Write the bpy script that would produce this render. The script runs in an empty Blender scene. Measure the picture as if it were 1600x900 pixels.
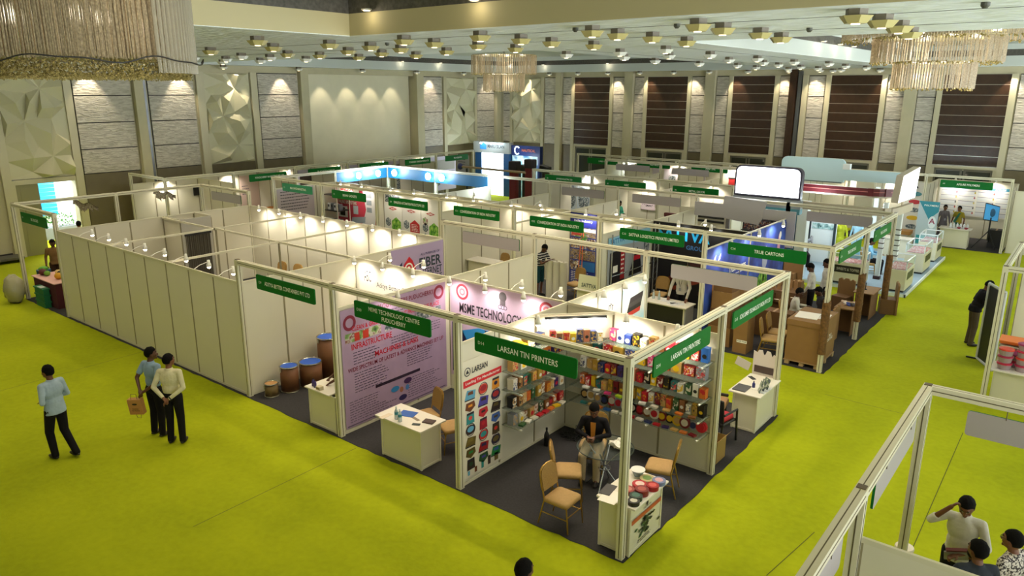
import bpy, bmesh, math, random
from mathutils import Vector, Matrix, Euler
C = bpy.context.scene.collection
SC = bpy.context.scene
random.seed(7)
PI = math.pi

# ---------------------------------------------------------------- materials
MATS = {}
def lin(h):
    if isinstance(h, str):
        h = h.lstrip('#'); v = [int(h[i:i+2], 16)/255 for i in (0, 2, 4)]
        return tuple(c/12.92 if c <= .04045 else ((c+.055)/1.055)**2.4 for c in v)
    return tuple(h)

def mat(name, color, rough=.55, metal=0., noise=0., nscale=12., bump=0., bscale=60., emit=0., ecol=None, trans=0., alpha=1., spec=.5):
    if name in MATS: return MATS[name]
    m = bpy.data.materials.new(name); m.use_nodes = True
    nt = m.node_tree; b = nt.nodes['Principled BSDF']
    col = lin(color)
    b.inputs['Base Color'].default_value = (*col, 1)
    b.inputs['Roughness'].default_value = rough
    b.inputs['Metallic'].default_value = metal
    b.inputs['Specular IOR Level'].default_value = spec
    if trans: b.inputs['Transmission Weight'].default_value = trans
    if alpha < 1: b.inputs['Alpha'].default_value = alpha
    if emit:
        b.inputs['Emission Color'].default_value = (*lin(ecol or color), 1)
        b.inputs['Emission Strength'].default_value = emit
    if noise:
        tc = nt.nodes.new('ShaderNodeTexCoord'); n = nt.nodes.new('ShaderNodeTexNoise')
        n.inputs['Scale'].default_value = nscale; n.inputs['Detail'].default_value = 4
        nt.links.new(tc.outputs['Object'], n.inputs['Vector'])
        r = nt.nodes.new('ShaderNodeMapRange'); r.inputs[1].default_value = .3; r.inputs[2].default_value = .7
        r.inputs[3].default_value = 1-noise; r.inputs[4].default_value = 1+noise
        nt.links.new(n.outputs['Fac'], r.inputs[0])
        mx = nt.nodes.new('ShaderNodeVectorMath'); mx.operation = 'SCALE'
        mx.inputs[0].default_value = col; nt.links.new(r.outputs[0], mx.inputs['Scale'])
        nt.links.new(mx.outputs[0], b.inputs['Base Color'])
    if bump:
        tc = nt.nodes.new('ShaderNodeTexCoord'); n = nt.nodes.new('ShaderNodeTexNoise')
        n.inputs['Scale'].default_value = bscale; n.inputs['Detail'].default_value = 3
        nt.links.new(tc.outputs['Object'], n.inputs['Vector'])
        bp = nt.nodes.new('ShaderNodeBump'); bp.inputs['Strength'].default_value = bump; bp.inputs['Distance'].default_value = .02
        nt.links.new(n.outputs['Fac'], bp.inputs['Height']); nt.links.new(bp.outputs[0], b.inputs['Normal'])
    MATS[name] = m
    return m

def col(h, rough=.5, **k):
    key = 'paint_' + h.lstrip('#') + ('_%d' % int(rough*100)) + ''.join('%s%s' % (a[:2], str(v)) for a, v in k.items())
    return mat(key, h, rough, **k)

def ramp_mat(name, stops, scale=8., detail=6., rough=.7, vec='Object', voronoi=False, stretch=(1, 1, 1)):
    """busy printed picture: noise (or cells) through a colour ramp"""
    if name in MATS: return MATS[name]
    m = bpy.data.materials.new(name); m.use_nodes = True
    nt = m.node_tree; b = nt.nodes['Principled BSDF']; b.inputs['Roughness'].default_value = rough
    tc = nt.nodes.new('ShaderNodeTexCoord'); mp = nt.nodes.new('ShaderNodeMapping'); mp.inputs['Scale'].default_value = stretch
    nt.links.new(tc.outputs[vec], mp.inputs[0])
    n = nt.nodes.new('ShaderNodeTexVoronoi' if voronoi else 'ShaderNodeTexNoise'); n.inputs['Scale'].default_value = scale
    if not voronoi: n.inputs['Detail'].default_value = detail
    nt.links.new(mp.outputs[0], n.inputs['Vector'])
    r = nt.nodes.new('ShaderNodeValToRGB'); e = r.color_ramp.elements
    while len(e) < len(stops): e.new(.5)
    for i, (p, c) in enumerate(stops): e[i].position = p; e[i].color = (*lin(c), 1)
    if voronoi:
        s = nt.nodes.new('ShaderNodeSeparateColor'); nt.links.new(n.outputs['Color'], s.inputs[0]); nt.links.new(s.outputs[0], r.inputs[0])
    else: nt.links.new(n.outputs['Fac'], r.inputs[0])
    nt.links.new(r.outputs[0], b.inputs['Base Color'])
    MATS[name] = m
    return m

# ---------------------------------------------------------------- mesh builder
class MB:
    def __init__(s): s.v = []; s.f = []; s.m = []; s.cur = 0
    def mi(s, i): s.cur = i; return s
    def add(s, vs, fs):
        o = len(s.v); s.v += [tuple(p) for p in vs]
        for f in fs: s.f.append([o+i for i in f]); s.m.append(s.cur)
        return s
    def box(s, x0, y0, z0, x1, y1, z1):
        x0, x1 = min(x0, x1), max(x0, x1); y0, y1 = min(y0, y1), max(y0, y1); z0, z1 = min(z0, z1), max(z0, z1)
        return s.add([(x0, y0, z0), (x1, y0, z0), (x1, y1, z0), (x0, y1, z0), (x0, y0, z1), (x1, y0, z1), (x1, y1, z1), (x0, y1, z1)],
                     [(0, 3, 2, 1), (4, 5, 6, 7), (0, 1, 5, 4), (1, 2, 6, 5), (2, 3, 7, 6), (3, 0, 4, 7)])
    def cbox(s, c, size, rot=None):
        hx, hy, hz = size[0]/2, size[1]/2, size[2]/2
        R = Euler(rot).to_matrix() if rot is not None and not isinstance(rot, Matrix) else (rot or Matrix.Identity(3))
        pts = [Vector(c)+R @ Vector(p) for p in [(-hx, -hy, -hz), (hx, -hy, -hz), (hx, hy, -hz), (-hx, hy, -hz), (-hx, -hy, hz), (hx, -hy, hz), (hx, hy, hz), (-hx, hy, hz)]]
        return s.add(pts, [(0, 3, 2, 1), (4, 5, 6, 7), (0, 1, 5, 4), (1, 2, 6, 5), (2, 3, 7, 6), (3, 0, 4, 7)])
    def quad(s, *p): return s.add(p, [tuple(range(len(p)))])
    def cyl(s, p0, p1, r0, r1=None, n=12, caps=True):
        p0 = Vector(p0); p1 = Vector(p1); r1 = r0 if r1 is None else r1
        d = (p1-p0).normalized(); a = d.orthogonal().normalized(); b = d.cross(a)
        vs = []
        for p, r in ((p0, r0), (p1, r1)):
            for i in range(n):
                t = 2*PI*i/n; vs.append(p+(a*math.cos(t)+b*math.sin(t))*r)
        fs = [(i, (i+1) % n, n+(i+1) % n, n+i) for i in range(n)]
        if caps: fs += [tuple(range(n-1, -1, -1)), tuple(range(n, 2*n))]
        return s.add(vs, fs)
    def tube(s, pts, r, n=8, closed=False):
        pts = [Vector(p) for p in pts]; N = len(pts); vs = []; prev = None
        for i, p in enumerate(pts):
            if closed: d = pts[(i+1) % N]-pts[i-1]
            else: d = pts[min(i+1, N-1)]-pts[max(i-1, 0)]
            d.normalize()
            if prev is None: a = d.orthogonal().normalized()
            else:
                a = prev-d*prev.dot(d)
                a = a.normalized() if a.length > 1e-6 else d.orthogonal().normalized()
            prev = a; b = d.cross(a)
            for k in range(n):
                t = 2*PI*k/n; vs.append(p+(a*math.cos(t)+b*math.sin(t))*r)
        fs = []
        for i in range(N if closed else N-1):
            j = (i+1) % N
            for k in range(n): fs.append((i*n+k, i*n+(k+1) % n, j*n+(k+1) % n, j*n+k))
        if not closed: fs += [tuple(range(n-1, -1, -1)), tuple(range((N-1)*n, N*n))]
        return s.add(vs, fs)
    def lathe(s, prof, c=(0, 0, 0), n=16, sx=1., sy=1.):
        vs = []; N = len(prof)
        for r, z in prof:
            for k in range(n):
                t = 2*PI*k/n; vs.append((c[0]+r*sx*math.cos(t), c[1]+r*sy*math.sin(t), c[2]+z))
        fs = [(i*n+k, i*n+(k+1) % n, (i+1)*n+(k+1) % n, (i+1)*n+k) for i in range(N-1) for k in range(n)]
        fs += [tuple(range(n-1, -1, -1)), tuple(range((N-1)*n, N*n))]
        return s.add(vs, fs)
    def ell(s, c, r, n=12, m=8, R=None):
        c = Vector(c); vs = []; R = R or Matrix.Identity(3)
        for i in range(1, m):
            p = PI*i/m
            for k in range(n):
                t = 2*PI*k/n
                vs.append(c+R @ Vector((r[0]*math.sin(p)*math.cos(t), r[1]*math.sin(p)*math.sin(t), r[2]*math.cos(p))))
        vs += [c+R @ Vector((0, 0, r[2])), c+R @ Vector((0, 0, -r[2]))]; T = len(vs)-2
        fs = [(i*n+k, (i+1)*n+k, (i+1)*n+(k+1) % n, i*n+(k+1) % n) for i in range(m-2) for k in range(n)]
        fs += [(T, k, (k+1) % n) for k in range(n)] + [(T+1, (m-2)*n+(k+1) % n, (m-2)*n+k) for k in range(n)]
        return s.add(vs, fs)
    def prism(s, poly, ext):
        """poly: list of 3-D points (planar), extruded by vector ext"""
        n = len(poly); e = Vector(ext); vs = [Vector(p) for p in poly]; vs += [p+e for p in vs[:n]]
        return s.add(vs, [tuple(range(n-1, -1, -1)), tuple(range(n, 2*n))]+[(i, (i+1) % n, n+(i+1) % n, n+i) for i in range(n)])
    def build(s, name, mats, parent=None, smooth=False, bevel=0., seg=2, shift=None, world=True):
        me = bpy.data.meshes.new(name)
        v = s.v
        if parent is not None and world:
            q = parent; o = Vector((0, 0, 0))
            while q is not None: o += q.location; q = q.parent
            v = [tuple(Vector(p)-o) for p in v]
        me.from_pydata(v, [], s.f)
        for mm in (mats if isinstance(mats, (list, tuple)) else [mats]): me.materials.append(mm)
        me.polygons.foreach_set('material_index', s.m)
        if smooth: me.polygons.foreach_set('use_smooth', [True]*len(me.polygons))
        bm = bmesh.new(); bm.from_mesh(me); bmesh.ops.recalc_face_normals(bm, faces=bm.faces); bm.to_mesh(me); bm.free()
        me.update()
        o = bpy.data.objects.new(name, me); C.objects.link(o)
        if parent is not None: o.parent = parent
        if bevel:
            b = o.modifiers.new('bevel', 'BEVEL'); b.width = bevel; b.segments = seg; b.limit_method = 'ANGLE'
        return o

def thing(name, label, cat, loc=(0, 0, 0), rz=0., group=None, kind=None):
    o = bpy.data.objects.new(name, None); C.objects.link(o); o.empty_display_size = .1
    o.location = loc; o.rotation_euler = (0, 0, rz)
    return tag(o, label, cat, group, kind)
def tag(o, label, cat, group=None, kind=None):
    o['label'] = label; o['category'] = cat
    if group: o['group'] = group
    if kind: o['kind'] = kind
    return o
def struct(o, label=None):
    o['kind'] = 'structure'
    if label: o['label'] = label
    return o
KIDS = {}
def dup(root, loc, rz=None, label=None, group=None, mats=None):
    """copy a thing with copies of its parts and sub-parts (mesh data shared)"""
    def rec(o, par):
        c = o.copy(); C.objects.link(c); c.parent = par
        for ch in list(o.children): rec(ch, c)
        return c
    r = rec(root, None); r.location = loc
    if rz is not None: r.rotation_euler = (0, 0, rz)
    if label: r['label'] = label
    if group: r['group'] = group
    if mats:
        for ch in r.children_recursive:
            pass
    return r

# ---------------------------------------------------------------- lettering
TX = {}
def text_geo(s, bold=0.):
    k = (s, bold)
    if k not in TX:
        cu = bpy.data.curves.new('lettering', 'FONT'); cu.body = s; cu.resolution_u = 2; cu.align_x = 'CENTER'; cu.align_y = 'CENTER'
        cu.offset = bold; cu.space_line = .95
        ob = bpy.data.objects.new('lettering', cu); C.objects.link(ob)
        dg = bpy.context.evaluated_depsgraph_get()
        me = bpy.data.meshes.new_from_object(ob.evaluated_get(dg))
        vs = [Vector(v.co) for v in me.vertices]; fs = [tuple(p.vertices) for p in me.polygons]
        bpy.data.objects.remove(ob); bpy.data.curves.remove(cu); bpy.data.meshes.remove(me)
        TX[k] = (vs, fs)
    return TX[k]
def put_text(mb, s, c, right, up, h=None, w=None, bold=.012, off=.004):
    """flat lettering centred at c on the plane spanned by right/up; fitted to width w and/or line height h"""
    vs, fs = text_geo(s, bold)
    if not vs: return mb
    xs = [v.x for v in vs]; ys = [v.y for v in vs]
    W = max(xs)-min(xs); H = max(ys)-min(ys); cx = (max(xs)+min(xs))/2; cy = (max(ys)+min(ys))/2
    sx = w/W if w else None; sy = h/H if h else None
    if sx is None: sx = sy
    if sy is None: sy = sx
    r = Vector(right).normalized(); u = Vector(up).normalized(); n = r.cross(u); c = Vector(c)
    return mb.add([c+r*((v.x-cx)*sx)+u*((v.y-cy)*sy)+n*off for v in vs], fs)

class Print:
    """a printed sheet on a wall: flat shapes laid on a plane, u to the right, v up, both in metres from the lower-left corner"""
    def __init__(s, o, right, up=(0, 0, 1)):
        s.o = Vector(o); s.r = Vector(right).normalized(); s.u = Vector(up).normalized(); s.n = s.r.cross(s.u); s.mb = {}; s.lev = 0
    def P(s, u, v, k): return s.o+s.r*u+s.u*v+s.n*(.003+.0012*k)
    def g(s, m, big=False):
        k = m.name
        if big: s.lev += 1; k = '%s#%d' % (m.name, s.lev)
        if k not in s.mb: s.mb[k] = (MB(), m)
        return s.mb[k][0]
    def rect(s, u0, v0, u1, v1, m, k=1): s.g(m, abs((u1-u0)*(v1-v0)) > .03).quad(s.P(u0, v0, k), s.P(u1, v0, k), s.P(u1, v1, k), s.P(u0, v1, k)); return s
    def poly(s, pts, m, k=1): us = [q[0] for q in pts]; vs = [q[1] for q in pts]; s.g(m, (max(us)-min(us))*(max(vs)-min(vs)) > .03).quad(*[s.P(u, v, k) for u, v in pts]); return s
    def disc(s, u, v, ru, rv, m, k=1, n=20): return s.poly([(u+ru*math.cos(2*PI*i/n), v+rv*math.sin(2*PI*i/n)) for i in range(n)], m, k)
    def ring(s, u, v, r0, r1, m, k=1, n=24):
        for i in range(n):
            a, b = 2*PI*i/n, 2*PI*(i+1)/n
            s.poly([(u+r*math.cos(t), v+r*math.sin(t)) for r, t in ((r0, a), (r1, a), (r1, b), (r0, b))], m, k)
        return s
    def text(s, t, u, v, m, h=None, w=None, k=2, bold=.012):
        put_text(s.g(m, True), t, s.P(u, v, k), s.r, s.u, h, w, bold, 0.); return s
    def lines(s, u0, v0, u1, n, gap, m, th=.012, k=1, jag=.3, seed=0):
        """rows of unreadable small print"""
        R = random.Random(seed)
        for i in range(n):
            v = v0-i*gap; u = u0; e = u1-(u1-u0)*R.random()*jag
            while u < e:
                w = R.uniform(.03, .11); s.rect(u, v, min(u+w, e), v+th, m, k); u += w+.02
        return s
    def build(s, parent, names=None):
        for i, (k, (mb, m)) in enumerate(s.mb.items()):
            nm = (names or {}).get(k.split('#')[0], 'print')
            mb.build(nm, m, parent)
def sheet(name, label, cat, o, right, w, h, base, up=(0, 0, 1), group=None, thick=.004):
    """the sheet itself (thin board or cloth) with its Print surface on the front"""
    o = Vector(o); r = Vector(right).normalized(); u = Vector(up).normalized(); n = r.cross(u)
    t = thing(name, label, cat, o+r*(w/2), 0, group)
    MB().prism([o, o+r*w, o+r*w+u*h, o+u*h], n*thick).build('sheet', base, t)
    return t, Print(o+n*thick, right, up)
# ================================================================ the hall
XL, YB, ZC = -27.6, 31.0, 7.3
M_wall = mat('plaster_olive', '#bdb595', .7, noise=.05, nscale=2)
M_cream = mat('plaster_cream', '#dcd6ba', .6, noise=.03, nscale=1.5)
M_trim = mat('painted_trim', '#c4bc9c', .45)
def wave_mat():
    m = bpy.data.materials.new('wave_panel'); m.use_nodes = True; nt = m.node_tree; b = nt.nodes['Principled BSDF']; b.inputs['Roughness'].default_value = .4
    tc = nt.nodes.new('ShaderNodeTexCoord'); mp = nt.nodes.new('ShaderNodeMapping'); mp.inputs['Scale'].default_value = (2.2, 2.2, 11)
    n = nt.nodes.new('ShaderNodeTexNoise'); n.inputs['Scale'].default_value = 1.3; n.inputs['Detail'].default_value = 4; n.inputs['Distortion'].default_value = .8
    nt.links.new(tc.outputs['Object'], mp.inputs[0]); nt.links.new(mp.outputs[0], n.inputs['Vector'])
    r = nt.nodes.new('ShaderNodeValToRGB'); e = r.color_ramp.elements; e[0].position = .35; e[0].color = (*lin('#aba394'), 1); e[1].position = .65; e[1].color = (*lin('#cfc8ba'), 1)
    nt.links.new(n.outputs['Fac'], r.inputs[0]); nt.links.new(r.outputs[0], b.inputs['Base Color'])
    bp = nt.nodes.new('ShaderNodeBump'); bp.inputs['Strength'].default_value = 1; bp.inputs['Distance'].default_value = .06
    nt.links.new(n.outputs['Fac'], bp.inputs['Height']); nt.links.new(bp.outputs[0], b.inputs['Normal']); return m
M_tex = wave_mat()
M_relief = mat('relief_panel', '#ccc6a6', .5)
M_dado = mat('dado_brown', '#6d6248', .45, noise=.06, nscale=3)
M_slat = mat('dark_walnut', '#3a2618', .32, noise=.2, nscale=5)
M_groove = mat('groove_dark', '#2c2a24', .7)
M_alu = mat('aluminium_line', '#b9b6a8', .3, metal=.7)
M_chrome = mat('chrome_strip', '#77787a', .35, metal=.8)
M_grille = mat('air_grille', '#4a4740', .6, noise=.35, nscale=14)
M_beige = mat('ceiling_beige', '#b3a980', .65)
M_lamp = mat('lamp_lens', '#fff1d0', .4, emit=4, ecol='#ffe6b8')

def carpet_mat():
    m = bpy.data.materials.new('green_carpet'); m.use_nodes = True; nt = m.node_tree; b = nt.nodes['Principled BSDF']
    b.inputs['Roughness'].default_value = .95; b.inputs['Specular IOR Level'].default_value = .1
    tc = nt.nodes.new('ShaderNodeTexCoord')
    n1 = nt.nodes.new('ShaderNodeTexNoise'); n1.inputs['Scale'].default_value = .55; n1.inputs['Detail'].default_value = 6
    n2 = nt.nodes.new('ShaderNodeTexNoise'); n2.inputs['Scale'].default_value = 9; n2.inputs['Detail'].default_value = 5
    w = nt.nodes.new('ShaderNodeTexWave'); w.inputs['Scale'].default_value = .16; w.inputs['Distortion'].default_value = 1.5; w.bands_direction = 'Y'
    for n in (n1, n2, w): nt.links.new(tc.outputs['Object'], n.inputs['Vector'])
    a = nt.nodes.new('ShaderNodeMath'); a.operation = 'MULTIPLY_ADD'; a.inputs[1].default_value = .5
    nt.links.new(n2.outputs['Fac'], a.inputs[0]); nt.links.new(n1.outputs['Fac'], a.inputs[2])
    a2 = nt.nodes.new('ShaderNodeMath'); a2.operation = 'MULTIPLY_ADD'; a2.inputs[1].default_value = .07
    nt.links.new(w.outputs['Fac'], a2.inputs[0]); nt.links.new(a.outputs[0], a2.inputs[2])
    r = nt.nodes.new('ShaderNodeValToRGB'); e = r.color_ramp.elements
    e[0].position = .48; e[0].color = (.27, .31, .006, 1); e[1].position = 1.; e[1].color = (.385, .425, .009, 1)
    nt.links.new(a2.outputs[0], r.inputs[0]); nt.links.new(r.outputs[0], b.inputs['Base Color'])
    bp = nt.nodes.new('ShaderNodeBump'); bp.inputs['Strength'].default_value = .25; bp.inputs['Distance'].default_value = .03
    nt.links.new(n2.outputs['Fac'], bp.inputs['Height']); nt.links.new(bp.outputs[0], b.inputs['Normal'])
    return m
M_green = carpet_mat()
fl = struct(MB().box(-34, -16, -.1, 14, 33, 0).build('floor', M_green), 'lime green carpet floor of the hall')
fl['category'] = 'floor'
M_seam = col('#4d5208', .9)
for a, b_ in (((-5.42, -.15), (-5.36, -3.3)), ((.5, 7.76), (2.3, 7.72)), ((3.11, 7.5), (3.14, 2.6)), ((1.73, .9), (1.92, 2.35)), ((-13.5, -.15), (-13.4, -4.2))):
    d = Vector((b_[0]-a[0], b_[1]-a[1])).normalized(); p = Vector((-d.y, d.x))*.006
    MB().quad((a[0]-p.x, a[1]-p.y, .003), (b_[0]-p.x, b_[1]-p.y, .003), (b_[0]+p.x, b_[1]+p.y, .003), (a[0]+p.x, a[1]+p.y, .003)).build('carpet_seam', M_seam, fl)

def relief(mb, o, right, out, w, h, seed):
    """faceted star relief: ridges and valleys alternate round each star centre"""
    from mathutils.geometry import delaunay_2d_cdt
    R = random.Random(seed); pts = []; dep = []; ed = []
    cs = [((.66+R.uniform(-.04, .04))*w, .83*h), ((.30+R.uniform(-.04, .04))*w, .53*h), ((.66+R.uniform(-.05, .05))*w, .2*h)]
    for cx, cy in cs:
        pts.append((cx, cy)); dep.append(.12); ci = len(pts)-1; n = 10; a0 = R.random()*3
        for k in range(n):
            rr = (.36 if k % 2 else .46)*w*R.uniform(.85, 1.1); u = cx+rr*math.cos(a0+2*PI*k/n); v = cy+rr*math.sin(a0+2*PI*k/n)
            u = min(max(u, .03*w), .97*w); v = min(max(v, .02*h), .98*h)
            if all((u-p[0])**2+(v-p[1])**2 > (.13*w)**2 for p in pts):
                pts.append((u, v)); dep.append(.42 if k % 2 else .0); ed.append((ci, len(pts)-1))
    for i in range(7):
        for u in (0, w): pts.append((u, h*i/6)); dep.append(.05)
    for v in (0, h): pts.append((w*.5, v)); dep.append(.05)
    vs, _, fs, *_ = delaunay_2d_cdt([Vector(p) for p in pts], ed, [], 0, 1e-5)
    D = {(round(p[0], 3), round(p[1], 3)): d for p, d in zip(pts, dep)}
    o = Vector(o); r = Vector(right); n = Vector(out)
    mb.add([o+r*v.x+Vector((0, 0, v.y))+n*D.get((round(v.x, 3), round(v.y, 3)), .1) for v in vs], [tuple(f) for f in fs])

SEAMS = [2.95, 3.92, 4.95, 6.0, 6.98]
def wall_unit(parent, P, u0, u1, kind, seed=0):
    """P(u, depth, z) gives the point on the wall; depth goes into the room"""
    def bx(mb, a, b, d0, d1, z0, z1):
        p, q = P(a, d0, z0), P(b, d1, z1); mb.box(p[0], p[1], p[2], q[0], q[1], q[2])
    if kind == 'tex':
        g = MB(); bx(g, u0, u1, .0, .03, 2.9, 7.0); g.build('panel_backing', M_groove, parent)
        m = MB()
        for a, b in zip(SEAMS[:-1], SEAMS[1:]): bx(m, u0+.02, u1-.02, .03, .07, a+.02, b-.02)
        m.build('textured_panel', M_tex, parent)
        d = MB(); bx(d, u0, u1, .0, .05, 0.02, 2.93); d.build('dado_panel', M_dado, parent)
    elif kind == 'trim':
        m = MB(); bx(m, u0, u1, 0, .14, 0.02, 7.0); m.build('trim_strip', M_trim, parent)
    elif kind == 'pil':
        m = MB(); bx(m, u0, u1, 0, .28, 0.02, 7.28); m.build('pilaster', M_wall, parent)
    elif kind == 'dpil':
        m = MB(); bx(m, u0, u1, 0, .3, 0.02, 7.28); m.build('partition_track_post', M_slat, parent)
    elif kind == 'chr':
        m = MB(); bx(m, u0, u1, 0, .2, 0.02, 7.2); m.build('metal_strip', M_chrome, parent)
    elif kind == 'geo':
        m = MB(); o = P(u0, .0, 2.95); q = P(u1, .0, 2.95); r = (Vector(q)-Vector(o)); w = r.length; r.normalize()
        n = Vector(P(u0, 1., 0))-Vector(P(u0, 0., 0))
        relief(m, o, r, n, w, 4.0, seed); m.build('relief_panel', M_relief, parent)
        d = MB(); bx(d, u0, u1, .0, .05, 0.02, 2.93)
        if seed != 1: d.build('dado_panel', M_dado, parent)
    elif kind == 'dark':
        m = MB(); g = MB(); bx(g, u0, u1, .0, .03, 3.0, 7.0); n = 9
        for i in range(n):
            a = 3.02+3.96*i/n; b = 3.02+3.96*(i+1)/n; bx(m, u0, u1, .03, .06, a+.02, b)
            bx(g, u0, u1, .03, .062, a, a+.018)
        m.build('dark_plank_panel', M_slat, parent); g.build('aluminium_lines', M_alu, parent)
        d = MB(); bx(d, u0, u1, 0, .1, 2.9, 3.0); bx(d, u0, u0+.12, 0, .1, .02, 2.9); bx(d, u1-.12, u1, 0, .1, .02, 2.9)
        d.build('door_surround', M_trim, parent)
        d = MB(); c = (u0+u1)/2
        for a, b in ((u0+.12, c-.03), (c+.03, u1-.12)):
            bx(d, a, b, .02, .06, 2.78, 2.86); bx(d, a, b, .02, .06, .05, .2); bx(d, a, a+.08, .02, .06, .2, 2.8); bx(d, b-.08, b, .02, .06, .2, 2.8)
        d.build('door_frame', col('#6f6a58', .4), parent)
        d = MB(); bx(d, u0+.12, u1-.12, .0, .03, .05, 2.8); d.build('door_glass', col('#3d3f36', .12), parent)

wl = thing('wall_left', 'tall left hall wall of star relief and wave panels', 'wall', (XL, 10, 0), kind='structure')
PL = lambda u, d, z: (XL+d, u, z)
g = MB()
g.box(XL-.7, 4.6, 0, XL, 15.65, 7.6).box(XL-.3, -16, 0, XL, 2.1, 7.6).box(XL-.3, 2.1, 2.95, XL, 4.6, 7.6).box(XL-.7, 15.65, 0, XL-.45, 23.25, 7.6).box(XL-.7, 23.25, 0, XL, YB+.3, 7.6)
g.box(XL-.45, 15.65, 7.0, XL, 23.25, 7.6)
g.build('wall_surface', M_wall, wl)
MB().box(XL-.45, 15.7, 0, XL-.4, 23.2, 7.0).build('cream_alcove_panel', M_cream, wl)
for i, (a, b, k) in enumerate([(1.85, 2.15, 'trim'), (2.15, 4.4, 'geo'), (4.4, 4.68, 'trim'), (4.75, 7.0, 'tex'), (7.05, 7.42, 'pil'), (7.44, 7.56, 'chr'), (7.7, 9.75, 'tex'),
        (9.85, 10.2, 'trim'), (10.25, 12.5, 'geo'), (12.55, 12.88, 'trim'), (12.95, 15.2, 'tex'), (15.25, 15.7, 'pil'), (23.2, 23.75, 'pil'), (23.85, 25.5, 'tex'),
        (25.58, 25.82, 'trim'), (25.85, 28.35, 'geo'), (28.4, 28.62, 'trim'), (28.7, 30.4, 'tex'), (30.45, 30.9, 'pil')]):
    wall_unit(wl, PL, a, b, k, i)
MB().box(XL, -16, 0, XL+.06, 1.8, .22).build('dark_baseboard', col('#1d1a17', .5), wl)

# doorway under the first star panel: left leaf shut, right side open to the day outside
dr = thing('door_1', 'open doorway with daylight and blue shutter beyond, left wall', 'door', (XL, 3.2, 0), kind='structure')
MB().box(XL-.3, 2.15, 2.75, XL+.1, 4.55, 2.93).box(XL-.3, 2.15, 0, XL+.1, 2.25, 2.75).box(XL-.3, 4.35, 0, XL+.1, 4.55, 2.75).build('door_frame', M_trim, dr)
MB().box(XL+.0, 2.25, .01, XL+.05, 3.03, 2.75).box(XL+.05, 2.4, 1.4, XL+.06, 2.9, 2.6).box(XL+.05, 2.4, .2, XL+.06, 2.9, 1.2).build('door_leaf', mat('door_olive', '#8d8763', .5), dr)
sh = thing('roller_shutter', 'bright blue slatted shutter outside the open doorway', 'shutter', (-31.5, 4.6, 0))
m = MB()
for i in range(14): m.box(-31.5, 3.3, .9+i*.17, -31.46, 5.0, .9+i*.17+.155)
m.build('slats', col('#1e9fd8', .5), sh)
MB().box(-31.46, 4.3, .9, -31.42, 4.36, 3.3).box(-31.46, 3.25, .9, -31.4, 3.33, 3.3).build('guide_rail', col('#1a5f86', .5), sh)
wo = struct(MB().box(-32.2, 2.0, 0, -31.8, 12, 4.2).build('wall_outside', mat('outside_white', '#f4f6f8', .8)), 'sunlit white wall outside the doorway'); wo['category'] = 'wall'
pc = thing('planter_box', 'grey box with green plants outside the open doorway', 'planter', (-30.6, 4.5, 0))
MB().box(-30.9, 3.8, 0, -30.4, 5.3, .5).build('box', col('#77787a', .8), pc)
m = MB(); R = random.Random(3)
for i in range(140):
    p = Vector((R.uniform(-30.9, -30.4), R.uniform(3.8, 5.3), R.uniform(.5, 1.0))); d = Vector((R.uniform(-1, 1), R.uniform(-1, 1), R.uniform(-.3, 1))).normalized()*.12; s = d.orthogonal().normalized()*.035
    m.quad(p, p+d*.5+s, p+d, p+d*.5-s)
m.build('leaves', col('#3f7a2c', .6), pc)
tr_ = thing('trolley_base', 'low black flat trolley by the left wall beside the doorway', 'trolley', (-27.0, 1.0, 0))
MB().box(-27.4, .3, .12, -26.7, 1.9, .2).build('deck', col('#56544c', .5), tr_)
for yy in (.45, 1.75):
    for xx in (-27.3, -26.85): MB().cyl((xx, yy-.03, .06), (xx, yy+.03, .06), .06).build('wheel', col('#141414', .6), tr_)

wb = thing('wall_back', 'far hall wall of dark plank bays between wave panels', 'wall', (-9, YB, 0), kind='structure')
PB = lambda u, d, z: (u, YB-d, z)
MB().box(XL-.3, YB, 0, 14, YB+.3, 7.6).build('wall_surface', M_wall, wb)
for i, (a, b, k) in enumerate([(-27.2, -26.62, 'tex'), (-26.6, -26.4, 'trim'), (-26.36, -24.12, 'geo'), (-24.1, -23.9, 'trim'), (-23.85, -22.92, 'tex'), (-22.9, -22.5, 'pil'),
        (-22.48, -21.82, 'tex'), (-21.8, -21.6, 'trim'), (-21.6, -19.1, 'dark'), (-19.1, -18.9, 'trim'), (-18.88, -18.06, 'tex'), (-18.05, -17.5, 'pil'), (-17.48, -16.86, 'tex'),
        (-16.85, -16.64, 'trim'), (-16.64, -14.17, 'dark'), (-14.17, -13.97, 'trim'), (-13.95, -13.12, 'tex'), (-13.1, -12.55, 'pil'), (-12.52, -11.84, 'tex'), (-11.82, -11.6, 'trim'),
        (-11.6, -9.4, 'dark'), (-9.4, -9.17, 'trim'), (-9.15, -8.62, 'tex'), (-8.6, -8.27, 'dpil'), (-8.22, -8.05, 'chr'), (-8.0, -7.75, 'trim'), (-7.72, -6.93, 'tex'), (-6.9, -6.66, 'trim'),
        (-6.66, -4.38, 'dark'), (-4.38, -4.15, 'trim'), (-4.12, -3.37, 'tex'), (-3.35, -2.85, 'pil'), (-2.83, -2.08, 'tex'), (-2.05, -1.83, 'trim'), (-1.83, .7, 'dark'), (.7, .95, 'trim'),
        (1.0, 3.0, 'tex'), (3.02, 3.5, 'pil'), (3.52, 5.4, 'tex')]):
    wall_unit(wb, PB, a, b, k, 40+i)

wf = struct(MB().box(XL-.3, -16.3, 0, 14, -16, 8.4).build('wall_fill_block', M_wall), 'unseen near hall wall added to block fill behind the viewer'); wf['category'] = 'wall'  # unseen wall added to keep fill light off the front panels
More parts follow.
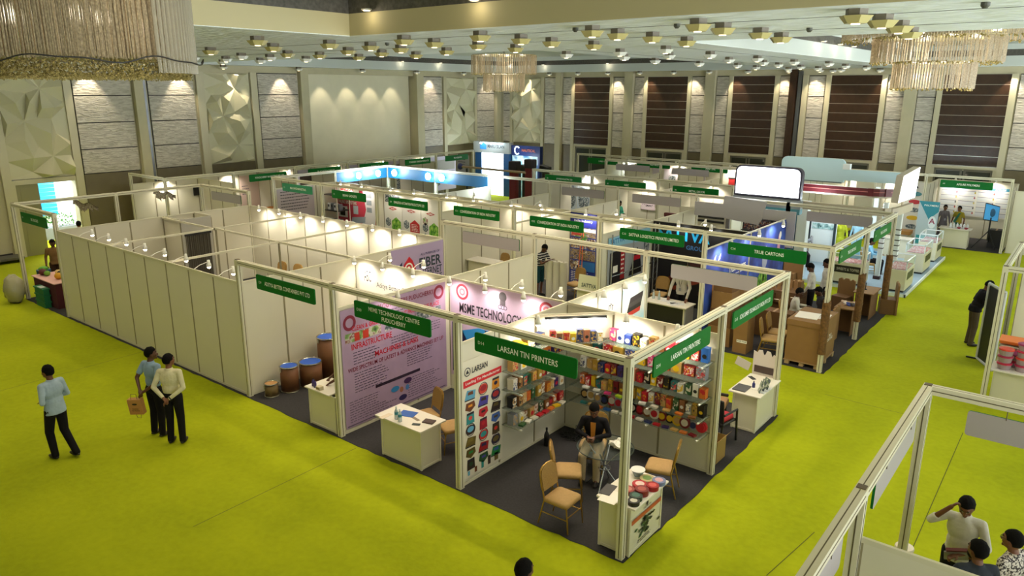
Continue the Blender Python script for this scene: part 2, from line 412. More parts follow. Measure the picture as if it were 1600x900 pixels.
# ceiling: white wave-textured slab with three deep recesses
def ceil_mat():
    m = bpy.data.materials.new('ceiling_waves'); m.use_nodes = True; nt = m.node_tree; b = nt.nodes['Principled BSDF']
    b.inputs['Base Color'].default_value = (*lin('#e2e8e6'), 1); b.inputs['Roughness'].default_value = .6
    tc = nt.nodes.new('ShaderNodeTexCoord'); mp = nt.nodes.new('ShaderNodeMapping'); mp.inputs['Scale'].default_value = (1.2, 4, 1)
    n = nt.nodes.new('ShaderNodeTexNoise'); n.inputs['Scale'].default_value = 1.6; n.inputs['Detail'].default_value = 2
    nt.links.new(tc.outputs['Object'], mp.inputs[0]); nt.links.new(mp.outputs[0], n.inputs['Vector'])
    bp = nt.nodes.new('ShaderNodeBump'); bp.inputs['Strength'].default_value = .9; bp.inputs['Distance'].default_value = .12
    nt.links.new(n.outputs['Fac'], bp.inputs['Height']); nt.links.new(bp.outputs[0], b.inputs['Normal'])
    return m
M_ceil = ceil_mat()
RECS = [(-7.7, -15, 12, 2.1), (-26.7, 8.6, -8.0, 30.5), (-3.1, 7.3, 12, 30.5)]
ce = thing('ceiling', 'white textured hall ceiling with deep rectangular recesses', 'ceiling', (-8, 8, ZC), kind='structure')
m = MB()
for (x0, y0, x1, y1) in [(-27.6, -16, -7.7, 2.1), (-27.6, 2.1, 14, 7.3), (-27.6, 7.3, -3.1, 8.6), (-27.6, 8.6, -26.7, 30.5), (-8.0, 8.6, -3.1, 30.5), (-27.6, 30.5, 14, 31), (12, -16, 14, 2.1), (12, 7.3, 14, 30.5)]:
    m.box(x0, y0, ZC, x1, y1, ZC+.012)
m.build('textured_slab', M_ceil, ce)
for i, (x0, y0, x1, y1) in enumerate(RECS):
    mm = M_beige if i == 0 else mat('ceiling_pale', '#c3c9c2', .6)
    f = MB(); gr = MB()
    for (a, b) in (((x0, y0), (x0, y1)), ((x0, y1), (x1, y1)), ((x1, y1), (x1, y0)), ((x1, y0), (x0, y0))):
        f.quad((*a, ZC+.012), (*b, ZC+.012), (*b, ZC+.42), (*a, ZC+.42))
        gr.quad((*a, ZC+.42), (*b, ZC+.42), (*b, ZC+.68), (*a, ZC+.68))
        gr.quad((*a, ZC+.68), (*b, ZC+.68), (*b, ZC+.9), (*a, ZC+.9)) if False else f.quad((*a, ZC+.68), (*b, ZC+.68), (*b, ZC+.9), (*a, ZC+.9))
    f.box(x0, y0, ZC+.9, x1, y1, ZC+.95)
    f.build('recess_lining', mm, ce); gr.build('air_grille_band', M_grille, ce)
m = MB()
for (a, b) in (((-27, 3.4), (14, 3.4)), ((-27, 5.6), (14, 5.6)), ((-7.0, 8.6), (-7.0, 30.5)), ((-14, -10), (-14, 8.5)), ((-20, -10), (-20, 8.5)), ((-4.2, 8.6), (-4.2, 30.5))):
    d = .012; m.box(a[0]-d, a[1]-d, ZC-.004, b[0]+d, b[1]+d, ZC+.001)
m.build('ceiling_seam', M_groove, ce)
# small downlights at the foot of each grille
LIGHTS = []
def add_light(kind, name, loc, power, color=(1, .85, .62), rot=None, size=.1, spot=None, blend=.6, parent=None):
    l = bpy.data.lights.new(name, kind); l.energy = power; l.color = color
    if kind == 'AREA': l.size = size
    else: l.shadow_soft_size = size
    if kind == 'SPOT': l.spot_size = spot or 2.2; l.spot_blend = blend
    o = bpy.data.objects.new(name, l); C.objects.link(o); o.location = loc
    if rot: o.rotation_euler = rot
    LIGHTS.append(o); return o
def aim(o, tgt): o.rotation_euler = (Vector(tgt)-o.location).to_track_quat('-Z', 'Y').to_euler(); return o
WARM = (1, .86, .64); NEUT = (1, .93, .80); COOL = (.80, .93, 1.)
def downlight(p, out, lab, grp):
    t = thing('recess_downlight', lab, 'downlight', p, 0, grp)
    m = MB().mi(0).lathe([(.1, .02), (.1, 0), (.075, -.01)], (p[0], p[1], p[2]), 14); m.build('rim', M_alu, t)
    MB().lathe([(.07, .0), (.07, -.014)], (p[0], p[1], p[2]), 12).build('lens', M_lamp, t)
    add_light('POINT', 'glow', (p[0]+out[0]*.1, p[1]+out[1]*.1, p[2]-.1), 3.0, WARM, size=.05)
n_ = 0
for p, o, lab in [((-7.55, -1.75, 7.74), (1, 0), 'near the corner of the beige recess, on its left side'), ((-7.0, 1.95, 7.74), (0, -1), 'just right of the corner of the beige recess'),
                  ((-4.3, 1.95, 7.74), (0, -1), 'farther along the beige recess from its corner')]:
    downlight(p, o, 'small glowing downlight '+lab, 'recess downlights')
for k, y in enumerate((16.6, 18.4, 20.0)): downlight((-2.95, y, 7.74), (1, 0), 'glowing downlight on the side of the recess left of the large chandelier, %s of three' % ('nearest', 'middle', 'farthest')[k], 'recess downlights')
for k, (x, y) in enumerate(((-26.55, 21.4), (-26.55, 24.4), (-26.55, 27.6), (-23.6, 30.35), (-19.0, 30.35))):
    downlight((x, y, 7.74), (1, 0) if y < 30 else (0, -1), 'tiny glowing downlight in the far recess behind the small chandelier, %s from the left' % ('first', 'second', 'third', 'fourth', 'fifth')[k], 'recess downlights')

# hexagonal pod lights
M_pod = mat('pod_shell', '#b0a46c', .45)
M_podw = mat('pod_shell_white', '#dcdcd2', .45)
M_podn = mat('pod_neck', '#6b6250', .5)
def make_pod(shell):
    t = thing('ceiling_pod_light', '', 'ceiling light', (0, 0, ZC))
    def hexa(z0, r0, z1, r1, mb):
        v = [(r*math.cos(PI/3*k), r*math.sin(PI/3*k), z) for r, z in ((r0, z0), (r1, z1)) for k in range(6)]
        mb.add(v, [(5, 4, 3, 2, 1, 0), tuple(range(6, 12))]+[(k, (k+1) % 6, 6+(k+1) % 6, 6+k) for k in range(6)])
    a = MB(); hexa(0, .135, -.085, .135, a); a.build('neck', M_podn, t, world=False)
    a = MB(); hexa(-.085, .21, -.175, .135, a); sh_ = a.build('hexagonal_shell', shell, t, world=False)
    MB().lathe([(.055, -.177), (.055, -.185)], (0, 0, 0), 14).build('lens', M_lamp, sh_, world=False)
    return t
pods = []
for x in (1.67, -.42, -2.48, -4.55, -6.6, -8.9, -11.0, -13.6, -16, -18.4, -21, -24):
    for j, y in enumerate((2.6, 3.55, 4.65, 6.05)):
        if x < -9: y += 1.2*(1 if j else 0)
        pods.append((x+random.uniform(-.15, .15), y+random.uniform(-.12, .12)))
for x in (-7.4, -5.7, -4.0):
    for y in range(9, 31, 3): pods.append((x+random.uniform(-.4, .4), y+random.uniform(-.5, .5)))
for y in (-6, -3.2, -1, .8):
    for x in (-9.3, -12.5, -16, -20, -24): pods.append((x+random.uniform(-.3, .3), y+random.uniform(-.3, .3)))
for y in (11, 15, 19, 23, 27): pods.append((-27.1, y))
for k in range(12): pods.append((-25.5+k*2.1, 30.75))
pod0 = make_pod(M_pod); podw = make_pod(M_podw)
used = [0, 0]
for i, (x, y) in enumerate(pods):
    w = 1 if (y > 8 or x < -14) else 0
    src = (pod0, podw)[w]
    side = 'over the left wall edge' if x < -26.5 else 'above the far wall edge' if y > 30.5 else 'on the ceiling strip before the recesses' if y > 2.3 and y < 8.6 else 'on the ceiling between the two far chandeliers' if y >= 8.6 else 'behind the large glass chandelier at left'
    rank = sorted(pods).index((x, y))+1
    lab = '%s pod light %s, %d from left' % ('white' if w else 'beige', side, rank)
    if not used[w]: src.location = (x, y, ZC); src['label'] = lab; src['group'] = 'hexagonal ceiling pod lights'; used[w] = 1
    else: dup(src, (x, y, ZC), 0, lab, 'hexagonal ceiling pod lights')
for i in range(5):   # dark little sprinkler / camera domes
    x, y = ((-2.9, 2.9), (-1.2, 3.2), (.2, 5.2), (3.0, 2.6), (-8.6, 3.9))[i]
    t = thing('smoke_detector', 'small dark ceiling detector %s' % ('above the second pod row', 'left of three pods in a line', 'by the recess of the large chandelier', 'near the top right ceiling edge', 'near the beige recess corner')[i], 'detector', (x, y, ZC), 0, 'ceiling detectors')
    MB().lathe([(.05, 0), (.05, -.04), (.025, -.07)], (x, y, ZC), 12).build('dome', col('#4a4a40', .4), t)

# chandeliers
M_strand = mat('crystal_strand', '#ab9a7c', .2, noise=.35, nscale=40)
M_rod = mat('glass_rod', '#a8a08a', .12, alpha=.5)
M_gold = mat('gold_bead', '#a3925c', .25, metal=.25, noise=.65, nscale=60)
M_tray = mat('crystal_tray', '#a89a6a', .35)
def strands(mb, c, r, z0, z1, n, th=.012, jit=.02, bead=False):
    R = random.Random(int(r*1000))
    for i in range(n):
        t = 2*PI*i/n; rr = r+R.uniform(-jit, jit); x, y = c[0]+rr*math.cos(t), c[1]+rr*math.sin(t)
        zz = z0+R.uniform(0, .03); q = th*R.uniform(.7, 1.3)
        vs = [(x+q*math.cos(a), y+q*math.sin(a), z) for z in (zz, z1) for a in (0, 2.1, 4.2)]
        mb.add(vs, [(0, 1, 4, 3), (1, 2, 5, 4), (2, 0, 3, 5), (0, 2, 1)])
def beads(mb, c, r0, r1, z0, z1, n, s, seed=1):
    R = random.Random(seed)
    for i in range(n):
        t = R.random()*2*PI; r = R.uniform(r0, r1); p = Vector((c[0]+r*math.cos(t), c[1]+r*math.sin(t), R.uniform(z0, z1))); q = s*R.uniform(.6, 1.4)
        mb.add([p+Vector(v)*q for v in ((1, 0, 0), (-1, 0, 0), (0, 1, 0), (0, -1, 0), (0, 0, 1), (0, 0, -1))], [(0, 2, 4), (2, 1, 4), (1, 3, 4), (3, 0, 4), (2, 0, 5), (1, 2, 5), (3, 1, 5), (0, 3, 5)])
def chandelier(c, tiers, label, n0, ztop=8.2, lamp=60):
    t = thing('crystal_chandelier', label, 'chandelier', (c[0], c[1], ztop))
    for k, (r, z0, z1) in enumerate(tiers):
        m = MB(); strands(m, c, r, z0, z1, int(n0*r), .011); strands(m, c, r*.93, z0+.02, z1, int(n0*r*.8), .011); o = m.build('crystal_strands', M_strand, t); o['kind'] = 'stuff'
        m = MB(); beads(m, c, r*.88, r+.02, z0-.03, z0+.03, int(n0*r*1.2), .022, k); o = m.build('bead_fringe', M_gold, t); o['kind'] = 'stuff'
        MB().lathe([(r*.9, z1-.02), (r, z1), (r, z1+.02)], (c[0], c[1], 0), 40).build('ring_tray', M_tray, t)
        for j in range(4):
            a = j*PI/2+.5; add_light('POINT', 'chandelier_bulb', (c[0]+r*.6*math.cos(a), c[1]+r*.6*math.sin(a), (z0+z1)/2), lamp*r/5, NEUT, size=.08)
    MB().cyl((c[0], c[1], tiers[0][2]), (c[0], c[1], ztop), .05).build('stem', M_alu, t)
    return t
chandelier((.96, 11.9), [(2.0, 7.4, 7.62), (1.33, 6.9, 7.46), (.84, 6.33, 6.92)], 'large tiered crystal chandelier hanging at the upper right', 120)
chandelier((-17.0, 18.4), [(1.42, 6.93, 7.72), (.9, 6.2, 6.94)], 'small two-tier crystal chandelier hanging before the corner of the hall', 80)
c = (-5.0, -4.05)
t = thing('crystal_chandelier', 'huge crystal curtain chandelier cropped at the upper left', 'chandelier', (*c, 8.2))
m = MB(); strands(m, c, 1.12, 6.6, 8.1, 520, .0075, .03); strands(m, c, 1.04, 6.6, 8.1, 380, .009, .03); m.build('crystal_strands', M_strand, t)['kind'] = 'stuff'
m = MB()
for i in range(19):
    a = .25+i*.056; r = 1.17
    x, y = c[0]+r*math.cos(a), c[1]+r*math.sin(a); m.cyl((x, y, 6.47), (x, y, 8.1), .022, .022, 6)
m.build('glass_rods', M_rod, t)
m = MB(); beads(m, c, .95, 1.12, 6.40, 6.6, 5200, .011, 4); beads(m, c, .0, 1.05, 6.41, 6.46, 2500, .012, 5); m.build('bead_fringe', M_gold, t)['kind'] = 'stuff'
MB().lathe([(.2, 6.63), (1.0, 6.63), (1.02, 6.66)], (*c, 0), 40).build('ring_tray', M_tray, t)
m = MB(); pts = [(c[0]+1.26*math.cos(a), c[1]+1.26*math.sin(a), 6.60+.03*math.sin(a*7)+.015*math.sin(a*13)) for a in [-2.4+k*.06 for k in range(62)]]
m.tube(pts, .008, 5); m.build('dark_cable', col('#1c1814', .7), t)
for j in range(4): add_light('POINT', 'chandelier_bulb', (c[0]+.5*math.cos(j*1.57), c[1]+.5*math.sin(j*1.57), 7.1), 5, WARM, size=.08)
# ================================================================ booth system
H, HW = 2.97, 2.5
M_white = mat('white_melamine', '#d8d2bd', .42, noise=.02, nscale=1.2)
M_prof = mat('white_profile', '#d3cdb4', .4)
M_slot = mat('profile_slot', '#5d5438', .7)
M_seamw = mat('panel_seam', '#8d8468', .6)
M_clip = mat('brown_clip', '#5a4a33', .5)
M_sgreen = mat('sign_green', '#076824', .5, spec=.2)
M_sback = mat('sign_back_grey', '#a8a09f', .5)
M_txt = mat('sign_lettering', '#f4f8ee', .5)
M_blackp = mat('black_plastic', '#131313', .4)
ORD = ['first', 'second', 'third', 'fourth', 'fifth', 'sixth', 'seventh', 'eighth', 'ninth', 'tenth', 'eleventh', 'twelfth', 'thirteenth', 'fourteenth', 'fifteenth', 'sixteenth', 'seventeenth', 'eighteenth', 'nineteenth', 'twentieth']
def ordi(i): return ORD[i] if i < len(ORD) else '%dth' % (i+1)

def post(t, x, y, z0=0, z1=H, w=.1):
    m = MB(); h = w/2
    m.box(x-h, y-h, z0, x+h, y+h, z1).mi(1)
    for dx, dy, sx, sy in ((0, -h, .006, .003), (0, h, .006, .003), (-h, 0, .003, .006), (h, 0, .003, .006)): m.box(x+dx-sx, y+dy-sy, z0+.03, x+dx+sx, y+dy+sy, z1-.12)
    m.build('post', [M_prof, M_slot], t)
def beam(t, a, b, z1=H, w=.1):
    h = w/2; m = MB(); m.box(min(a[0], b[0])-(h if a[1] != b[1] else -h), min(a[1], b[1])-(h if a[0] != b[0] else -h), z1-w, max(a[0], b[0])+(h if a[1] != b[1] else -h), max(a[1], b[1])+(h if a[0] != b[0] else -h), z1)
    m.mi(1); zc = z1-w/2
    if a[1] == b[1]:
        x0, x1 = min(a[0], b[0])+h, max(a[0], b[0])-h
        for s in (-h, h): m.box(x0, a[1]+s-.002, zc-.006, x1, a[1]+s+.002, zc+.006)
        m.box(x0, a[1]-.005, z1-.002, x1, a[1]+.005, z1+.001)
    else:
        y0, y1 = min(a[1], b[1])+h, max(a[1], b[1])-h
        for s in (-h, h): m.box(a[0]+s-.002, y0, zc-.006, a[0]+s+.002, y1, zc+.006)
        m.box(a[0]-.005, y0, z1-.002, a[0]+.005, y1, z1+.001)
    m.build('beam', [M_prof, M_slot], t)
def gantry(label, pts, posts, group='white booth gantries'):
    t = thing('booth_gantry', label, 'booth gantry', (*pts[0], 0), 0, group)
    for a, b in zip(pts[:-1], pts[1:]): beam(t, a, b)
    for p in posts:
        post(t, *p); MB().box(p[0]-.04, p[1]-.04, H, p[0]+.04, p[1]+.04, H+.008).build('joint_clip', M_clip, t)
    return t
def partition(label, a, b, z1=HW, z0=0., n=None, m_=None, group='white partition walls'):
    L = math.hypot(b[0]-a[0], b[1]-a[1]); n = n or max(1, round(L)); alongx = abs(a[1]-b[1]) < 1e-6
    t = thing('partition_wall', label, 'partition wall', ((a[0]+b[0])/2, (a[1]+b[1])/2, z0), 0, group, 'thing')
    q = lambda s: (a[0]+(b[0]-a[0])*s, a[1]+(b[1]-a[1])*s)
    def bar(p, r, zz0, zz1, th, nm, mm):
        if abs(p[0]-r[0]) > 1e-6 and abs(p[1]-r[1]) > 1e-6:
            d = Vector((r[0]-p[0], r[1]-p[1], 0)).normalized(); s = Vector((-d.y, d.x, 0))*th
            MB().prism([Vector((p[0], p[1], zz0))-s, Vector((r[0], r[1], zz0))-s, Vector((r[0], r[1], zz0))+s, Vector((p[0], p[1], zz0))+s], (0, 0, zz1-zz0)).build(nm, mm, t); return
        if alongx: MB().box(p[0], p[1]-th, zz0, r[0], p[1]+th, zz1).build(nm, mm, t)
        else: MB().box(p[0]-th, p[1], zz0, p[0]+th, r[1], zz1).build(nm, mm, t)
    e = .018/L
    for i in range(n): bar(q(i/n+e), q((i+1)/n-e), z0+.06, z1-.05, .006, 'panel', m_ or M_white)
    bar(a, b, z0+.01, z0+.06, .014, 'bottom_rail', M_prof); bar(a, b, z1-.05, z1, .016, 'top_rail', M_prof)
    for i in range(n+1): bar(q(max(0, i/n-e)), q(min(1, i/n+e)), z0+.06, z1-.05, .014, 'upright', M_seamw)
    return t
def rrect(w, h, r, n=4):
    o = []
    for cx, cy, a in ((w/2-r, h/2-r, 0), (-w/2+r, h/2-r, PI/2), (-w/2+r, -h/2+r, PI), (w/2-r, -h/2+r, 3*PI/2)):
        o += [(cx+r*math.cos(a+PI/2*i/n), cy+r*math.sin(a+PI/2*i/n)) for i in range(n+1)]
    return o
def sign(label, c, right, text=None, no=None, front=None, w=1.85, h=.3, group='green fascia signs', z=2.62, th_=.082, mback=None, hook=True):
    """c = (x, y) centre; right = direction of reading; front faces right x up"""
    r = Vector((*right, 0)); n = r.cross(Vector((0, 0, 1))); o = Vector((*c, z))
    t = thing('fascia_sign', label, 'fascia sign', o, 0, group)
    P = lambda u, v, d: o+r*u+Vector((0, 0, v))+n*d
    m = MB(); po = rrect(w, h, .035); k = len(po)
    m.add([P(u, v, .012) for u, v in po]+[P(u, v, -.012) for u, v in po]+[P(u, v, -.0121) for u, v in po],
          [tuple(range(k))]+[(i, (i+1) % k, k+(i+1) % k, k+i) for i in range(k)])
    m.mi(1).add([P(u, v, -.0122) for u, v in po], [tuple(range(k-1, -1, -1))])
    bd = m.build('board', [front or M_sgreen, mback or M_sback], t)
    if text:
        tm = MB(); ls = text.split('\n'); lh = th_ if len(ls) == 1 else th_*.95
        for i, s in enumerate(ls):
            vs, _ = text_geo(s, .01); W = max(v.x for v in vs)-min(v.x for v in vs); Hh = max(v.y for v in vs)-min(v.y for v in vs)
            ww = min(W*lh/Hh*.84, w-.42)
            put_text(tm, s, P(.07, ((len(ls)-1)/2-i)*.12, .014), r, (0, 0, 1), lh, ww, .01, 0)
        tm.build('lettering', M_txt, bd)
        if no:
            tm = MB(); put_text(tm, no, P(-w/2+.13, 0, .014), r, (0, 0, 1), .05, None, .0, 0); tm.build('booth_number', M_txt, bd)
    if hook:
        for u in (-w*.3, w*.3):
            MB().cyl(P(u, h/2-.02, -.02), P(u, .27, -.02), .005, n=6).build('hanger', M_clip, t)
    return t

# ---- gantries
B = 'white booth gantry '
gantry(B+'with two posts framing the far left corner booth', [(-18, 0), (-21, 0), (-21, 3), (-21, 6), (-18, 6)], [(-21, 0), (-18, 0), (-21, 3), (-21, 6), (-18, 6)])
gantry(B+'over the drum booth, first bay right of the long white wall', [(-9, 0), (-6, 0)], [(-9, 0), (-6, 0)])
gantry(B+'over the booth with the lilac infrastructure banner', [(-6, 0), (-3, 0)], [(-3, 0)])
gantry(B+'across the front of the tin box booth, nearest corner', [(-3, 0), (0, 0)], [(0, 0)])
gantry(B+'along the side of the tin box booth', [(0, 0), (0, 3)], [(0, 3)])
gantry(B+'on the aisle side behind the tin box booth, over the leaflet counter', [(0, 3), (0, 6)], [(0, 6)])
gantry(B+'over the back of the fibre internet booth', [(-9, 6), (-6, 6)], [(-9, 6), (-6, 6)])
gantry(B+'with a long empty bay behind the pink technology banner', [(-6, 6), (-3, 6)], [(-3, 6)])
gantry(B+'carrying the blank sign in front of the man with lanyard', [(-3, 6), (0, 6)], [])
names = ['at the left end of the middle row, under the teal sign', 'over the red poster booth', 'over the booth with green and red hexagon posters', 'over the empty booth with cream walls', 'over the booth with the blue photo collage', 'over the black logistics booth', 'over the carton booth front']
for i, nme in enumerate(names):
    x = -21+3*i; gantry(B+nme, [(x, 9), (x+3, 9)], [(x, 9)]+([(0, 9)] if i == 6 else []))
gantry(B+'along the carton booth side, wrapped post at its far end', [(0, 9), (0, 12)], [(0, 12)])
gantry(B+'along the far carton booth side', [(0, 12), (0, 15)], [(0, 15)])
gantry(B+'with blue fascia round the brightly lit blue booth', [(-21, 9), (-21, 12), (-21, 15), (-18, 15), (-15, 15), (-12, 15)], [(-21, 12), (-21, 15), (-18, 15), (-15, 15), (-12, 15)])
for x, nme in ((-12, 'behind the lit blue booth with a blank sign'), (-9, 'holding the blank sign right of the circle picture posters'), (-6, 'behind the logistics booth with the striped wall'), (-3, 'at the far end of the carton booths')):
    gantry(B+nme, [(x, 15), (x+3, 15)], [(x+3, 15)] if x < -3 else [(-3, 15)])
for i, x in enumerate((-15, -12, -9)): gantry(B+'in the third row, %s of its three signed bays' % ('left', 'middle', 'right')[i], [(x, 18), (x+3, 18)], [(x, 18)]+([(-6, 18)] if i == 2 else []))
for i, x in enumerate((-15, -12, -9)): gantry(B+'on the back of the third row, %s bay' % ('left', 'middle', 'right')[i], [(x, 24), (x+3, 24)], [(x, 24)]+([(-6, 24)] if i == 2 else []))
for i, x in enumerate((-18, -15, -12, -9, -6)): gantry(B+'along the far wall row, bay %d from its left end' % (i+1), [(x, 26), (x+3, 26)], [(x, 26)]+([(-3, 26)] if i == 4 else []))
gantry(B+'round the polymer booth with a television, far right', [(-1.3, 26.9), (1.7, 26.9)], [(-1.3, 26.9), (1.7, 26.9)])
gantry(B+'left of the polymer booth, by the hanging machine posters', [(-4.3, 26.9), (-1.3, 26.9)], [(-4.3, 26.9)])
gantry(B+'standing out from the left wall by the door', [(-26.6, 6.1), (-23.8, 6.1), (-23.8, 9)], [(-26.6, 6.1), (-23.8, 6.1), (-23.8, 9)])
for i in range(5): gantry(B+'along the left wall row, %s signed bay from the near end' % ordi(i), [(-23.8, 9+3*i), (-23.8, 12+3*i)], [(-23.8, 12+3*i)])
gantry(B+'nearest the camera at lower right, running toward the viewer', [(3.19, 1.42), (3.19, -1.55), (3.19, -4.6)], [(3.19, 1.42), (3.19, -1.55)])
gantry(B+'at lower right, crossing behind the three visitors', [(3.19, 1.42), (6.2, 1.42)], [(6.2, 1.42)])
gantry(B+'of the plastic container booth at the right edge', [(3.2, 12.2), (3.2, 9.2), (6.2, 9.2)], [(3.2, 9.2), (3.2, 12.2), (6.2, 9.2)])

# ---- partition walls
W_ = 'white panel partition wall '
partition('long plain white partition wall of nine panels facing the left hall', (-18, 0), (-9, 0))
partition(W_+'at the left end of the empty nine panel enclosure', (-18, 0), (-18, 6))
partition(W_+'with spotlights along the back of the empty enclosure', (-18, 6), (-9, 6))
partition(W_+'beside the brown drums with blue lids', (-9, 0), (-9, 3))
partition(W_+'bearing the fibre internet banner', (-9, 3), (-9, 6))
partition(W_+'lettered behind the drum booth', (-9, 3), (-6, 3))
partition(W_+'carrying the tall lilac infrastructure banner', (-6, 0), (-6, 3))
partition(W_+'carrying the pink technology centre banner', (-6, 3), (-3, 3))
partition(W_+'running back from behind the pink technology banner', (-6, 3), (-6, 6))
partition(W_+'with tin poster and glass shelves, left side of tin booth', (-3, 0), (-3, 3))
partition(W_+'with glass shelves along the back of the tin booth', (-3, 3), (0, 3))
partition(W_+'with lit car seat posters behind the tin booth', (-3, 3), (-3, 6))
partition('small white diagonal corner panel with tube light above the tin shelves', (-2.98, 2.0), (-2.0, 2.98), z0=1.98, n=1)
for nme, a, b in (('facing us at the front of the curtained store', (-18, 3.02), (-17, 3.02)), ('on the far side of the curtained store', (-18, 4.02), (-17, 4.02))): partition('grey panel '+nme, a, b, n=1)
st = thing('storage_doorway', 'grey storage doorway panel with dark hanging curtain in the empty enclosure', 'curtained doorway', (-17, 3.5, 0))
MB().box(-17.02, 3.03, 2.05, -16.98, 4.0, 2.5).box(-17.02, 3.03, 0, -16.98, 3.12, 2.05).box(-17.02, 3.92, 0, -16.98, 4.0, 2.05).build('surround', mat('grey_panel', '#b1aca0', .5), st)
MB().box(-16.99, 3.1, 1.98, -16.95, 3.95, 2.06).build('curtain_rail', M_blackp, st)
m = MB(); N = 60
pts = [(-16.97+.022*math.sin(i*1.35)+.01*math.sin(i*.6), 3.12+.8*i/N) for i in range(N+1)]
for (xa, ya), (xb, yb) in zip(pts[:-1], pts[1:]): m.quad((xa, ya, .03), (xb, yb, .03), (xb, yb, 1.99), (xa, ya, 1.99))
m.build('curtain', mat('grey_curtain', '#5d574c', .9), st, smooth=True)
rl = thing('support_rail', 'white lattice of support rails spanning the empty nine panel enclosure', 'support rails', (-13, 3, 0))
for a, b in (((-15, .02), (-15, 5.98)), ((-12, .02), (-12, 5.98)), ((-15, 3), (-9.02, 3)), ((-18, 2.95), (-15, 2.95))):
    MB().box(a[0]-.02, a[1]-.02, 2.44, b[0]+.02, b[1]+.02, 2.49).build('rail', M_prof, rl)
for x in (-15, -12): MB().box(x-.02, 2.98, 0, x+.02, 3.02, 2.44).build('upright', M_seamw, rl)
row = ['behind the teal sign booth', 'behind the red power supply poster', 'behind the hexagon posters', 'at the back of the empty cream booth', 'at the back of the photo collage booth', 'at the back of the black logistics booth']
for i, nme in enumerate(row): partition(W_+nme, (-21+3*i, 12), (-18+3*i, 12))
partition(W_+'with grey text poster at the left end of the middle row', (-21, 9), (-21, 12)); partition(W_+'at the left of the empty cream booth', (-12, 9), (-12, 12)); partition(W_+'left of the black logistics booth', (-6, 9), (-6, 12))
rl = thing('support_rail', 'white top rail between the two cream middle row booths', 'support rail', (-9, 10.5, 2.45)); MB().box(-9.02, 9.05, 2.44, -8.98, 11.98, 2.49).build('rail', M_prof, rl)
partition(W_+'under the blue carton posters, near half', (-3, 9), (-3, 12)); partition(W_+'under the blue carton posters, far half', (-3, 12), (-3, 15))
for i, x in enumerate((-15, -12, -9, -6)): partition(W_+'dividing the back of the middle row, %s from the left' % ordi(i), (x, 12), (x, 15))
third = ['with circle picture posters in the third row', 'behind the woman in teal, third row', 'at the right end of the third row']
for i, nme in enumerate(third): partition(W_+nme, (-16.3 if i == 0 else -15+3*i, 21), (-12+3*i, 21))
for i, x in enumerate((-15, -12, -9, -6)): partition(W_+'dividing the third row, %s from the left' % ordi(i), (x, 18.1), (x, 23.9), n=6)
for i, x in enumerate((-18, -15, -12, -9, -6)): partition(W_+'along the far wall, %s from the left' % ordi(i), (x, 29), (x+3, 29))
for i, x in enumerate((-15, -12, -9, -6, -3)): partition(W_+'dividing the far wall row, %s from the left' % ordi(i), (x, 26.1), (x, 29))
partition(W_+'with specification sheets at the back of the polymer booth', (-1.3, 29.9), (1.7, 29.9)); partition(W_+'on the left of the polymer booth', (-1.3, 27), (-1.3, 29.9)); partition(W_+'on the right of the polymer booth', (1.7, 27), (1.7, 29.9))
partition(W_+'plain, right of the polymer booth', (1.82, 27.1), (4.8, 27.1))
partition(W_+'with machine posters, left of the polymer booth', (-4.3, 28.2), (-1.35, 28.2))
for i in range(6): partition(W_+'backing the left wall row, %s from the near end' % ordi(i), (-26.7, 6.1+3*i if i == 0 else 6+3*i), (-26.7, 9+3*i))
for i in range(5): partition(W_+'dividing the left wall row, %s from the near end' % ordi(i), (-26.65, 9+3*i), (-23.9, 9+3*i))
partition('white partition wall cropped at the bottom right below the visitors', (3.25, -1.55), (6.2, -1.55))
partition('pale partition wall with framed print behind the plastic containers', (3.35, 11.6), (6.3, 11.6))

# ---- signs
G = 'green fascia sign '
GB = 'green fascia signs'; BB = 'blank sign backs'
sign(G+'of the far left corner booth over the fruit table', (-19.5, 0), (1, 0), 'UK DECORS', 'D1')
sign(G+'over the drum booth, right of the long white wall', (-7.45, 0), (1, 0), 'ADITYA BETTER CONTAINERS PVT LTD', 'D9')
sign(G+'with two lines of lettering over the lilac banner booth', (-4.5, 0), (1, 0), 'MSME TECHNOLOGY CENTRE\nPUDUCHERRY', 'D10')
sign(G+'largest in view, across the front of the tin box booth', (-1.72, 0), (1, 0), 'LARSAN TIN PRINTERS', 'D14', th_=.092)
sign(G+'seen slanting on the side of the tin box booth', (0, 1.6), (0, 1), 'LARSAN TIN PRINTERS', 'D14')
sign(G+'over the leaflet counter on the right aisle', (0, 4.35), (0, 1), 'SCHLOEMER TECHNOLOGY INDIA PVT LTD', 'D15')
mid = [('MACHINE MARKETING', 'C1', 'bluish green fascia sign at the left end of the middle row', '#15855a'), ('BREHN GADGETS', 'C5', G+'over the red power supply poster', None), ('KWALITECH AUTOMATION PRODUCTS PVT LTD', 'C7', G+'over the hexagon posters', None),
       ('CONFEDERATION OF INDIA INDUSTRY', 'C11', G+'over the empty cream booth of the middle row', None), ('CONFEDERATION OF INDIA INDUSTRY', 'C12', G+'left of the blue photo collage', None),
       ('SATTVA LOGISTICS PRIVATE LIMITED', 'C13', G+'over the black logistics booth', None), ('TRUE CARTONS', 'C14', G+'over the front of the carton booth', None)]
for i, (s, no, lab, f) in enumerate(mid): sign(lab, (-19.48+3*i, 9), (1, 0), s, no, mat('sign_teal', f, .45) if f else None)
sign(G+'on the carton booth side, nearer of two over the aisle', (0, 10.5), (0, 1), 'TRUE CARTONS', 'C14'); sign(G+'on the carton booth side, farther of two over the aisle', (0, 13.65), (0, 1), 'TRUE CARTONS', 'C15')
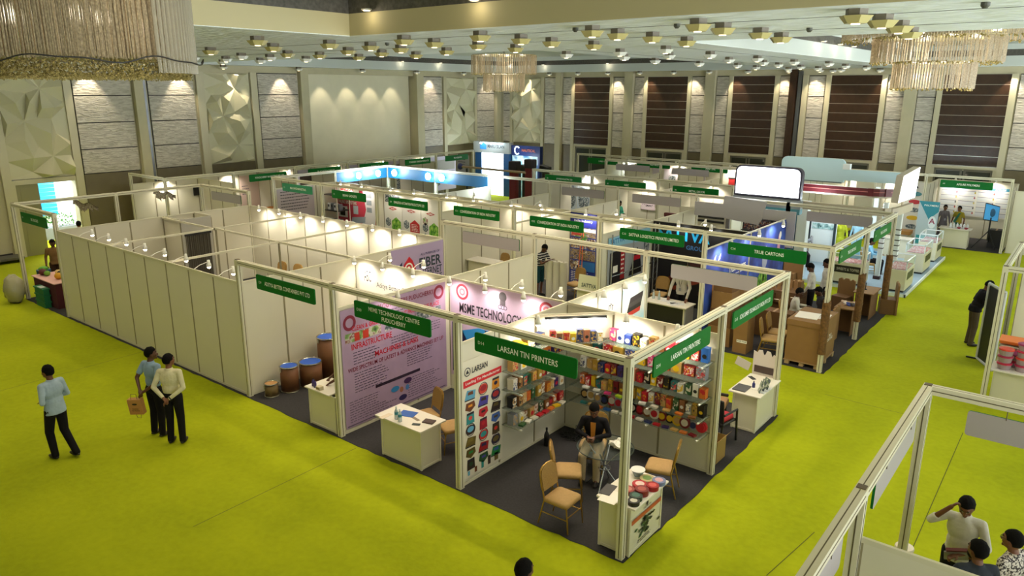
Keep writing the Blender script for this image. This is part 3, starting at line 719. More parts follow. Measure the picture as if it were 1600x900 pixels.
for i, s in enumerate(('JOHNSON ELECTRIC CO', 'NSIC', 'METAL DECOR')): sign(G+'in the third row, %s of three' % ('left', 'middle', 'right')[i], (-13.45+3*i, 18), (1, 0), s, 'B%d' % (i+4))
for i, s in enumerate(('LUMEN TECH', 'POLY PACK', 'PRINT LINE', 'AGRO WORKS')): sign(G+'along the far wall, %s from the left' % ordi(i), (-16.45+3*i, 26), (1, 0), s, None)
sign(G+'over the polymer booth at far right', (.15, 26.9), (1, 0), 'APSURE POLYMERS', 'A9')
for i, s in enumerate(('PONDICHERRY MARKETING PVT LTD', 'SVL AQUATECH CORP LTD', 'SRI BALAJI CORP', 'STANDARD CARBON PRODUCTS', 'TECH SERVICES')):
    sign(G+'on the left wall row, %s from the near end' % ordi(i), (-23.8, 10.65+3*i), (0, 1), s, None)
N_ = 'blank grey sign back '
for lab, c, r in (('over the fibre internet booth', (-7.38, 6), (-1, 0)), ('hiding the head of the man with lanyard', (-1.48, 6), (-1, 0)), ('above the row behind the lit blue booth', (-10.5, 15), (-1, 0)), ('right of the circle picture posters', (-7.5, 15), (-1, 0)),
                  ('over the far carton booth, before the blue island', (-1.5, 15), (-1, 0)), ('on the back of the third row, left', (-13.5, 24), (-1, 0)), ('on the back of the third row, right', (-10.5, 24), (-1, 0)),
                  ('at lower right, nearer the corner post', (3.19, -.06), (0, -1)), ('at the bottom edge, nearest the camera', (3.19, -3.0), (0, -1)), ('at right edge above the three visitors', (4.55, 1.42), (-1, 0)),
                  ('pale, hanging left of the middle row', (-19.4, 6), (-1, 0))):
    sign(N_+lab, c, r, group=BB, z=2.62)
s6 = thing('shaped_sign_back', 'large grey angular sign back hanging behind the logistics booth', 'sign', (-4.2, 15.0, 2.5))
m = MB(); y = 14.85
m.prism([(-6.0, y, 2.75), (-4.95, y, 2.75), (-4.95, y, 2.3), (-6.0, y, 2.3)], (0, .03, 0)).prism([(-4.98, y-.02, 3.02), (-3.62, y-.02, 2.95), (-3.72, y-.02, 2.4), (-3.85, y-.02, 2.2), (-4.95, y-.02, 2.3), (-5.05, y-.02, 2.6)], (0, .05, 0)).prism([(-3.7, y, 2.72), (-2.7, y, 2.72), (-2.7, y, 1.6), (-2.95, y, 1.6), (-2.95, y, 2.4), (-3.7, y, 2.4)], (0, .03, 0))
m.build('board', mat('grey_board', '#a9a5a6', .5), s6)
# booth carpets
M_dark = mat('charcoal_carpet', '#3c3a3b', .95, noise=.12, nscale=30, spec=.1)
def booth_carpet(label, x0, y0, x1, y1, sd):
    R = random.Random(sd); p = []
    for a, b in (((x0, y0), (x1, y0)), ((x1, y0), (x1, y1)), ((x1, y1), (x0, y1)), ((x0, y1), (x0, y0))):
        n = max(2, int(math.hypot(b[0]-a[0], b[1]-a[1])/.22)); dx, dy = (b[0]-a[0])/n, (b[1]-a[1])/n
        p += [(a[0]+dx*i+R.uniform(-.018, .018), a[1]+dy*i+R.uniform(-.018, .018), .004) for i in range(n)]
    o = MB().prism(p, (0, 0, .004)).build('booth_carpet', M_dark); tag(o, label, 'carpet', 'dark booth carpets')
booth_carpet('dark grey carpet under the front row of booths', -21.05, -.08, .1, 6.08, 1)
booth_carpet('dark grey carpet under the middle row and carton booths', -21.1, 8.95, .12, 15.1, 2)
booth_carpet('dark grey carpet under the third row', -15.1, 17.9, -5.9, 24.1, 3)
booth_carpet('dark grey carpet under the polymer booth', -4.4, 26.8, 1.75, 30, 4)
booth_carpet('dark grey carpet along the left wall row', -26.7, 6, -23.7, 24.2, 5)

# ---- arm spotlights
M_lampw = mat('lamp_white', '#e6e2d6', .35)
M_bulb = mat('halogen_bulb', '#fff4dc', .3, emit=30, ecol='#ffeccb')
M_bulbc = mat('flood_bulb', '#ffffff', .3, emit=40, ecol='#d6f4ff')
def make_arm():
    t = thing('arm_spotlight', '', 'spotlight', (0, 0, 0))
    MB().tube([(0, 0, 0), (0, .12, .06), (0, .32, .1)], .008, 6).build('arm', M_lampw, t, world=False)
    lh_ = MB().lathe([(.03, .12), (.035, .06), (.05, .03), (.055, -.03), (.045, -.03)], (0, .34, .02), 12).build('lamp_head', M_lampw, t, world=False, smooth=True)
    MB().ell((0, .34, -.02), (.04, .04, .035), 10, 6).build('bulb', M_bulb, lh_, world=False)
    return t
arm0 = make_arm(); nar = 0
def arm(x, y, out, label, power=16, color=NEUT, z=HW, light=True, grp='arm spotlights on the walls'):
    global nar
    rz = math.atan2(-out[0], out[1])
    if nar == 0: arm0.location = (x, y, z); arm0.rotation_euler = (0, 0, rz); arm0['label'] = label; arm0['group'] = grp
    else: dup(arm0, (x, y, z), rz, label, grp)
    nar += 1
    if light:
        l = add_light('SPOT', 'spot_beam', (x+out[0]*.34, y+out[1]*.34, z-.06), power, color, size=.04, spot=2.5, blend=.8)
        l.data.energy *= 2.3; aim(l, (x-out[0]*.02, y-out[1]*.02, z-.75))
S_ = 'white arm spotlight '
for i in range(8): arm(-16.6+i*.97, .02, (0, 1), S_+'inside the long white wall, %s from the left' % ordi(i), 12, light=i % 2 == 0)
for i in range(7): arm(-16.9+i*1.1, 5.98, (0, -1), S_+'on the back wall of the empty enclosure, %s from the left' % ordi(i), 20)
for i in range(3): arm(-8.6+i*.95, 2.98, (0, -1), S_+'over the lettered wall of the drum booth, %s of three' % ('left', 'middle', 'right')[i], 20)
for i in range(2): arm(-8.2+i*1.1, 3.02, (0, 1), S_+'behind the lettered wall, %s of two' % ('left', 'right')[i], 8)
for i in range(3): arm(-5.65+i*.95, 2.98, (0, -1), S_+'over the pink technology banner, %s of three' % ('left', 'middle', 'right')[i], 16)
for i in range(3): arm(-5.3+i*.95, 3.02, (0, 1), S_+'behind the pink technology banner, %s of three' % ('left', 'middle', 'right')[i], 8)
arm(-1.55, 2.98, (0, -1), S_+'over the middle of the tin booth back shelves', 22); arm(-.6, 2.98, (0, -1), S_+'over the right end of the tin booth back shelves', 20); arm(-2.98, 1.6, (1, 0), S_+'over the left wall shelves of the tin booth', 18)
for i in range(3): arm(-2.98, 3.7+i*.8, (1, 0), S_+'over the car seat posters, %s of three' % ('near', 'middle', 'far')[i], 11)
arm(-5.97, 1.2, (1, 0), S_+'above the lilac infrastructure banner', 7, light=True)
for b in range(5):
    for k in range(2): arm(-20.2+3*b+k*1.3, 11.98, (0, -1), S_+'in the middle row, %s booth from the left, %s lamp' % (ordi(b), ('left', 'right')[k]), 24 if b > 1 else 18)
for k in range(2): arm(-5.0+k*1.0, 11.98, (0, -1), S_+'shining on the cyan logo wall, %s of two' % ('left', 'right')[k], 9, COOL)
for k in range(3): arm(-2.98, 9.8+k*1.9, (1, 0), S_+'over the blue carton posters, %s of three' % ('near', 'middle', 'far')[k], 24)
for i in range(3): arm(-14+3*i, 20.98, (0, -1), S_+'added to light the third row, bay %d' % (i+1), 45)  # arm lamps added to give each third row booth its light
for i in range(5): arm(-16.5+3*i, 28.98, (0, -1), S_+'in the far wall row, bay %d' % (i+1), 40, COOL if i == 0 else NEUT)
for k in range(2): arm(-.6+k*1.5, 29.88, (0, -1), S_+'in the polymer booth, %s of two' % ('left', 'right')[k], 30)
arm(-2.8, 28.18, (0, -1), S_+'over the machine posters left of the polymer booth', 40)
for i in range(6): arm(-26.68, 7.5+3*i, (1, 0), S_+'in the left wall row, %s from the near end' % ordi(i), 40)
for i in range(4): arm(-13.5+3*i if i < 2 else -13.5+3*i, 12.02, (0, 1), S_+'on the back side of the middle row, bay %d' % (i+1), 14)
arm(4.6, 11.58, (0, -1), S_+'over the framed print behind the plastic containers', 40)
tb = thing('tube_light', 'bright tube light under the diagonal corner panel of the tin booth', 'tube light', (-2.5, 2.45, 2.42))
d = Vector((1, 1, 0)).normalized(); n_ = Vector((1, -1, 0)).normalized()
c0 = Vector((-2.49, 2.49, 2.43))+n_*.06
MB().prism([c0-d*.55, c0+d*.55, c0+d*.55+Vector((0, 0, .04)), c0-d*.55+Vector((0, 0, .04))], n_*.05).build('batten', M_blackp, tb)
MB().cyl(c0-d*.53+n_*.03-Vector((0, 0, .02)), c0+d*.53+n_*.03-Vector((0, 0, .02)), .014).build('tube', mat('tube_glow', '#ffffff', .3, emit=25, ecol='#fff3da'), tb)
for s in (-.35, 0, .35): add_light('POINT', 'tube_glow_light', c0+d*s+n_*.1-Vector((0, 0, .05)), 4.5, NEUT, size=.05)
# blue fascia with flood lamps
M_blue = mat('blue_fascia', '#145f8c', .45)
bf = thing('blue_fascia_board', 'blue fascia boards hung round the brightly lit booth', 'fascia board', (-18, 15, 2.4))
for (a, b) in (((-21, 12.1), (-21, 14.9)), ((-20.9, 15), (-18.05, 15)), ((-17.95, 15), (-15.05, 15))):
    MB().box(a[0]-.012, a[1]-.012-(.07 if a[1] > 14.95 else 0), 2.42, b[0]+.012, b[1]+.012-(.07 if a[1] > 14.95 else 0), 2.87).build('board', M_blue, bf)
for i, (x, y) in enumerate(((-20.75, 13.1), (-20.75, 14.2), (-20.3, 14.75), (-18.2, 14.75), (-17.4, 14.75), (-14.6, 14.75))):
    t = thing('flood_lamp', 'dazzling white flood lamp on the blue fascia, %s from the left' % ordi(i), 'flood lamp', (x, y, 2.66), 0, 'flood lamps of the blue booth')
    MB().box(x-.07, y+.0, 2.6, x+.07, y+.06, 2.78).build('housing', M_lampw, t)
    MB().ell((x, y-.02, 2.68), (.15, .06, .15), 14, 8).build('bulb', M_bulbc, t)  # bulb drawn oversize to stand in for the lamp's glare
    l = add_light('SPOT', 'flood_beam', (x, y-.12, 2.66), 55, COOL, size=.12, spot=2.6, blend=.7); aim(l, (x+.6, y-2.0, .8)); add_light('POINT', 'flood_glow', (x, y-.25, 2.72), 40, COOL, size=.15)

# ================================================================ printed posters and banners
K = lambda h, r=.55: col(h, r)
NM = lambda **k: k
RX, RY = (1, 0, 0), (0, 1, 0)     # reading along +x: sheet faces -y ; reading along +y: sheet faces +x
ink, red_, white, navy = K('#2b2530'), K('#c2162c'), K('#f2efe6'), K('#1d2450')
photo_a = ramp_mat('photo_campus', [(.3, '#31502c'), (.45, '#7c9a54'), (.52, '#b9b2a4'), (.62, '#7a3a2a'), (.75, '#d8d6d0')], 6)
photo_b = ramp_mat('photo_machines', [(.3, '#202225'), (.45, '#4c5a60'), (.55, '#8a8f90'), (.7, '#d9d6cc')], 14)
photo_c = ramp_mat('photo_crowd', [(.25, '#1c1a1e'), (.4, '#4d3b2c'), (.5, '#a08a62'), (.58, '#30305c'), (.7, '#d8cdb4')], 11, voronoi=False)
photo_d = ramp_mat('photo_people', [(0, '#20222e'), (.3, '#6a4a34'), (.5, '#b8a27a'), (.7, '#2f3a72'), (1, '#ddd6c4')], 16, voronoi=True)
leafy = ramp_mat('leaf_print', [(.35, '#2c6a1c'), (.5, '#66a12c'), (.65, '#a9c85a')], 9)
def names(pr, base='print', **kw):
    """child names by material"""
    out = {}
    for k in pr.mb: k = k.split('#')[0]; out[k] = 'picture' if k.startswith(('photo', 'leaf')) else 'printed_shape'
    for m, n in kw.items(): pass
    return out
def done(t, pr, let=()):
    nm = names(pr)
    for m in let: nm[m.name] = 'lettering'
    pr.build(t, nm)

lil = mat('lilac_vinyl', '#a58ca8', .38, noise=.05, nscale=3, bump=.25, bscale=2.2)
# tall lilac banner
t, p = sheet('infrastructure_banner', 'tall lilac banner crowded with red headings and photos, left of the two tan chairs', 'banner', (-5.975, .1, .1), RY, 2.75, 2.33, lil)
mar = K('#7a1d33'); sm = K('#5b4e63')
p.text('TECHNOLOGY CENTRE PUDUCHERRY', 1.45, 2.2, mar, .1, 1.9); p.lines(.6, 2.07, 2.2, 2, .06, sm, .02)
p.text('CLEAN & GREEN ENVIRONMENT PRIDE OF THE PLACE', 1.4, 1.93, red_, .09, 2.3)
p.ring(.2, 2.06, .09, .15, mar); p.ring(2.55, 2.15, .09, .15, mar)
for u0, u1, m in ((.08, .95, photo_a), (1.05, 1.75, photo_b), (1.9, 2.6, photo_b)): p.rect(u0, 1.68, u1, 1.86, m)
p.rect(.3, 1.68, .42, 1.84, K('#b8321c'), 2); p.rect(.5, 1.68, .64, 1.84, K('#b8321c'), 2)
p.text('INFRASTRUCTURE', .72, 1.58, red_, .12, 1.0); p.lines(.25, 1.45, 1.0, 5, .055, sm, .016); p.lines(1.2, 1.5, 2.0, 5, .055, sm, .016, seed=4); p.lines(2.1, 1.55, 2.6, 4, .055, sm, .016, seed=8)
p.text('MACHINES & LABS', 1.35, 1.3, red_, .11, 1.15); p.text('WIDE SPECTRUM OF LATEST & ADVANCE MACHINES SET UP', 1.38, 1.14, mar, .085, 2.55)
p.lines(.25, 1.03, 1.2, 8, .052, sm, .016, seed=2); p.lines(1.6, 1.05, 2.4, 6, .05, sm, .016, seed=3)
p.rect(.75, .6, 1.95, .66, K('#2a1b30')); p.lines(.1, .5, 1.0, 6, .05, sm, .014, seed=5); p.lines(1.6, .52, 2.6, 9, .05, sm, .014, seed=6); p.lines(.1, .2, 1.4, 3, .05, sm, .014, seed=7)
for u, v, m in ((1.25, .42, K('#2f7db5')), (1.6, .5, K('#3a1f4a')), (1.42, .36, K('#a06a4a')), (1.58, .36, K('#4a78b0')), (1.45, .18, K('#2a2050'))): p.disc(u, v, .11 if m in (K('#2f7db5'), K('#3a1f4a'), K('#2a2050')) else .05, .06, m, 2)
p.rect(.03, .03, 2.7, .05, sm); done(t, p, (red_, mar))

# pink technology banner
t, p = sheet('technology_banner', 'pale pink vinyl banner with black technology centre heading and red ring emblems', 'banner', (-5.95, 2.975, .35), RX, 2.88, 2.12, mat('pink_vinyl', '#c9afc8', .32, bump=.4, bscale=2))
p.text('MSME TECHNOLOGY CENTRE', 1.42, 1.56, ink, .21, 2.3, bold=.02); p.text('PUDUCHERRY', 1.42, 1.34, ink, .12, .8)
for u in (.35, 2.5): p.ring(u, 1.9, .12, .17, K('#a22a3c')); p.ring(u, 1.9, .04, .08, K('#b8606c'))
p.disc(1.43, 1.98, .1, .1, K('#4a4348')); p.rect(1.36, 1.8, 1.5, 1.9, K('#5a5158')); p.ring(1.36, 1.76, .03, .045, sm); p.ring(1.43, 1.76, .03, .045, sm); p.ring(1.5, 1.76, .03, .045, sm)
p.poly([(.05, .1), (.6, .1), (.6, .65), (.3, 1.12), (.05, 1.2)], K('#1c2350')); p.poly([(.3, 1.05), (.6, .65), (1.6, .98), (1.9, 1.16), (.8, 1.2)], K('#2f8ed0')); p.poly([(.6, .1), (2.85, .1), (2.85, .8), (1.6, .9), (.6, .65)], K('#3a62b0'))
p.text('TOOL ROOM', 1.25, 1.14, ink, .09, .6); done(t, p, (ink,))

# fibre internet banner
t, p = sheet('internet_banner', 'lilac fibre internet banner with red rounded triangle emblem', 'banner', (-8.975, 4.1, .8), RY, 1.88, 1.66, mat('lilac_print', '#ab98bd', .45))
p.poly([(.3, .95), (.42, 1.25), (.6, 1.42), (.72, 1.3), (.86, .98), (.6, .9)], K('#c0182c')); p.ring(.58, 1.12, .1, .14, white, 2); p.disc(.58, 1.12, .05, .05, white, 2); p.poly([(.22, .98), (.27, 1.25), (.36, 1.32), (.33, 1.0)], navy); p.rect(.36, .76, .86, .86, red_)
p.text('ALL PURPOSE OF', 1.35, 1.4, navy, .06, .7); p.text('FIBER', 1.35, 1.18, K('#243240'), .26, .8, bold=.02); p.text('INTERNET', 1.35, .92, K('#243240'), .19, .85); p.text('LEASED LINE', 1.35, .72, K('#243240'), .15, .85); p.text('SERVICE', 1.35, .52, K('#243240'), .12, .6); done(t, p, (K('#243240'),))

# drum booth name wall
t, p = sheet('name_banner', 'white banner with thin dark company lettering behind the drum booth', 'banner', (-8.85, 2.975, .4), RX, 2.75, 2.0, mat('white_print', '#dcd6c8', .5))
p.text('ABC', .3, 1.72, ink, .26, .24, bold=0); p.text('Aditya Better Containers Pvt Ltd', 1.55, 1.55, ink, .16, 1.9, bold=0); p.text('Aditya Packaging Solutions', 1.6, 1.25, ink, .15, 1.6, bold=0); done(t, p, (ink,))

# tin products poster
t, p = sheet('product_poster', 'white poster showing rows of printed tins at the tin booth entrance', 'poster', (-2.98, .06, .12), RY, 1.0, 2.05, mat('poster_cream', '#e0d8c4', .4))
p.ring(.12, 1.86, .06, .075, ink); p.poly([(.08, 1.83), (.16, 1.83), (.12, 1.9)], ink); p.text('LARSAN', .42, 1.86, ink, .1, .38, bold=.02)
p.rect(.02, 1.6, .97, 1.72, K('#d0222a')); p.text('Leading Tin Manufacturer', .5, 1.66, white, .06, .85)
R = random.Random(5)
pal = ['#5fa0c0', '#c8402c', '#d88a20', '#6a3a1c', '#4a3f9a', '#30244a', '#2f8a8a', '#b8222a', '#2a1c18', '#3a2a22', '#9a1a2a', '#3c5ca0', '#6a5a2a', '#c0302a', '#4a3a20', '#5a4a1c', '#a02020', '#281c3a', '#302418', '#244a2a', '#1f7a3a', '#7a6a2a']
kk = 0
for r in range(7):
    for c in range(3):
        u, v = .18+c*.32, 1.46-r*.205; m = K(pal[kk % len(pal)]); m2 = K(pal[(kk*7+3) % len(pal)]); q = kk % 4; kk += 1
        z_ = 1.22; J = lambda pts: [(u+x*z_, v+y*z_) for x, y in pts]
        if q == 0: p.poly(J([(-.11, -.06), (.09, -.07), (.11, .04), (-.06, .07)]), m); p.poly(J([(-.05, 0), (.06, -.01), (.05, .04), (-.04, .04)]), m2, 2); p.poly(J([(-.11, -.06), (.09, -.07), (.09, -.085), (-.11, -.075)]), ink, 3)
        elif q == 1: p.disc(u, v, .12, .085, m); p.disc(u, v+.01, .08, .05, m2, 2); p.ring(u, v, .1, .112, ink, 3)
        elif q == 2: p.poly(J([(-.08, -.08), (.08, -.08), (.07, .08), (-.07, .08)]), m); p.disc(u, v, .045, .035, m2, 2); p.poly(J([(-.07, .05), (.07, .05), (.07, .08), (-.07, .08)]), ink, 3)
        else: p.poly(J([(-.1, -.03), (0, -.08), (.1, -.02), (.08, .06), (-.08, .06)]), m); p.rect(u-.05, v-.01, u+.05, v+.03, m2, 2)
for i, (h, w) in enumerate(((.08, .05), (.1, .06), (.13, .06), (.16, .07), (.14, .1))): p.rect(.1+i*.17, .04, .1+i*.17+w, .04+h, K(pal[i*3 % 20]))
done(t, p, (white,))

# car seat posters behind the tin booth
t, p = sheet('seat_cover_poster', 'pale blue lit poster of stacked black and red cushions behind the tin booth', 'poster', (-2.975, 5.0, .7), RY, .95, 1.68, ramp_mat('sky_gradient_print', [(.3, '#e8e6dc'), (.55, '#9fd0dc'), (.7, '#4fa6c4')], 1.2, 1))
for i, m in enumerate((K('#c03a2c'), K('#2a2624'), K('#4a4442'), K('#3a3234'))): p.poly([(.15+.04*i, .95+.1*i), (.75+.03*i, 1.0+.1*i), (.78+.03*i, 1.12+.1*i), (.2+.04*i, 1.07+.1*i)], m, 1+i)
done(t, p)
t, p = sheet('sketch_poster', 'white lit poster with thin black sketch marks behind the tin booth', 'poster', (-2.975, 4.05, .7), RY, .9, 1.68, mat('white_glossy', '#e9e4d8', .3))
for a in ((.4, 1.3), (.46, 1.32), (.52, 1.28), (.38, 1.15), (.5, 1.12)): p.rect(a[0], a[1], a[0]+.02, a[1]+.12, ink); p.rect(a[0], a[1]+.08, a[0]+.06, a[1]+.1, ink)
p.poly([(.1, .9), (.3, .95), (.28, 1.02), (.1, .98)], ink); done(t, p)
t, p = sheet('hat_poster', 'white poster with a dark sweeping shape at the near end behind the tin booth', 'poster', (-2.975, 3.1, .7), RY, .9, 1.68, mat('white_glossy', '#e9e4d8', .3))
p.poly([(.2, 1.25), (.8, 1.35), (.85, 1.42), (.5, 1.48), (.3, 1.4)], ink); done(t, p)

# photo collage
t, p = sheet('photo_collage', 'tall blue and sepia photo collage panel beside a tan chair', 'banner', (-8.97, 11.965, .05), RX, 1.0, 2.4, mat('collage_blue', '#22307e', .45))
p.rect(0, 1.98, 1.0, 2.4, K('#232a86')); p.text('Confederation of', .5, 2.28, white, .07, .7); p.text('India Industry', .5, 2.14, white, .1, .7)
for (a, b, c, d, m) in ((.02, 1.62, .45, 1.93, photo_a), (.48, 1.62, .98, 1.93, photo_c), (.02, 1.24, .98, 1.58, photo_d), (.02, .86, .98, 1.2, photo_c), (.4, .5, .98, .82, K('#2a6aa8')), (.02, .5, .36, .82, photo_d)): p.rect(a, b, c, d, m)
p.rect(.05, 1.66, .42, 1.74, K('#a33c2c'), 2); p.rect(.5, 1.8, .98, 1.9, white, 2); p.lines(.06, .42, .95, 6, .06, white, .02, 2); done(t, p, (white,))

# logistics booth
t, p = sheet('logo_wall', 'black back wall with large cyan logo letters above it', 'banner', (-5.97, 11.96, .02), RX, 2.9, 2.47, mat('print_black', '#120d10', .4))
cy = mat('cyan_letters', '#25a8dc', .4)
p.text('SATTVA', 1.0, 2.15, cy, .36, 1.65, bold=.03); p.text('GROUP', 1.42, 1.8, K('#3a6a9c'), .13, .62)
p.poly([(.3, .6), (1.2, 1.3), (1.25, 1.2), (.5, .55)], K('#5a2416')); p.poly([(.6, .5), (1.6, .9), (1.65, .8), (.8, .45)], K('#803018')); p.poly([(1.2, 1.45), (2.8, 1.6), (2.8, 1.1), (1.3, 1.2)], K('#3a1210')); p.poly([(1.7, .3), (2.8, .5), (2.8, .35), (1.9, .2)], K('#2a1014')); done(t, p, (cy,))
t, p = sheet('machine_banner', 'grey banner with black and red product pictures, left of the logistics counter', 'banner', (-5.965, 9.35, .75), RY, 2.4, 1.6, mat('print_grey', '#a3a7ac', .45))
p.poly([(0, 1.35), (2.4, 1.2), (2.4, 1.58), (0, 1.58)], K('#8cc0d8')); p.text('SATTVA', .5, 1.46, K('#1d6aa8'), .15, .75, bold=.02)
p.poly([(.12, .25), (.95, .25), (.95, 1.2), (.12, 1.15)], K('#161214'), 2); p.rect(.7, .3, .93, 1.17, K('#a31a24'), 3); p.rect(.3, .55, .55, .75, white, 3); p.lines(.73, 1.1, .92, 6, .13, white, .05, 4)
p.poly([(1.2, .3), (1.95, .3), (1.85, .85), (1.65, 1.1), (1.45, .85)], K('#141114'), 2); p.rect(1.4, .72, 1.85, .86, K('#c01c2c'), 3); p.rect(2.05, .9, 2.35, 1.2, photo_b, 2); done(t, p, (white,))
ts = thing('truss_stand', 'silver tube stand in front of the grey banner', 'stand', (-5.85, 11, 0))
M_tube = mat('silver_tube', '#b9bcc0', .25, metal=.9)
for y in (9.4, 10.6, 11.9): MB().cyl((-5.86, y, .02), (-5.86, y, 2.45), .02).build('tube_post', M_tube, ts)
for z in (.75, 1.25): MB().cyl((-5.86, 9.4, z), (-5.86, 11.9, z), .016).build('cross_tube', M_tube, ts)
tl = thing('truss_tower', 'silver lattice truss leg by the black logo wall', 'truss', (-5.7, 11.7, 0))
m = MB()
for dx, dy in ((0, 0), (.12, 0), (.06, .1)): m.cyl((-5.7+dx, 11.6+dy, 0), (-5.7+dx, 11.6+dy, 2.5), .012, n=6)
m.build('chord', M_tube, tl); m = MB()
for i in range(12): m.cyl((-5.7, 11.6, .1+i*.2), (-5.58, 11.6, .3+i*.2), .006, n=5).cyl((-5.58, 11.6, .1+i*.2), (-5.64, 11.7, .3+i*.2), .006, n=5)
m.build('lacing', M_tube, tl)

# carton booth posters
bl = ramp_mat('blue_night_print', [(.3, '#1a2360'), (.5, '#2c3f92'), (.7, '#3f62c0')], 1.5, 2)
t, p = sheet('carton_poster', 'deep blue poster with white slogan and carton pictures, near half of the carton wall', 'poster', (-2.975, 9.06, .05), RY, 2.88, 2.42, bl)
p.rect(.5, .6, 1.1, 1.55, K('#c08850')); p.rect(.56, .65, 1.04, 1.5, K('#b07a44'), 2); p.text('Trust Cartons', 2.1, 1.62, white, .17, 1.15); p.text('for every product', 2.25, 1.45, white, .07, .8); p.poly([(1.9, .4), (2.6, .4), (2.6, 1.1), (2.3, 1.25), (1.9, 1.0)], leafy); p.rect(2.2, .3, 2.5, .75, K('#b03a24'), 2)
for u in (.45, .75, 2.3): p.poly([(u, 2.0), (u+.12, 2.05), (u+.16, 2.2), (u+.05, 2.12)], white)
done(t, p, (white,))
t, p = sheet('carton_poster', 'deep blue poster with glass and flower pictures, far half of the carton wall', 'poster', (-2.975, 12.06, .05), RY, 2.88, 2.42, bl)
p.disc(1.2, 1.5, .22, .35, K('#9aa0b4')); p.rect(1.15, .8, 1.25, 1.2, K('#9aa0b4')); p.poly([(.5, .3), (1.6, .3), (1.5, .95), (.9, 1.1), (.5, .8)], leafy); p.rect(.9, .3, 1.3, .7, K('#c8b070'), 2); p.disc(2.3, 1.7, .12, .4, K('#c88aa0')); p.disc(2.35, 2.0, .1, .12, white, 2); done(t, p)

# middle row posters seen through the open bays
t, p = sheet('text_poster', 'grey poster of dark text lines under the teal sign', 'poster', (-20.975, 9.1, .35), RY, 1.75, 2.1, mat('print_mauve', '#b7aaae', .5))
p.lines(.15, 1.95, 1.5, 7, .12, K('#463f48'), .035); p.ring(.55, .75, .07, .1, ink); p.text('CE', 1.1, .78, ink, .16); p.text('NSF', .5, .4, ink, .14); p.ring(1.1, .4, .06, .09, ink); done(t, p, (ink,))
t, p = sheet('power_supply_poster', 'red and white power supply poster with device pictures', 'poster', (-20.95, 11.965, .5), RX, 2.55, 1.9, mat('print_red', '#c23a4e', .5))
p.poly([(1.5, 0), (2.55, 0), (2.55, 1.9), (1.7, 1.9), (1.9, 1.0)], K('#d9d4d4')); p.poly([(2.35, 0), (2.55, 0), (2.55, 1.4)], K('#a01a34'), 2); p.rect(.1, 1.62, 1.5, 1.9, white, 1); p.text('BRELION', .75, 1.76, red_, .18, .8, bold=.03)
p.text('FIVE YEAR WARRANTY', .7, 1.38, white, .12, 1.1); p.text('ONLINE UPS SYSTEMS', .72, 1.2, white, .14, 1.2, bold=.02)
p.rect(.12, .55, .72, 1.02, white, 2); p.rect(.24, .62, .56, .96, K('#26241f'), 3); p.poly([(.9, .3), (1.8, .45), (1.85, .7), (1.0, .6)], K('#9aa4b0'), 2); p.rect(1.1, .75, 1.4, 1.1, K('#b9c6d0'), 3)
for v in (.9, 1.2, 1.5): p.rect(1.95, v, 2.25, v+.2, K('#8d949a'), 2)
p.poly([(1.2, .05), (2.3, .05), (2.2, .35), (1.6, .4)], K('#d6e0ea'), 3); done(t, p, (white, red_))
for i, (m, lab) in enumerate(((leafy, 'with a green leaf hexagon, left of three'), (K('#b4262a'), 'with a red hexagon, middle of three'), (leafy, 'with two green hexagons, right of three'))):
    t, p = sheet('hexagon_poster', 'white poster '+lab, 'poster', (-17.95+1.04*i, 11.965, .2), RX, 1.02, 2.25, mat('print_white', '#dcd8ce', .5), group='hexagon posters')
    p.rect(.08, 1.75, .9, 2.15, photo_b) if i == 0 else None
    p.poly([(.25, 1.5), (.5, 1.57), (.75, 1.5), (.5, 1.43)], K('#a8443c')); p.text('AGRO', .5, 1.5, white, .06, .22)
    hx = lambda u, v, r: [(u+r*math.cos(PI/6+k*PI/3), v+r*math.sin(PI/6+k*PI/3)*1.1) for k in range(6)]
    p.poly(hx(.68, .85, .3), m); p.poly(hx(.22, .95, .17), photo_b)
    if i == 2: p.poly(hx(.68, .3, .28), m); p.poly(hx(.22, .55, .17), photo_b); p.poly(hx(.22, 1.2, .15), photo_a)
    if i == 1: p.lines(.5, .98, .9, 5, .06, white, .02, 2)
    done(t, p)
t, p = sheet('notice_sheet', 'small white and red notice sheet on a cream wall behind the woman in teal', 'notice', (-11.3, 20.965, 1.2), RX, .9, .62, mat('print_pink', '#d9c6cc', .5))
p.disc(.45, .45, .06, .05, red_); p.text('SMARTFAB', .62, .45, red_, .07, .3); p.text('SMART', .4, .2, ink, .1, .35); p.rect(.68, .12, .8, .26, ink); p.lines(.05, .4, .28, 4, .06, sm, .02); done(t, p, (ink, red_))

# circle posters in the third row
for i in range(3):
    t, p = sheet('circle_poster', 'pale blue poster with a large round workshop picture, %s of three' % ('left', 'middle', 'right')[i], 'poster', (-16.2+.75*i, 20.965, .15), RX, .72, 2.2, mat('print_iceblue', '#b9c4cc', .5), group='circle posters')
    p.disc(.4, 1.15, .3, .42, photo_b, 1, 28); p.text('COMPOSITES', .36, 1.75, sm, .07, .5); p.lines(.1, 1.95, .6, 2, .08, sm, .02)
    if i == 0: p.rect(.05, .2, .3, 1.2, K('#8a7aa8'), 2)
    done(t, p, (sm,))

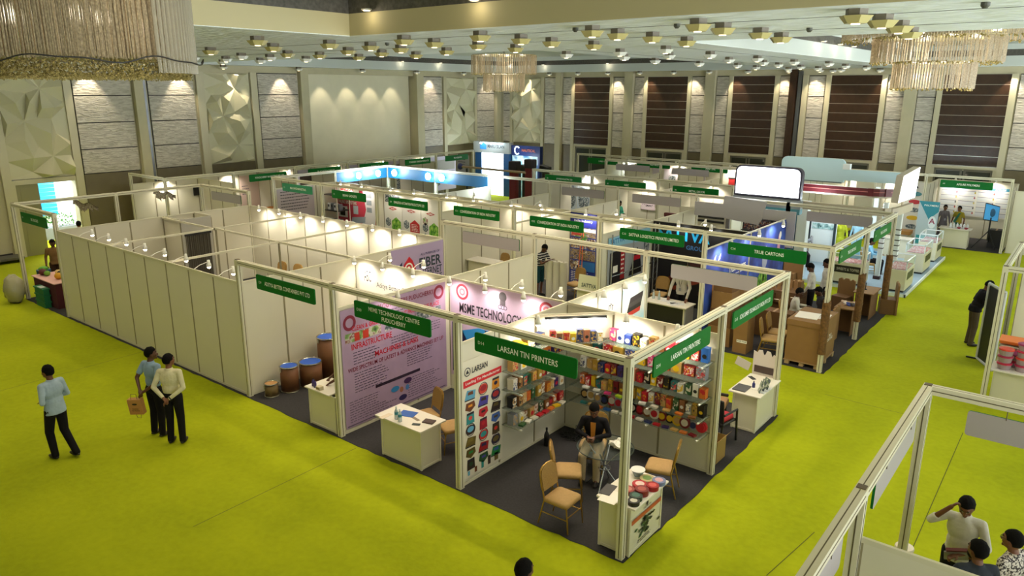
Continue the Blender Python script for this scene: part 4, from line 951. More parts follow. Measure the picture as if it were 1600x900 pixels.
# polymer booth sheets
t, p = sheet('specification_wall', 'wall of white specification sheets in rows behind the two women', 'poster', (-1.2, 29.965-.1, .95), RX, 2.8, 1.3, mat('print_white', '#dcd8ce', .5))
for c in range(4):
    for r in range(5):
        u, v = .08+c*.7, .05+r*.22; p.rect(u, v, u+.62, v+.19, K('#cfd0d2')); p.rect(u, v+.15, u+.62, v+.165, sm, 2); p.disc(u+.6, v+.1, .03, .05, K(['#b8a03a', '#a8453a', '#5a5a5a', '#c8b46a', '#9a4a5a'][(r+c) % 5]), 2, 8)
p.rect(0, 1.18, 2.8, 1.3, K('#3f8aa8')); p.text('APSURE', 2.3, 1.24, white, .07, .4, k=3); done(t, p, (white,))
t, p = sheet('machine_poster', 'white poster with red, yellow and black product pictures left of the roll-up banner', 'poster', (-2.25, 28.15, .1), RX, .85, 2.35, mat('print_white', '#dcd8ce', .5))
for v, m in ((1.85, K('#4a8a96')), (1.5, K('#b02a34')), (1.15, photo_b), (.8, K('#d8b020')), (.42, photo_b)): p.disc(.42, v, .24, .1, m)
p.poly([(.35, 2.1), (.5, 2.1), (.45, 2.2)], ink); done(t, p)
t, p = sheet('framed_print', 'framed beige print of red birds and fish on the wall at right edge', 'framed print', (3.9, 11.56, 1.5), RX, 1.1, .85, mat('print_beige', '#c9b58c', .5))
for a in ((0, 0, 1.1, .04), (0, .81, 1.1, .85), (0, 0, .04, .85), (1.06, 0, 1.1, .85)): p.rect(*a, K('#6a5a3a'), 2)
for u, v, m in ((.35, .55, '#a83a24'), (.7, .5, '#3a2a20'), (.5, .3, '#b0482c'), (.85, .25, '#6a4a2a')): p.poly([(u-.12, v), (u, v+.06), (u+.12, v+.02), (u, v-.04)], K(m), 2)
done(t, p)
# left wall row posters
t, p = sheet('pink_poster', 'pale pink glowing wall poster with a dark dated panel in the left wall row', 'poster', (-26.66, 11.0, .3), RY, 2.8, 2.1, mat('print_blush', '#d8bcae', .5))
p.rect(1.55, 1.0, 1.95, 1.8, K('#3a2440')); p.text('20', 1.75, 1.55, white, .2, .26); p.text('30', 1.75, 1.25, white, .2, .26); p.lines(2.15, 1.7, 2.5, 6, .12, sm, .03); p.ring(2.3, .75, .08, .11, ink); p.ring(2.3, .45, .08, .11, ink); p.lines(.1, 1.6, .5, 4, .12, sm, .03); done(t, p, (white,))
for i, c_ in enumerate(('#4a3a30', '#3c3458', '#5a4a3a', '#8f8a80')):
    t, p = sheet('wall_poster', 'poster of product pictures in the left wall row, %s past the pink one' % ordi(i), 'poster', (-26.66, 14.2+2.95*i, .4), RY, 2.6, 2.0, mat('print_lavgrey', '#b3a8b8', .5))
    p.rect(.1, 1.2, 2.5, 1.8, K(c_)); p.rect(.3, .3, 1.2, 1.0, photo_b); p.lines(1.4, .9, 2.4, 5, .12, ink, .03); done(t, p)
t, p = sheet('notice_board', 'grey notice board of text lines below the last sign on the left wall row', 'notice', (-25.3, 24.3, 1.5), RX, .95, 1.1, mat('print_grey2', '#9d9c9c', .5))
p.lines(.1, 1.1, .85, 6, .14, ink, .035); done(t, p)
# two tall lit stands in the far corner
t = thing('exhibit_stand', 'tall grey and navy stand with glowing white wall and overhead letters, far corner', 'exhibition stand', (-24.9, 27, 0))
MB().box(-26.25, 27, 0, -25.75, 27.3, 2.6).box(-24.0, 27, 0, -23.55, 27.3, 2.6).build('navy_column', mat('stand_navy', '#1e4a78', .4), t)
MB().box(-26.3, 26.9, 2.55, -23.5, 27.3, 3.2).build('grey_header', mat('stand_grey', '#9c9d98', .4), t)
MB().box(-25.75, 27.05, 0, -24.0, 27.15, 2.55).build('light_wall', mat('backlit_white', '#ffffff', .5, emit=3.5, ecol='#eaf6ff'), t)
m = MB(); put_text(m, 'MARU SCAN', (-24.5, 26.9, 2.95), RX, (0, 0, 1), .22, 1.3, .02, .01); m.build('lettering', K('#3a3f46'), t)
m = MB(); m.prism([(-25.75, 26.88, 2.75), (-25.25, 26.88, 2.75), (-25.25, 26.88, 3.0), (-25.5, 26.88, 3.15), (-25.75, 26.88, 3.0)], (0, .01, 0)); m.build('emblem', K('#2d7ac0'), t)
for x in (-25.5, -24.7, -24.1):
    MB().ell((x, 26.7, 3.12), (.07, .07, .05), 10, 6).build('spot_bulb', M_bulbc, t)
t = thing('exhibit_stand', 'tall navy stand with a blue glowing seascape wall and round logo, far corner', 'exhibition stand', (-22.4, 27, 0))
MB().box(-23.4, 27.02, 2.5, -21.3, 27.3, 3.08).build('navy_header', mat('stand_deepblue', '#152a66', .4), t)
MB().box(-23.4, 27.1, 0, -21.45, 27.2, 2.5).build('light_wall', ramp_mat('seascape_print', [(.35, '#7fc0dc'), (.5, '#d8eef6'), (.62, '#4f86b4'), (.75, '#223a5c')], 1.4, 3), t)
MB().box(-21.45, 27, 0, -21.3, 27.3, 2.5).build('navy_column', MATS['stand_deepblue'], t)
m = MB(); c = (-22.95, 27.0, 2.8)
m.tube([(c[0]+.18*math.cos(a), 26.99, c[2]+.22*math.sin(a)) for a in [.7+k*.25 for k in range(20)]], .035, 6); m.build('crescent_logo', mat('logo_lit', '#e8f4ff', .4, emit=1.5), t)
m = MB(); put_text(m, 'NAUTICAL', (-22.1, 27.0, 2.82), RX, (0, 0, 1), .16, 1.0, .02, .02); m.build('lettering', K('#c86a4a'), t)
add_light('POINT', 'stand_light', (-22.4, 26.2, 2.2), 60, COOL, size=.2); add_light('POINT', 'stand_light', (-25, 26.0, 3.0), 60, COOL, size=.2)
# ================================================================ furniture
M_gold2 = mat('gilt_tube', '#a8823c', .3, metal=.75)
M_fab = mat('tan_weave', '#9c7a40', .8, noise=.12, nscale=60, bump=.3, bscale=90)
M_seat = mat('tan_seat', '#ad8a55', .75, noise=.06, nscale=30)
def make_chair():
    t = thing('banquet_chair', '', 'chair', (0, 0, 0))
    po = rrect(.44, .43, .07, 5); k = len(po); m = MB()
    rows = [(.90, .40), (1, .415), (1, .455), (.9, .475), (.55, .485)]
    vs = [(u*s, v*s, z) for s, z in rows for u, v in po]
    fs = [tuple(range(k-1, -1, -1)), tuple(range(4*k, 5*k))]+[(r*k+i, r*k+(i+1) % k, (r+1)*k+(i+1) % k, (r+1)*k+i) for r in range(4) for i in range(k)]
    m.add(vs, fs).build('seat', M_seat, t, smooth=True, world=False)
    def B(u, z, d=0):  # point on the leaning back plane
        return (u, -.205-(z-.42)*.18-d, z)
    pr = [(-.18, .56)]+[(-.2, .6), (-.2, .82)]+[(-.2+.2*(1-math.cos(a)), .82+.1*math.sin(a)) for a in [PI/2*i/5 for i in range(1, 6)]]
    pr = [(-.185, .55), (-.2, .62), (-.2, .80), (-.175, .86), (-.12, .9), (0, .915), (.12, .9), (.175, .86), (.2, .80), (.2, .62), (.185, .55)]
    n = len(pr); m = MB()
    vs = [B(u*.95, z, -.02) for u, z in pr]+[B(u*.95, z, .02) for u, z in pr]
    m.add(vs, [tuple(range(n)), tuple(range(2*n-1, n-1, -1))]+[(i, (i+1) % n, n+(i+1) % n, n+i) for i in range(n)])
    m.build('backrest', M_fab, t, world=False)
    MB().tube([B(u*1.02, z*1.005) for u, z in pr], .013, 8, closed=True).build('back_frame', M_gold2, t, world=False)
    for s in (-1, 1):
        MB().tube([(s*.19, .19, .41), (s*.2, .22, .2), (s*.205, .235, 0)], .012, 8).build('leg', M_gold2, t, world=False)
        MB().tube([B(s*.185, .56), (s*.19, -.2, .42), (s*.2, -.25, .2), (s*.2, -.3, 0)], .012, 8).build('leg', M_gold2, t, world=False)
    MB().tube([(-.19, .19, .4), (.19, .19, .4), (.19, -.19, .4), (-.19, -.19, .4)], .012, 6, closed=True).build('seat_frame', M_gold2, t, world=False)
    m = MB(); m.cyl((-.198, .222, .22), (-.2, -.25, .22), .009, n=6).cyl((.198, .222, .22), (.2, -.25, .22), .009, n=6).cyl((-.2, .21, .26), (.2, .21, .26), .009, n=6); m.build('stretcher', M_gold2, t, world=False)
    return t
chair0 = make_chair(); nch = 0
def chair(x, y, d, label, z=0):
    global nch
    rz = math.atan2(-d[0], d[1])
    if nch == 0: chair0.location = (x, y, z); chair0.rotation_euler = (0, 0, rz); chair0['label'] = label; chair0['group'] = 'tan banquet chairs'; r = chair0
    else: r = dup(chair0, (x, y, z), rz, label, 'tan banquet chairs')
    nch += 1; return r
CH = 'tan banquet chair with gilt legs '
chair(-1.12, .2, (1, .02), CH+'nearest the camera in the tin booth'); chair(-1.52, .93, (.83, .55), CH+'in the tin booth, second from the front, seen edge-on')
chair(-.44, 1.98, (-.95, -.3), CH+'under the back shelves near the round tins counter'); chair(-1.7, 1.95, (.38, -.92), CH+'holding the seated man in a black suit')
chair(-4.75, .98, (-.35, -.94), CH+'against the lilac banner, left of two'); chair(-4.05, .95, (-.45, -.9), CH+'beside the product poster, right of two')
chair(-7.95, 10.75, (-.15, -1), CH+'in front of the blue photo collage'); chair(-5.35, 11.35, (.1, -1), CH+'behind the black and white logistics counter')
chair(-1.3, 9.42, (.95, .2), CH+'at the front of the carton booth, nearer of two'); chair(-1.33, 10.0, (.95, .1), CH+'at the front of the carton booth, farther of two')
chair(-15.8, 5.35, (.1, -1), CH+'in the empty enclosure, left of two'); chair(-15.1, 5.45, (.1, -1), CH+'in the empty enclosure, right of two')
chair(-11.1, 10.9, (-.1, -1), CH+'at the white desk of the empty cream booth'); chair(-1.5, 11.35, (1, .25), CH+'under the seated man in white among cartons')
chair(-3.75, 19.5, (.5, -1), CH+'beside the white partition on the blue island'); chair(-1.55, 19.7, (1, .2), CH+'on the blue island by the banded column')
MC_top = mat('counter_top_white', '#e4ddd0', .3)
MC_body = mat('counter_white', '#d6d0b8', .42)
def counter(label, x0, y0, x1, y1, h=.78, oh=.07, body=None, top=None, cat='counter', ov=None):
    t = thing('exhibition_counter', label, cat, ((x0+x1)/2, (y0+y1)/2, 0), 0)
    b = body or MC_body
    e = .035
    MB().box(x0+e, y0+.012, .06, x1-e, y0+.02, h-.03).box(x0+e, y1-.02, .06, x1-e, y1-.012, h-.03).box(x0+.012, y0+e, .06, x0+.02, y1-e, h-.03).box(x1-.02, y0+e, .06, x1-.012, y1-e, h-.03).build('panel', b, t)
    for xx, yy in ((x0, y0), (x1-e, y0), (x0, y1-e), (x1-e, y1-e)): MB().box(xx, yy, .01, xx+e, yy+e, h-.03).build('corner_post', M_prof, t)
    m = MB()
    for zz in ((.02, .06), (h-.065, h-.03)): m.box(x0+e, y0+.002, zz[0], x1-e, y0+.024, zz[1]).box(x0+e, y1-.024, zz[0], x1-e, y1-.002, zz[1]).box(x0+.002, y0+e, zz[0], x0+.024, y1-e, zz[1]).box(x1-.024, y0+e, zz[0], x1-.002, y1-e, zz[1])
    m.build('rail', M_prof, t)
    o = ov or (oh, oh, oh, oh)
    MB().box(x0-o[0], y0-o[1], h-.03, x1+o[2], y1+o[3], h).build('top', top or MC_top, t, bevel=.006)
    return t
c1 = counter('white counter with purple bottles in front of the brown drums', -6.92, -.02, -6.12, .48, ov=(.06, .04, -.12, .06))
c2 = counter('white counter with water bottles and papers by the lilac banner', -4.87, -.01, -3.88, .48)
c3 = counter('white corner counter covered with round tins and printed panel', -.42, .08, .09, 1.02, ov=(.05, .0, .06, .06))
p = Print((.085, .12, .08), RY); p.rect(.0, .40, .88, .47, K('#b8562c')); p.disc(.44, .57, .03, .04, ink); p.text('LARSAN TIN', .44, .52, ink, .03, .22)
R = random.Random(9)
for i in range(46):
    u, v = R.gauss(.42, .12), R.uniform(.1, .36); p.poly([(u-.05, v), (u, v-.015), (u+.06, v+.01), (u+.01, v+.03)], K(['#26352a', '#3c5a38', '#1d2620'][i % 3]), 1+i % 3)
p.lines(.2, .06, .7, 2, .03, ink, .012); nm = names(p); p.build(c3, nm)
c4 = counter('white counter with leaflets and cut-out stand at the right aisle corner', -.46, 4.95, .02, 5.93)
c5 = counter('white counter with black front panel and papers at the logistics booth', -4.8, 9.5, -3.66, 9.98, body=mat('counter_black', '#17151a', .4), h=.76)
c6 = counter('white counter with bottles in front of the two women', -.53, 26.95, .5, 27.45, h=.8)
c7 = counter('white counter with stacked plastic containers at right edge', 3.3, 9.32, 4.6, 9.82, h=.8)
c8 = counter('white desk behind a chair in the empty cream booth', -11.9, 10.2, -10.9, 10.7, h=.76)
c9 = counter('white desk with a lettered placard left of the logistics booth', -7.0, 9.42, -6.2, 9.86, h=.74)
# small goods on counters
def bottle(x, y, z, r, h, body, cap, label, grp=None):
    t = thing('bottle', label, 'bottle', (x, y, z), 0, grp)
    MB().lathe([(r*.9, 0), (r, .02*h), (r, .58*h), (r*.75, .7*h), (r*.35, .82*h), (r*.35, .9*h)], (x, y, z), 12).build('body', body, t, smooth=True)
    MB().lathe([(r*.4, .88*h), (r*.4, h)], (x, y, z), 10).build('cap', cap, t)
    return t
M_pet = mat('clear_plastic', '#c8dce0', .1, alpha=.55); M_petb = mat('blue_cap', '#2a6fb8', .4)
for i, (x, y) in enumerate(((-4.5, .03), (-4.38, -.0))):
    b = bottle(x, y, .78, .035, .24, M_pet, mat('pale_cap', '#e6eef0', .4), 'clear water bottle with teal band on the lilac banner counter, %s of two' % ('left', 'right')[i], 'water bottles'); MB().lathe([(.0355, .09), (.0355, .14)], (x, y, .78), 12).build('paper_band', K('#3a8aa0'), b)
def slab(nm, label, cat, c, size, rz, m, extra=None):
    t = thing(nm, label, cat, c, rz); MB().cbox((0, 0, size[2]/2), size).build(nm.split('_')[-1]+'_cover' if nm.endswith('book') else 'sheet', m, t, world=False); return t
slab('folder', 'blue folder beside the water bottles', 'folder', (-4.5, .3, .78), (.3, .22, .008), .3, K('#2a5aa8')); slab('notebook', 'dark brown notebook on the lilac banner counter', 'notebook', (-3.98, .3, .78), (.2, .15, .02), .3, K('#3c2415'))
slab('mobile_phone', 'dark phone lying on the lilac banner counter', 'phone', (-4.08, .09, .78), (.14, .07, .009), .5, K('#2c3a34')); slab('paper_strip', 'white paper strips lying on the lilac banner counter', 'paper', (-4.28, .25, .78), (.26, .06, .003), -.2, K('#8a7a66'))
slab('leaflet', 'pale leaflet at the left edge of the lilac banner counter', 'leaflet', (-4.74, .0, .78), (.1, .24, .003), .0, K('#d8c8b0'))
M_pur = mat('purple_label', '#4b3a80', .35)
for i, (x, y) in enumerate(((-6.84, .05), (-6.76, .03))): bottle(x, y, .78, .03, .16, M_pur, K('#2a2024'), 'small purple labelled bottle on the drum booth counter, %s of two' % ('left', 'right')[i], 'purple bottles')
bx = thing('small_box', 'small cream box on the drum booth counter', 'box', (-6.6, .02, .78)); MB().box(-6.66, -.03, .78, -6.54, .06, .85).build('carton', K('#cfc2a0'), bx); MB().box(-6.65, -.031, .8, -6.55, -.03, .83).build('label_patch', K('#8a6a50'), bx)
# drums
M_fib = mat('fibre_drum', '#6e4526', .6, noise=.06, nscale=6); M_lidb = mat('lid_blue', '#1d58c8', .3); M_lidt = mat('lid_tan', '#b98a58', .6); M_rim = mat('steel_rim', '#b9b7ac', .25, metal=.9)
def drum(x, y, r, h, lid, body, label):
    t = thing('fibre_drum', label, 'drum', (x, y, 0), 0, 'fibre drums')
    MB().lathe([(r, .02), (r, h-.03)], (x, y, 0), 28).build('body', body, t, smooth=True)
    MB().lathe([(r*.9, h-.03), (r*.93, h-.012), (.02, h-.008)], (x, y, 0), 28).build('lid', lid, t)
    MB().tube([(x+r*math.cos(a), y+r*math.sin(a), h-.01) for a in [k*PI/14 for k in range(28)]], .016, 6, True).build('top_rim', M_rim, t)
    MB().tube([(x+r*math.cos(a), y+r*math.sin(a), .02) for a in [k*PI/14 for k in range(28)]], .014, 6, True).build('bottom_rim', M_rim, t)
    MB().box(x-.02, y-r-.03, h-.1, x+.02, y-r, h-.02).build('clasp', M_rim, t)
drum(-8.66, .3, .14, .3, M_lidt, mat('drum_olive', '#6f5a34', .6), 'smallest drum, olive brown with tan lid, at the wall end'); drum(-8.6, .72, .19, .58, M_lidb, M_fib, 'brown drum with blue lid, shorter one next to the smallest drum')
drum(-8.5, 1.2, .24, .56, M_lidb, M_fib, 'wide brown drum with blue lid, middle of the row'); drum(-8.55, 1.74, .24, .98, M_lidb, M_fib, 'tall brown drum with blue lid'); drum(-8.45, 2.35, .27, 1.0, M_lidt, M_fib, 'tall brown drum with tan lid behind the booth post')
# round tins on the corner counter
def round_tin(x, y, z, r, h, c, c2, label):
    t = thing('round_tin', label, 'tin', (x, y, z), 0, 'round tins on the corner counter')
    MB().lathe([(r*.97, 0), (r*.97, h*.6)], (x, y, z), 22).build('base', K(c), t, smooth=False)
    ld_ = MB().lathe([(r, h*.55), (r, h*.95), (r*.95, h)], (x, y, z), 22).build('lid', K(c, .3), t)
    MB().lathe([(r*.6, h), (r*.6, h+.001)], (x, y, z), 18).build('lid_print', K(c2, .3), ld_)
tins_ = [(.06, .2, .085, .06, '#2b2724', '#c9c4b4', 'dark grey round tin with pale ring, nearest the post'), (.02, .33, .095, .07, '#20352e', '#3c6a5c', 'dark green round tin second from the post'), (-.16, .42, .1, .06, '#9a3a36', '#c87a6a', 'dull pink round tin left of the dark red stack'),
         (.02, .5, .1, .09, '#7a1f20', '#b0524a', 'dark red round tin in the middle of the counter'), (-.1, .66, .11, .055, '#b8222c', '#e6c8c0', 'large bright red round tin with white blossom'), (.07, .72, .095, .07, '#9c1620', '#d85a5a', 'red round tin by the counter edge'),
         (.07, .92, .1, .06, '#7a86b0', '#d8a8b0', 'pale blue and pink round tin at the far end'), (-.1, .88, .11, .05, '#b8a878', '#6a8a4a', 'cream and green round tin at the far end')]
for a in tins_: round_tin(a[0], a[1], .78, *a[2:])
t = thing('plastic_bowl', 'clear plastic bowl at the far end of the corner counter', 'bowl', (-.28, .93, .78)); MB().lathe([(.06, 0), (.1, .1), (.105, .1), (.095, .09), (.06, .01)], (-.28, .93, .78), 20).build('bowl', M_pet, t, smooth=True); MB().lathe([(.1, .1), (.107, .1), (.107, .106), (.1, .106)], (-.28, .93, .78), 20).build('rim', K('#e6e6e0'), t)
t = thing('cup_stack', 'little stack of patterned cups beside the corner post', 'cups', (-.36, .7, .78)); m = MB()
for i in range(4): m.lathe([(.03, 0), (.04, .045)], (-.36, .7, .78+i*.04), 12)
m.build('cups', K('#c8c0a0'), t)
slab('paper_sheet', 'white paper sheet hanging over the near edge of the corner counter', 'paper', (-.28, .16, .782), (.26, .34, .003), .1, K('#efe9dc')); slab('tablet_computer', 'dark tablet with white border on the corner counter', 'tablet', (-.41, .3, .781), (.16, .3, .01), .15, K('#3a3638'))
# glass table
t = thing('glass_table', 'round glass table with crossed steel legs in the tin booth', 'table', (-1.2, 1.52, 0))
MB().lathe([(.46, .71), (.46, .722), (.02, .722)], (-1.2, 1.52, 0), 36).build('glass_top', mat('table_glass', '#5a6660', .05, alpha=.16), t)
MB().tube([(-1.2+.46*math.cos(a), 1.52+.46*math.sin(a), .716) for a in [k*PI/18 for k in range(36)]], .008, 6, True).build('rim', K('#2f3834', .3), t)
for k in range(4):
    a = k*PI/2+.25; MB().cyl((-1.2+.3*math.cos(a), 1.52+.3*math.sin(a), 0), (-1.2-.28*math.cos(a), 1.52-.28*math.sin(a), .71), .012, n=8).build('leg', M_tube, t)
MB().tube([(-1.2+.1*math.cos(a), 1.52+.1*math.sin(a), .35) for a in [k*PI/8 for k in range(16)]], .008, 6, True).build('ring_brace', M_tube, t)
t = thing('plastic_bag', 'crumpled white plastic bag on the glass table', 'bag', (-1.0, 1.62, .725)); m = MB(); R = random.Random(2)
m.ell((-1.0, 1.62, .78), (.16, .11, .07), 14, 9); m.v = [(x+R.uniform(-.03, .03), y+R.uniform(-.03, .03), max(.726, z+R.uniform(-.03, .03))) for x, y, z in m.v]; m.build('bag', K('#e2ded2', .4), t)
bottle(-2.78, 2.1, 0, .05, .36, K('#171514', .3), K('#1d1b1a'), 'black bottle standing on the floor by the left shelf wall')
t = thing('cable_heap', 'tangled heap of black cables in the tin booth corner', 'cables', (-2.6, 2.65, 0)); m = MB(); R = random.Random(11); pts = []
for i in range(150):
    a = i*.7; pts.append((-2.6+R.gauss(0, .1)+.08*math.cos(a), 2.68+R.gauss(0, .08)+.08*math.sin(a), .012+abs(R.gauss(.03, .04))))
m.tube(pts, .007, 5).build('cable', K('#151414'), t)
# booth behind the tin booth: stacked seats, carton, leaflet items
t = thing('armchair', 'tan padded armchair beside the leaflet counter', 'armchair', (-.85, 4.95, 0), .2)
MB().cbox((0, 0, .42), (.55, .5, .14)).build('seat', mat('tan_leatherette', '#a98058', .5), t, world=False, bevel=.05); MB().cbox((-.27, 0, .68), (.12, .5, .5)).build('backrest', MATS['tan_leatherette'], t, world=False, bevel=.05)
for s in (-1, 1): MB().cbox((0, s*.27, .5), (.5, .06, .06)).build('armrest', K('#2a1c16'), t, world=False, bevel=.02)
for u, v in ((-.22, -.2), (.22, -.2), (-.22, .2), (.22, .2)): MB().cyl((u, v, 0), (u, v, .36), .02, n=8).build('leg', K('#1a1412'), t, world=False)
t = thing('armchair', 'black plastic armchair with red cushion beside the yellow carton', 'armchair', (-.42, 4.3, 0), 1.4)
MB().cbox((0, 0, .42), (.44, .42, .05)).build('seat', M_blackp, t, world=False, bevel=.02); MB().cbox((-.22, 0, .68), (.04, .42, .46), (0, -.12, 0)).build('backrest', M_blackp, t, world=False, bevel=.02); MB().cbox((.0, 0, .49), (.38, .36, .1)).build('cushion', K('#b01626'), t, world=False, bevel=.04)
for s in (-1, 1): MB().tube([(-.22, s*.22, .62), (.18, s*.23, .64), (.22, s*.23, 0)], .022, 8).build('arm', M_blackp, t, world=False)
for u, v in ((-.2, -.18), (-.2, .18)): MB().cyl((u, v, 0), (u, v, .42), .02, n=8).build('leg', M_blackp, t, world=False)
t = thing('jacket', 'dark jacket draped over the tan armchair', 'jacket', (-1.05, 5.1, .8)); MB().ell((-1.1, 5.0, .82), (.1, .26, .22), 14, 9).build('cloth', K('#1a1818', .9), t, smooth=True)
M_card = mat('corrugated_card', '#8b673a', .75, noise=.05, nscale=5); M_card2 = mat('brown_card', '#704e2a', .75, noise=.05, nscale=5); M_cardy = mat('yellow_card', '#94763a', .7)
def carton(label, x0, y0, x1, y1, h, m=None, z=0, lid=0, text=None, side='y', cat='carton', rz=None, flaps=False):
    t = thing('carton_box', label, cat, ((x0+x1)/2, (y0+y1)/2, z), 0, 'corrugated cartons'); m = m or M_card
    if flaps:
        w = .008; MB().box(x0, y0, z, x1, y0+w, z+h).box(x0, y1-w, z, x1, y1, z+h).box(x0, y0, z, x0+w, y1, z+h).box(x1-w, y0, z, x1, y1, z+h).box(x0, y0, z, x1, y1, z+.01).build('body', m, t)
        MB().prism([(x0, y0, z+h), (x1, y0, z+h), (x1, y0-.12, z+h+.1), (x0, y0-.12, z+h+.1)], (0, .004, .004)).build('flap', m, t)
        MB().prism([(x1, y0, z+h), (x1, y1, z+h), (x1+.1, y1, z+h+.12), (x1+.1, y0, z+h+.12)], (.004, 0, .004)).build('flap', m, t)
    else:
        MB().box(x0, y0, z, x1, y1, z+h-(lid or 0)).build('body', m, t, bevel=.006)
        if lid: MB().box(x0-.015, y0-.015, z+h-lid, x1+.015, y1+.015, z+h).build('lid', m, t, bevel=.006)
        else: MB().box((x0+x1)/2-.03, y0-.001, z+h-.0, (x0+x1)/2+.03, y1+.001, z+h+.0015).build('tape', K('#b08a58', .35), t)
    if text:
        tm = MB()
        if side == 'y': tm.quad((x0+.1, y0-.004, z+.28), (x0+.1+.26, y0-.004, z+.28), (x0+.36, y0-.004, z+.35), (x0+.1, y0-.004, z+.35)); tm.build('label_patch', white, t); tm = MB(); put_text(tm, text, (x0+.23, y0-.006, z+.315), RX, (0, 0, 1), .04, .22, .01, .001); tm.build('lettering', ink, t)
        else: yc = (y0+y1)/2+.15; put_text(tm, text, (x1+.004, yc, z+h*.5), RY, (0, 0, 1), .16, .42, .01, .003); tm.build('lettering', white, t)
    return t
carton('open yellow carton beside the end post of the tin shelves', -.42, 3.35, -.06, 3.75, .42, M_cardy, flaps=True)
# leaflet counter goods
sl = lambda *a: slab(*a)
slab('laptop', 'closed dark grey laptop on the leaflet counter', 'laptop', (-.36, 5.12, .78), (.25, .34, .02), 0, K('#4a484a', .4)); slab('mobile_phone', 'black phone at the far end of the leaflet counter', 'phone', (-.4, 5.75, .78), (.08, .17, .01), .9, K('#1b1b1d'))
slab('leaflet', 'white leaflet spread on the leaflet counter', 'leaflet', (-.1, 5.35, .78), (.24, .3, .004), .2, K('#e9e6de'))
for i in range(3):
    x, y = -.02+.015*i, 5.16+.12*i; t = thing('leaflet_holder', 'small standing picture card on the leaflet counter, %s of three' % ('near', 'middle', 'far')[i], 'card', (x, y, .78), 0, 'standing picture cards')
    MB().cbox((x, y, .88), (.012, .16, .22), (0, .25, .5+.2*i)).build('card', ramp_mat('card_print%d' % i, [(.35, '#e8e6e0'), (.5, '#7a8a6a'), (.6, '#2f3a5c'), (.7, '#e2ded6')], 14), t); MB().cbox((x+.05, y, .785), (.1, .1, .008)).build('foot', K('#d8d8d8'), t)
bottle(-.2, 5.3, .78, .03, .13, K('#34367a', .3), K('#2a2a4a'), 'small blue bottle on the leaflet counter')
t = thing('cutout_board', 'white cut-out board with crown-like top edge standing behind the leaflet counter', 'board', (-.25, 6.02, 0))
zz = [(-.5, 0), (.02, 0), (.02, 1.12), (-.03, 1.22), (-.1, 1.26), (-.13, 1.2), (-.17, 1.3), (-.24, 1.31), (-.27, 1.22), (-.3, 1.22), (-.33, 1.31), (-.4, 1.3), (-.43, 1.24), (-.5, 1.27)]
MB().prism([(x, 6.0, z) for x, z in zz], (0, .02, 0)).build('board', K('#e0d3c8'), t); MB().box(-.46, 5.985, .84, -.08, 5.999, .98).build('card_pocket', K('#4a3a34'), t); MB().cbox((-.7, 6.0, .95), (.3, .01, .18), (0, .3, 0)).build('side_flap', K('#d8cfc0'), t)
# cartons in the carton booth
carton('big brown carton on a pallet with white papers, at the aisle corner', -.85, 9.1, -.08, 10.35, 1.0, M_card, .12, lid=.14, text='TRUE\nCARTONS', side='x')
t = thing('wooden_pallet', 'wooden pallet under the big brown carton', 'pallet', (-.45, 9.7, 0)); MB().box(-.87, 9.08, .1, -.06, 10.37, .118).build('deck', K('#a08258', .8), t)
for x in (-.84, -.5, -.16):
    for y in (9.1, 9.65, 10.25): MB().box(x, y, .01, x+.1, y+.1, .1).build('block', K('#b89a6a', .8), t)
slab('paper_stack', 'large white sheets on top of the big carton', 'paper', (-.55, 9.6, 1.122), (.5, .55, .012), .1, K('#ece6da')); slab('paper_sheet', 'smaller white sheet on the big carton beside the wrapped post', 'paper', (-.2, 9.75, 1.122), (.2, .5, .006), .05, K('#e6dccf'))
carton('narrow tall carton with white label under the slanting green sign', -2.13, 9.08, -1.78, 9.55, .92, M_card, text='FUJI FILM', lid=.02)
slab('leaflet', 'white card with a black emblem on the narrow carton', 'card', (-1.95, 9.3, .925), (.16, .14, .004), 0, K('#eeeae0'))
for i, (x0, y0, x1, y1, z, h) in enumerate([(-2.9, 9.3, -2.3, 9.9, 0, .5), (-2.88, 9.32, -2.32, 9.88, .5, .45), (-2.86, 9.34, -2.34, 9.86, .95, .45), (-2.84, 9.36, -2.36, 9.84, 1.4, .35), (-2.9, 10.2, -2.3, 10.8, 0, .55), (-2.88, 10.2, -2.32, 10.75, .55, .5), (-2.86, 10.2, -2.36, 10.7, 1.05, .3)]):
    carton('brown carton in the stacks below the blue poster, %s' % (('bottom', 'second', 'third', 'top')[i]+' of the near stack' if i < 4 else ('bottom', 'middle', 'top')[i-4]+' of the far stack'), x0, y0, x1, y1, h, (M_card, M_card2)[i % 2], z)
t = carton('wide dark brown carton bin behind the two front chairs', -2.2, 10.75, -1.3, 11.15, .72, M_card2)
t = carton('long slatted carton tray table at the middle of the carton booth', -2.35, 11.4, -1.55, 12.6, .75, M_card2, flaps=True)
for i in range(4): slab('folded_sample', 'small white folded sample on the carton tray, %s' % ordi(i), 'sample', (-2.2+.15*i, 11.6+.22*i, .76), (.12, .05, .01), .3, K('#d8c0a0'))
for i in range(5):
    x = -2.6+.14*i; y = 13.0+.05*i; t = thing('carton_divider', 'notched cardboard insert standing at the back of the carton booth, %s' % ordi(i), 'insert', (x, y, .75), 0, 'notched cardboard inserts')
    MB().prism([(x, y, .75), (x+.1, y, .75), (x+.1, y, 1.0), (x+.07, y, 1.05), (x+.05, y, .96), (x+.03, y, 1.05), (x, y, 1.0)], (0, .015, 0)).build('card', K('#b58a5a'), t)
carton('low dark carton base under the notched inserts', -2.8, 12.8, -1.7, 13.4, .75, M_card2)
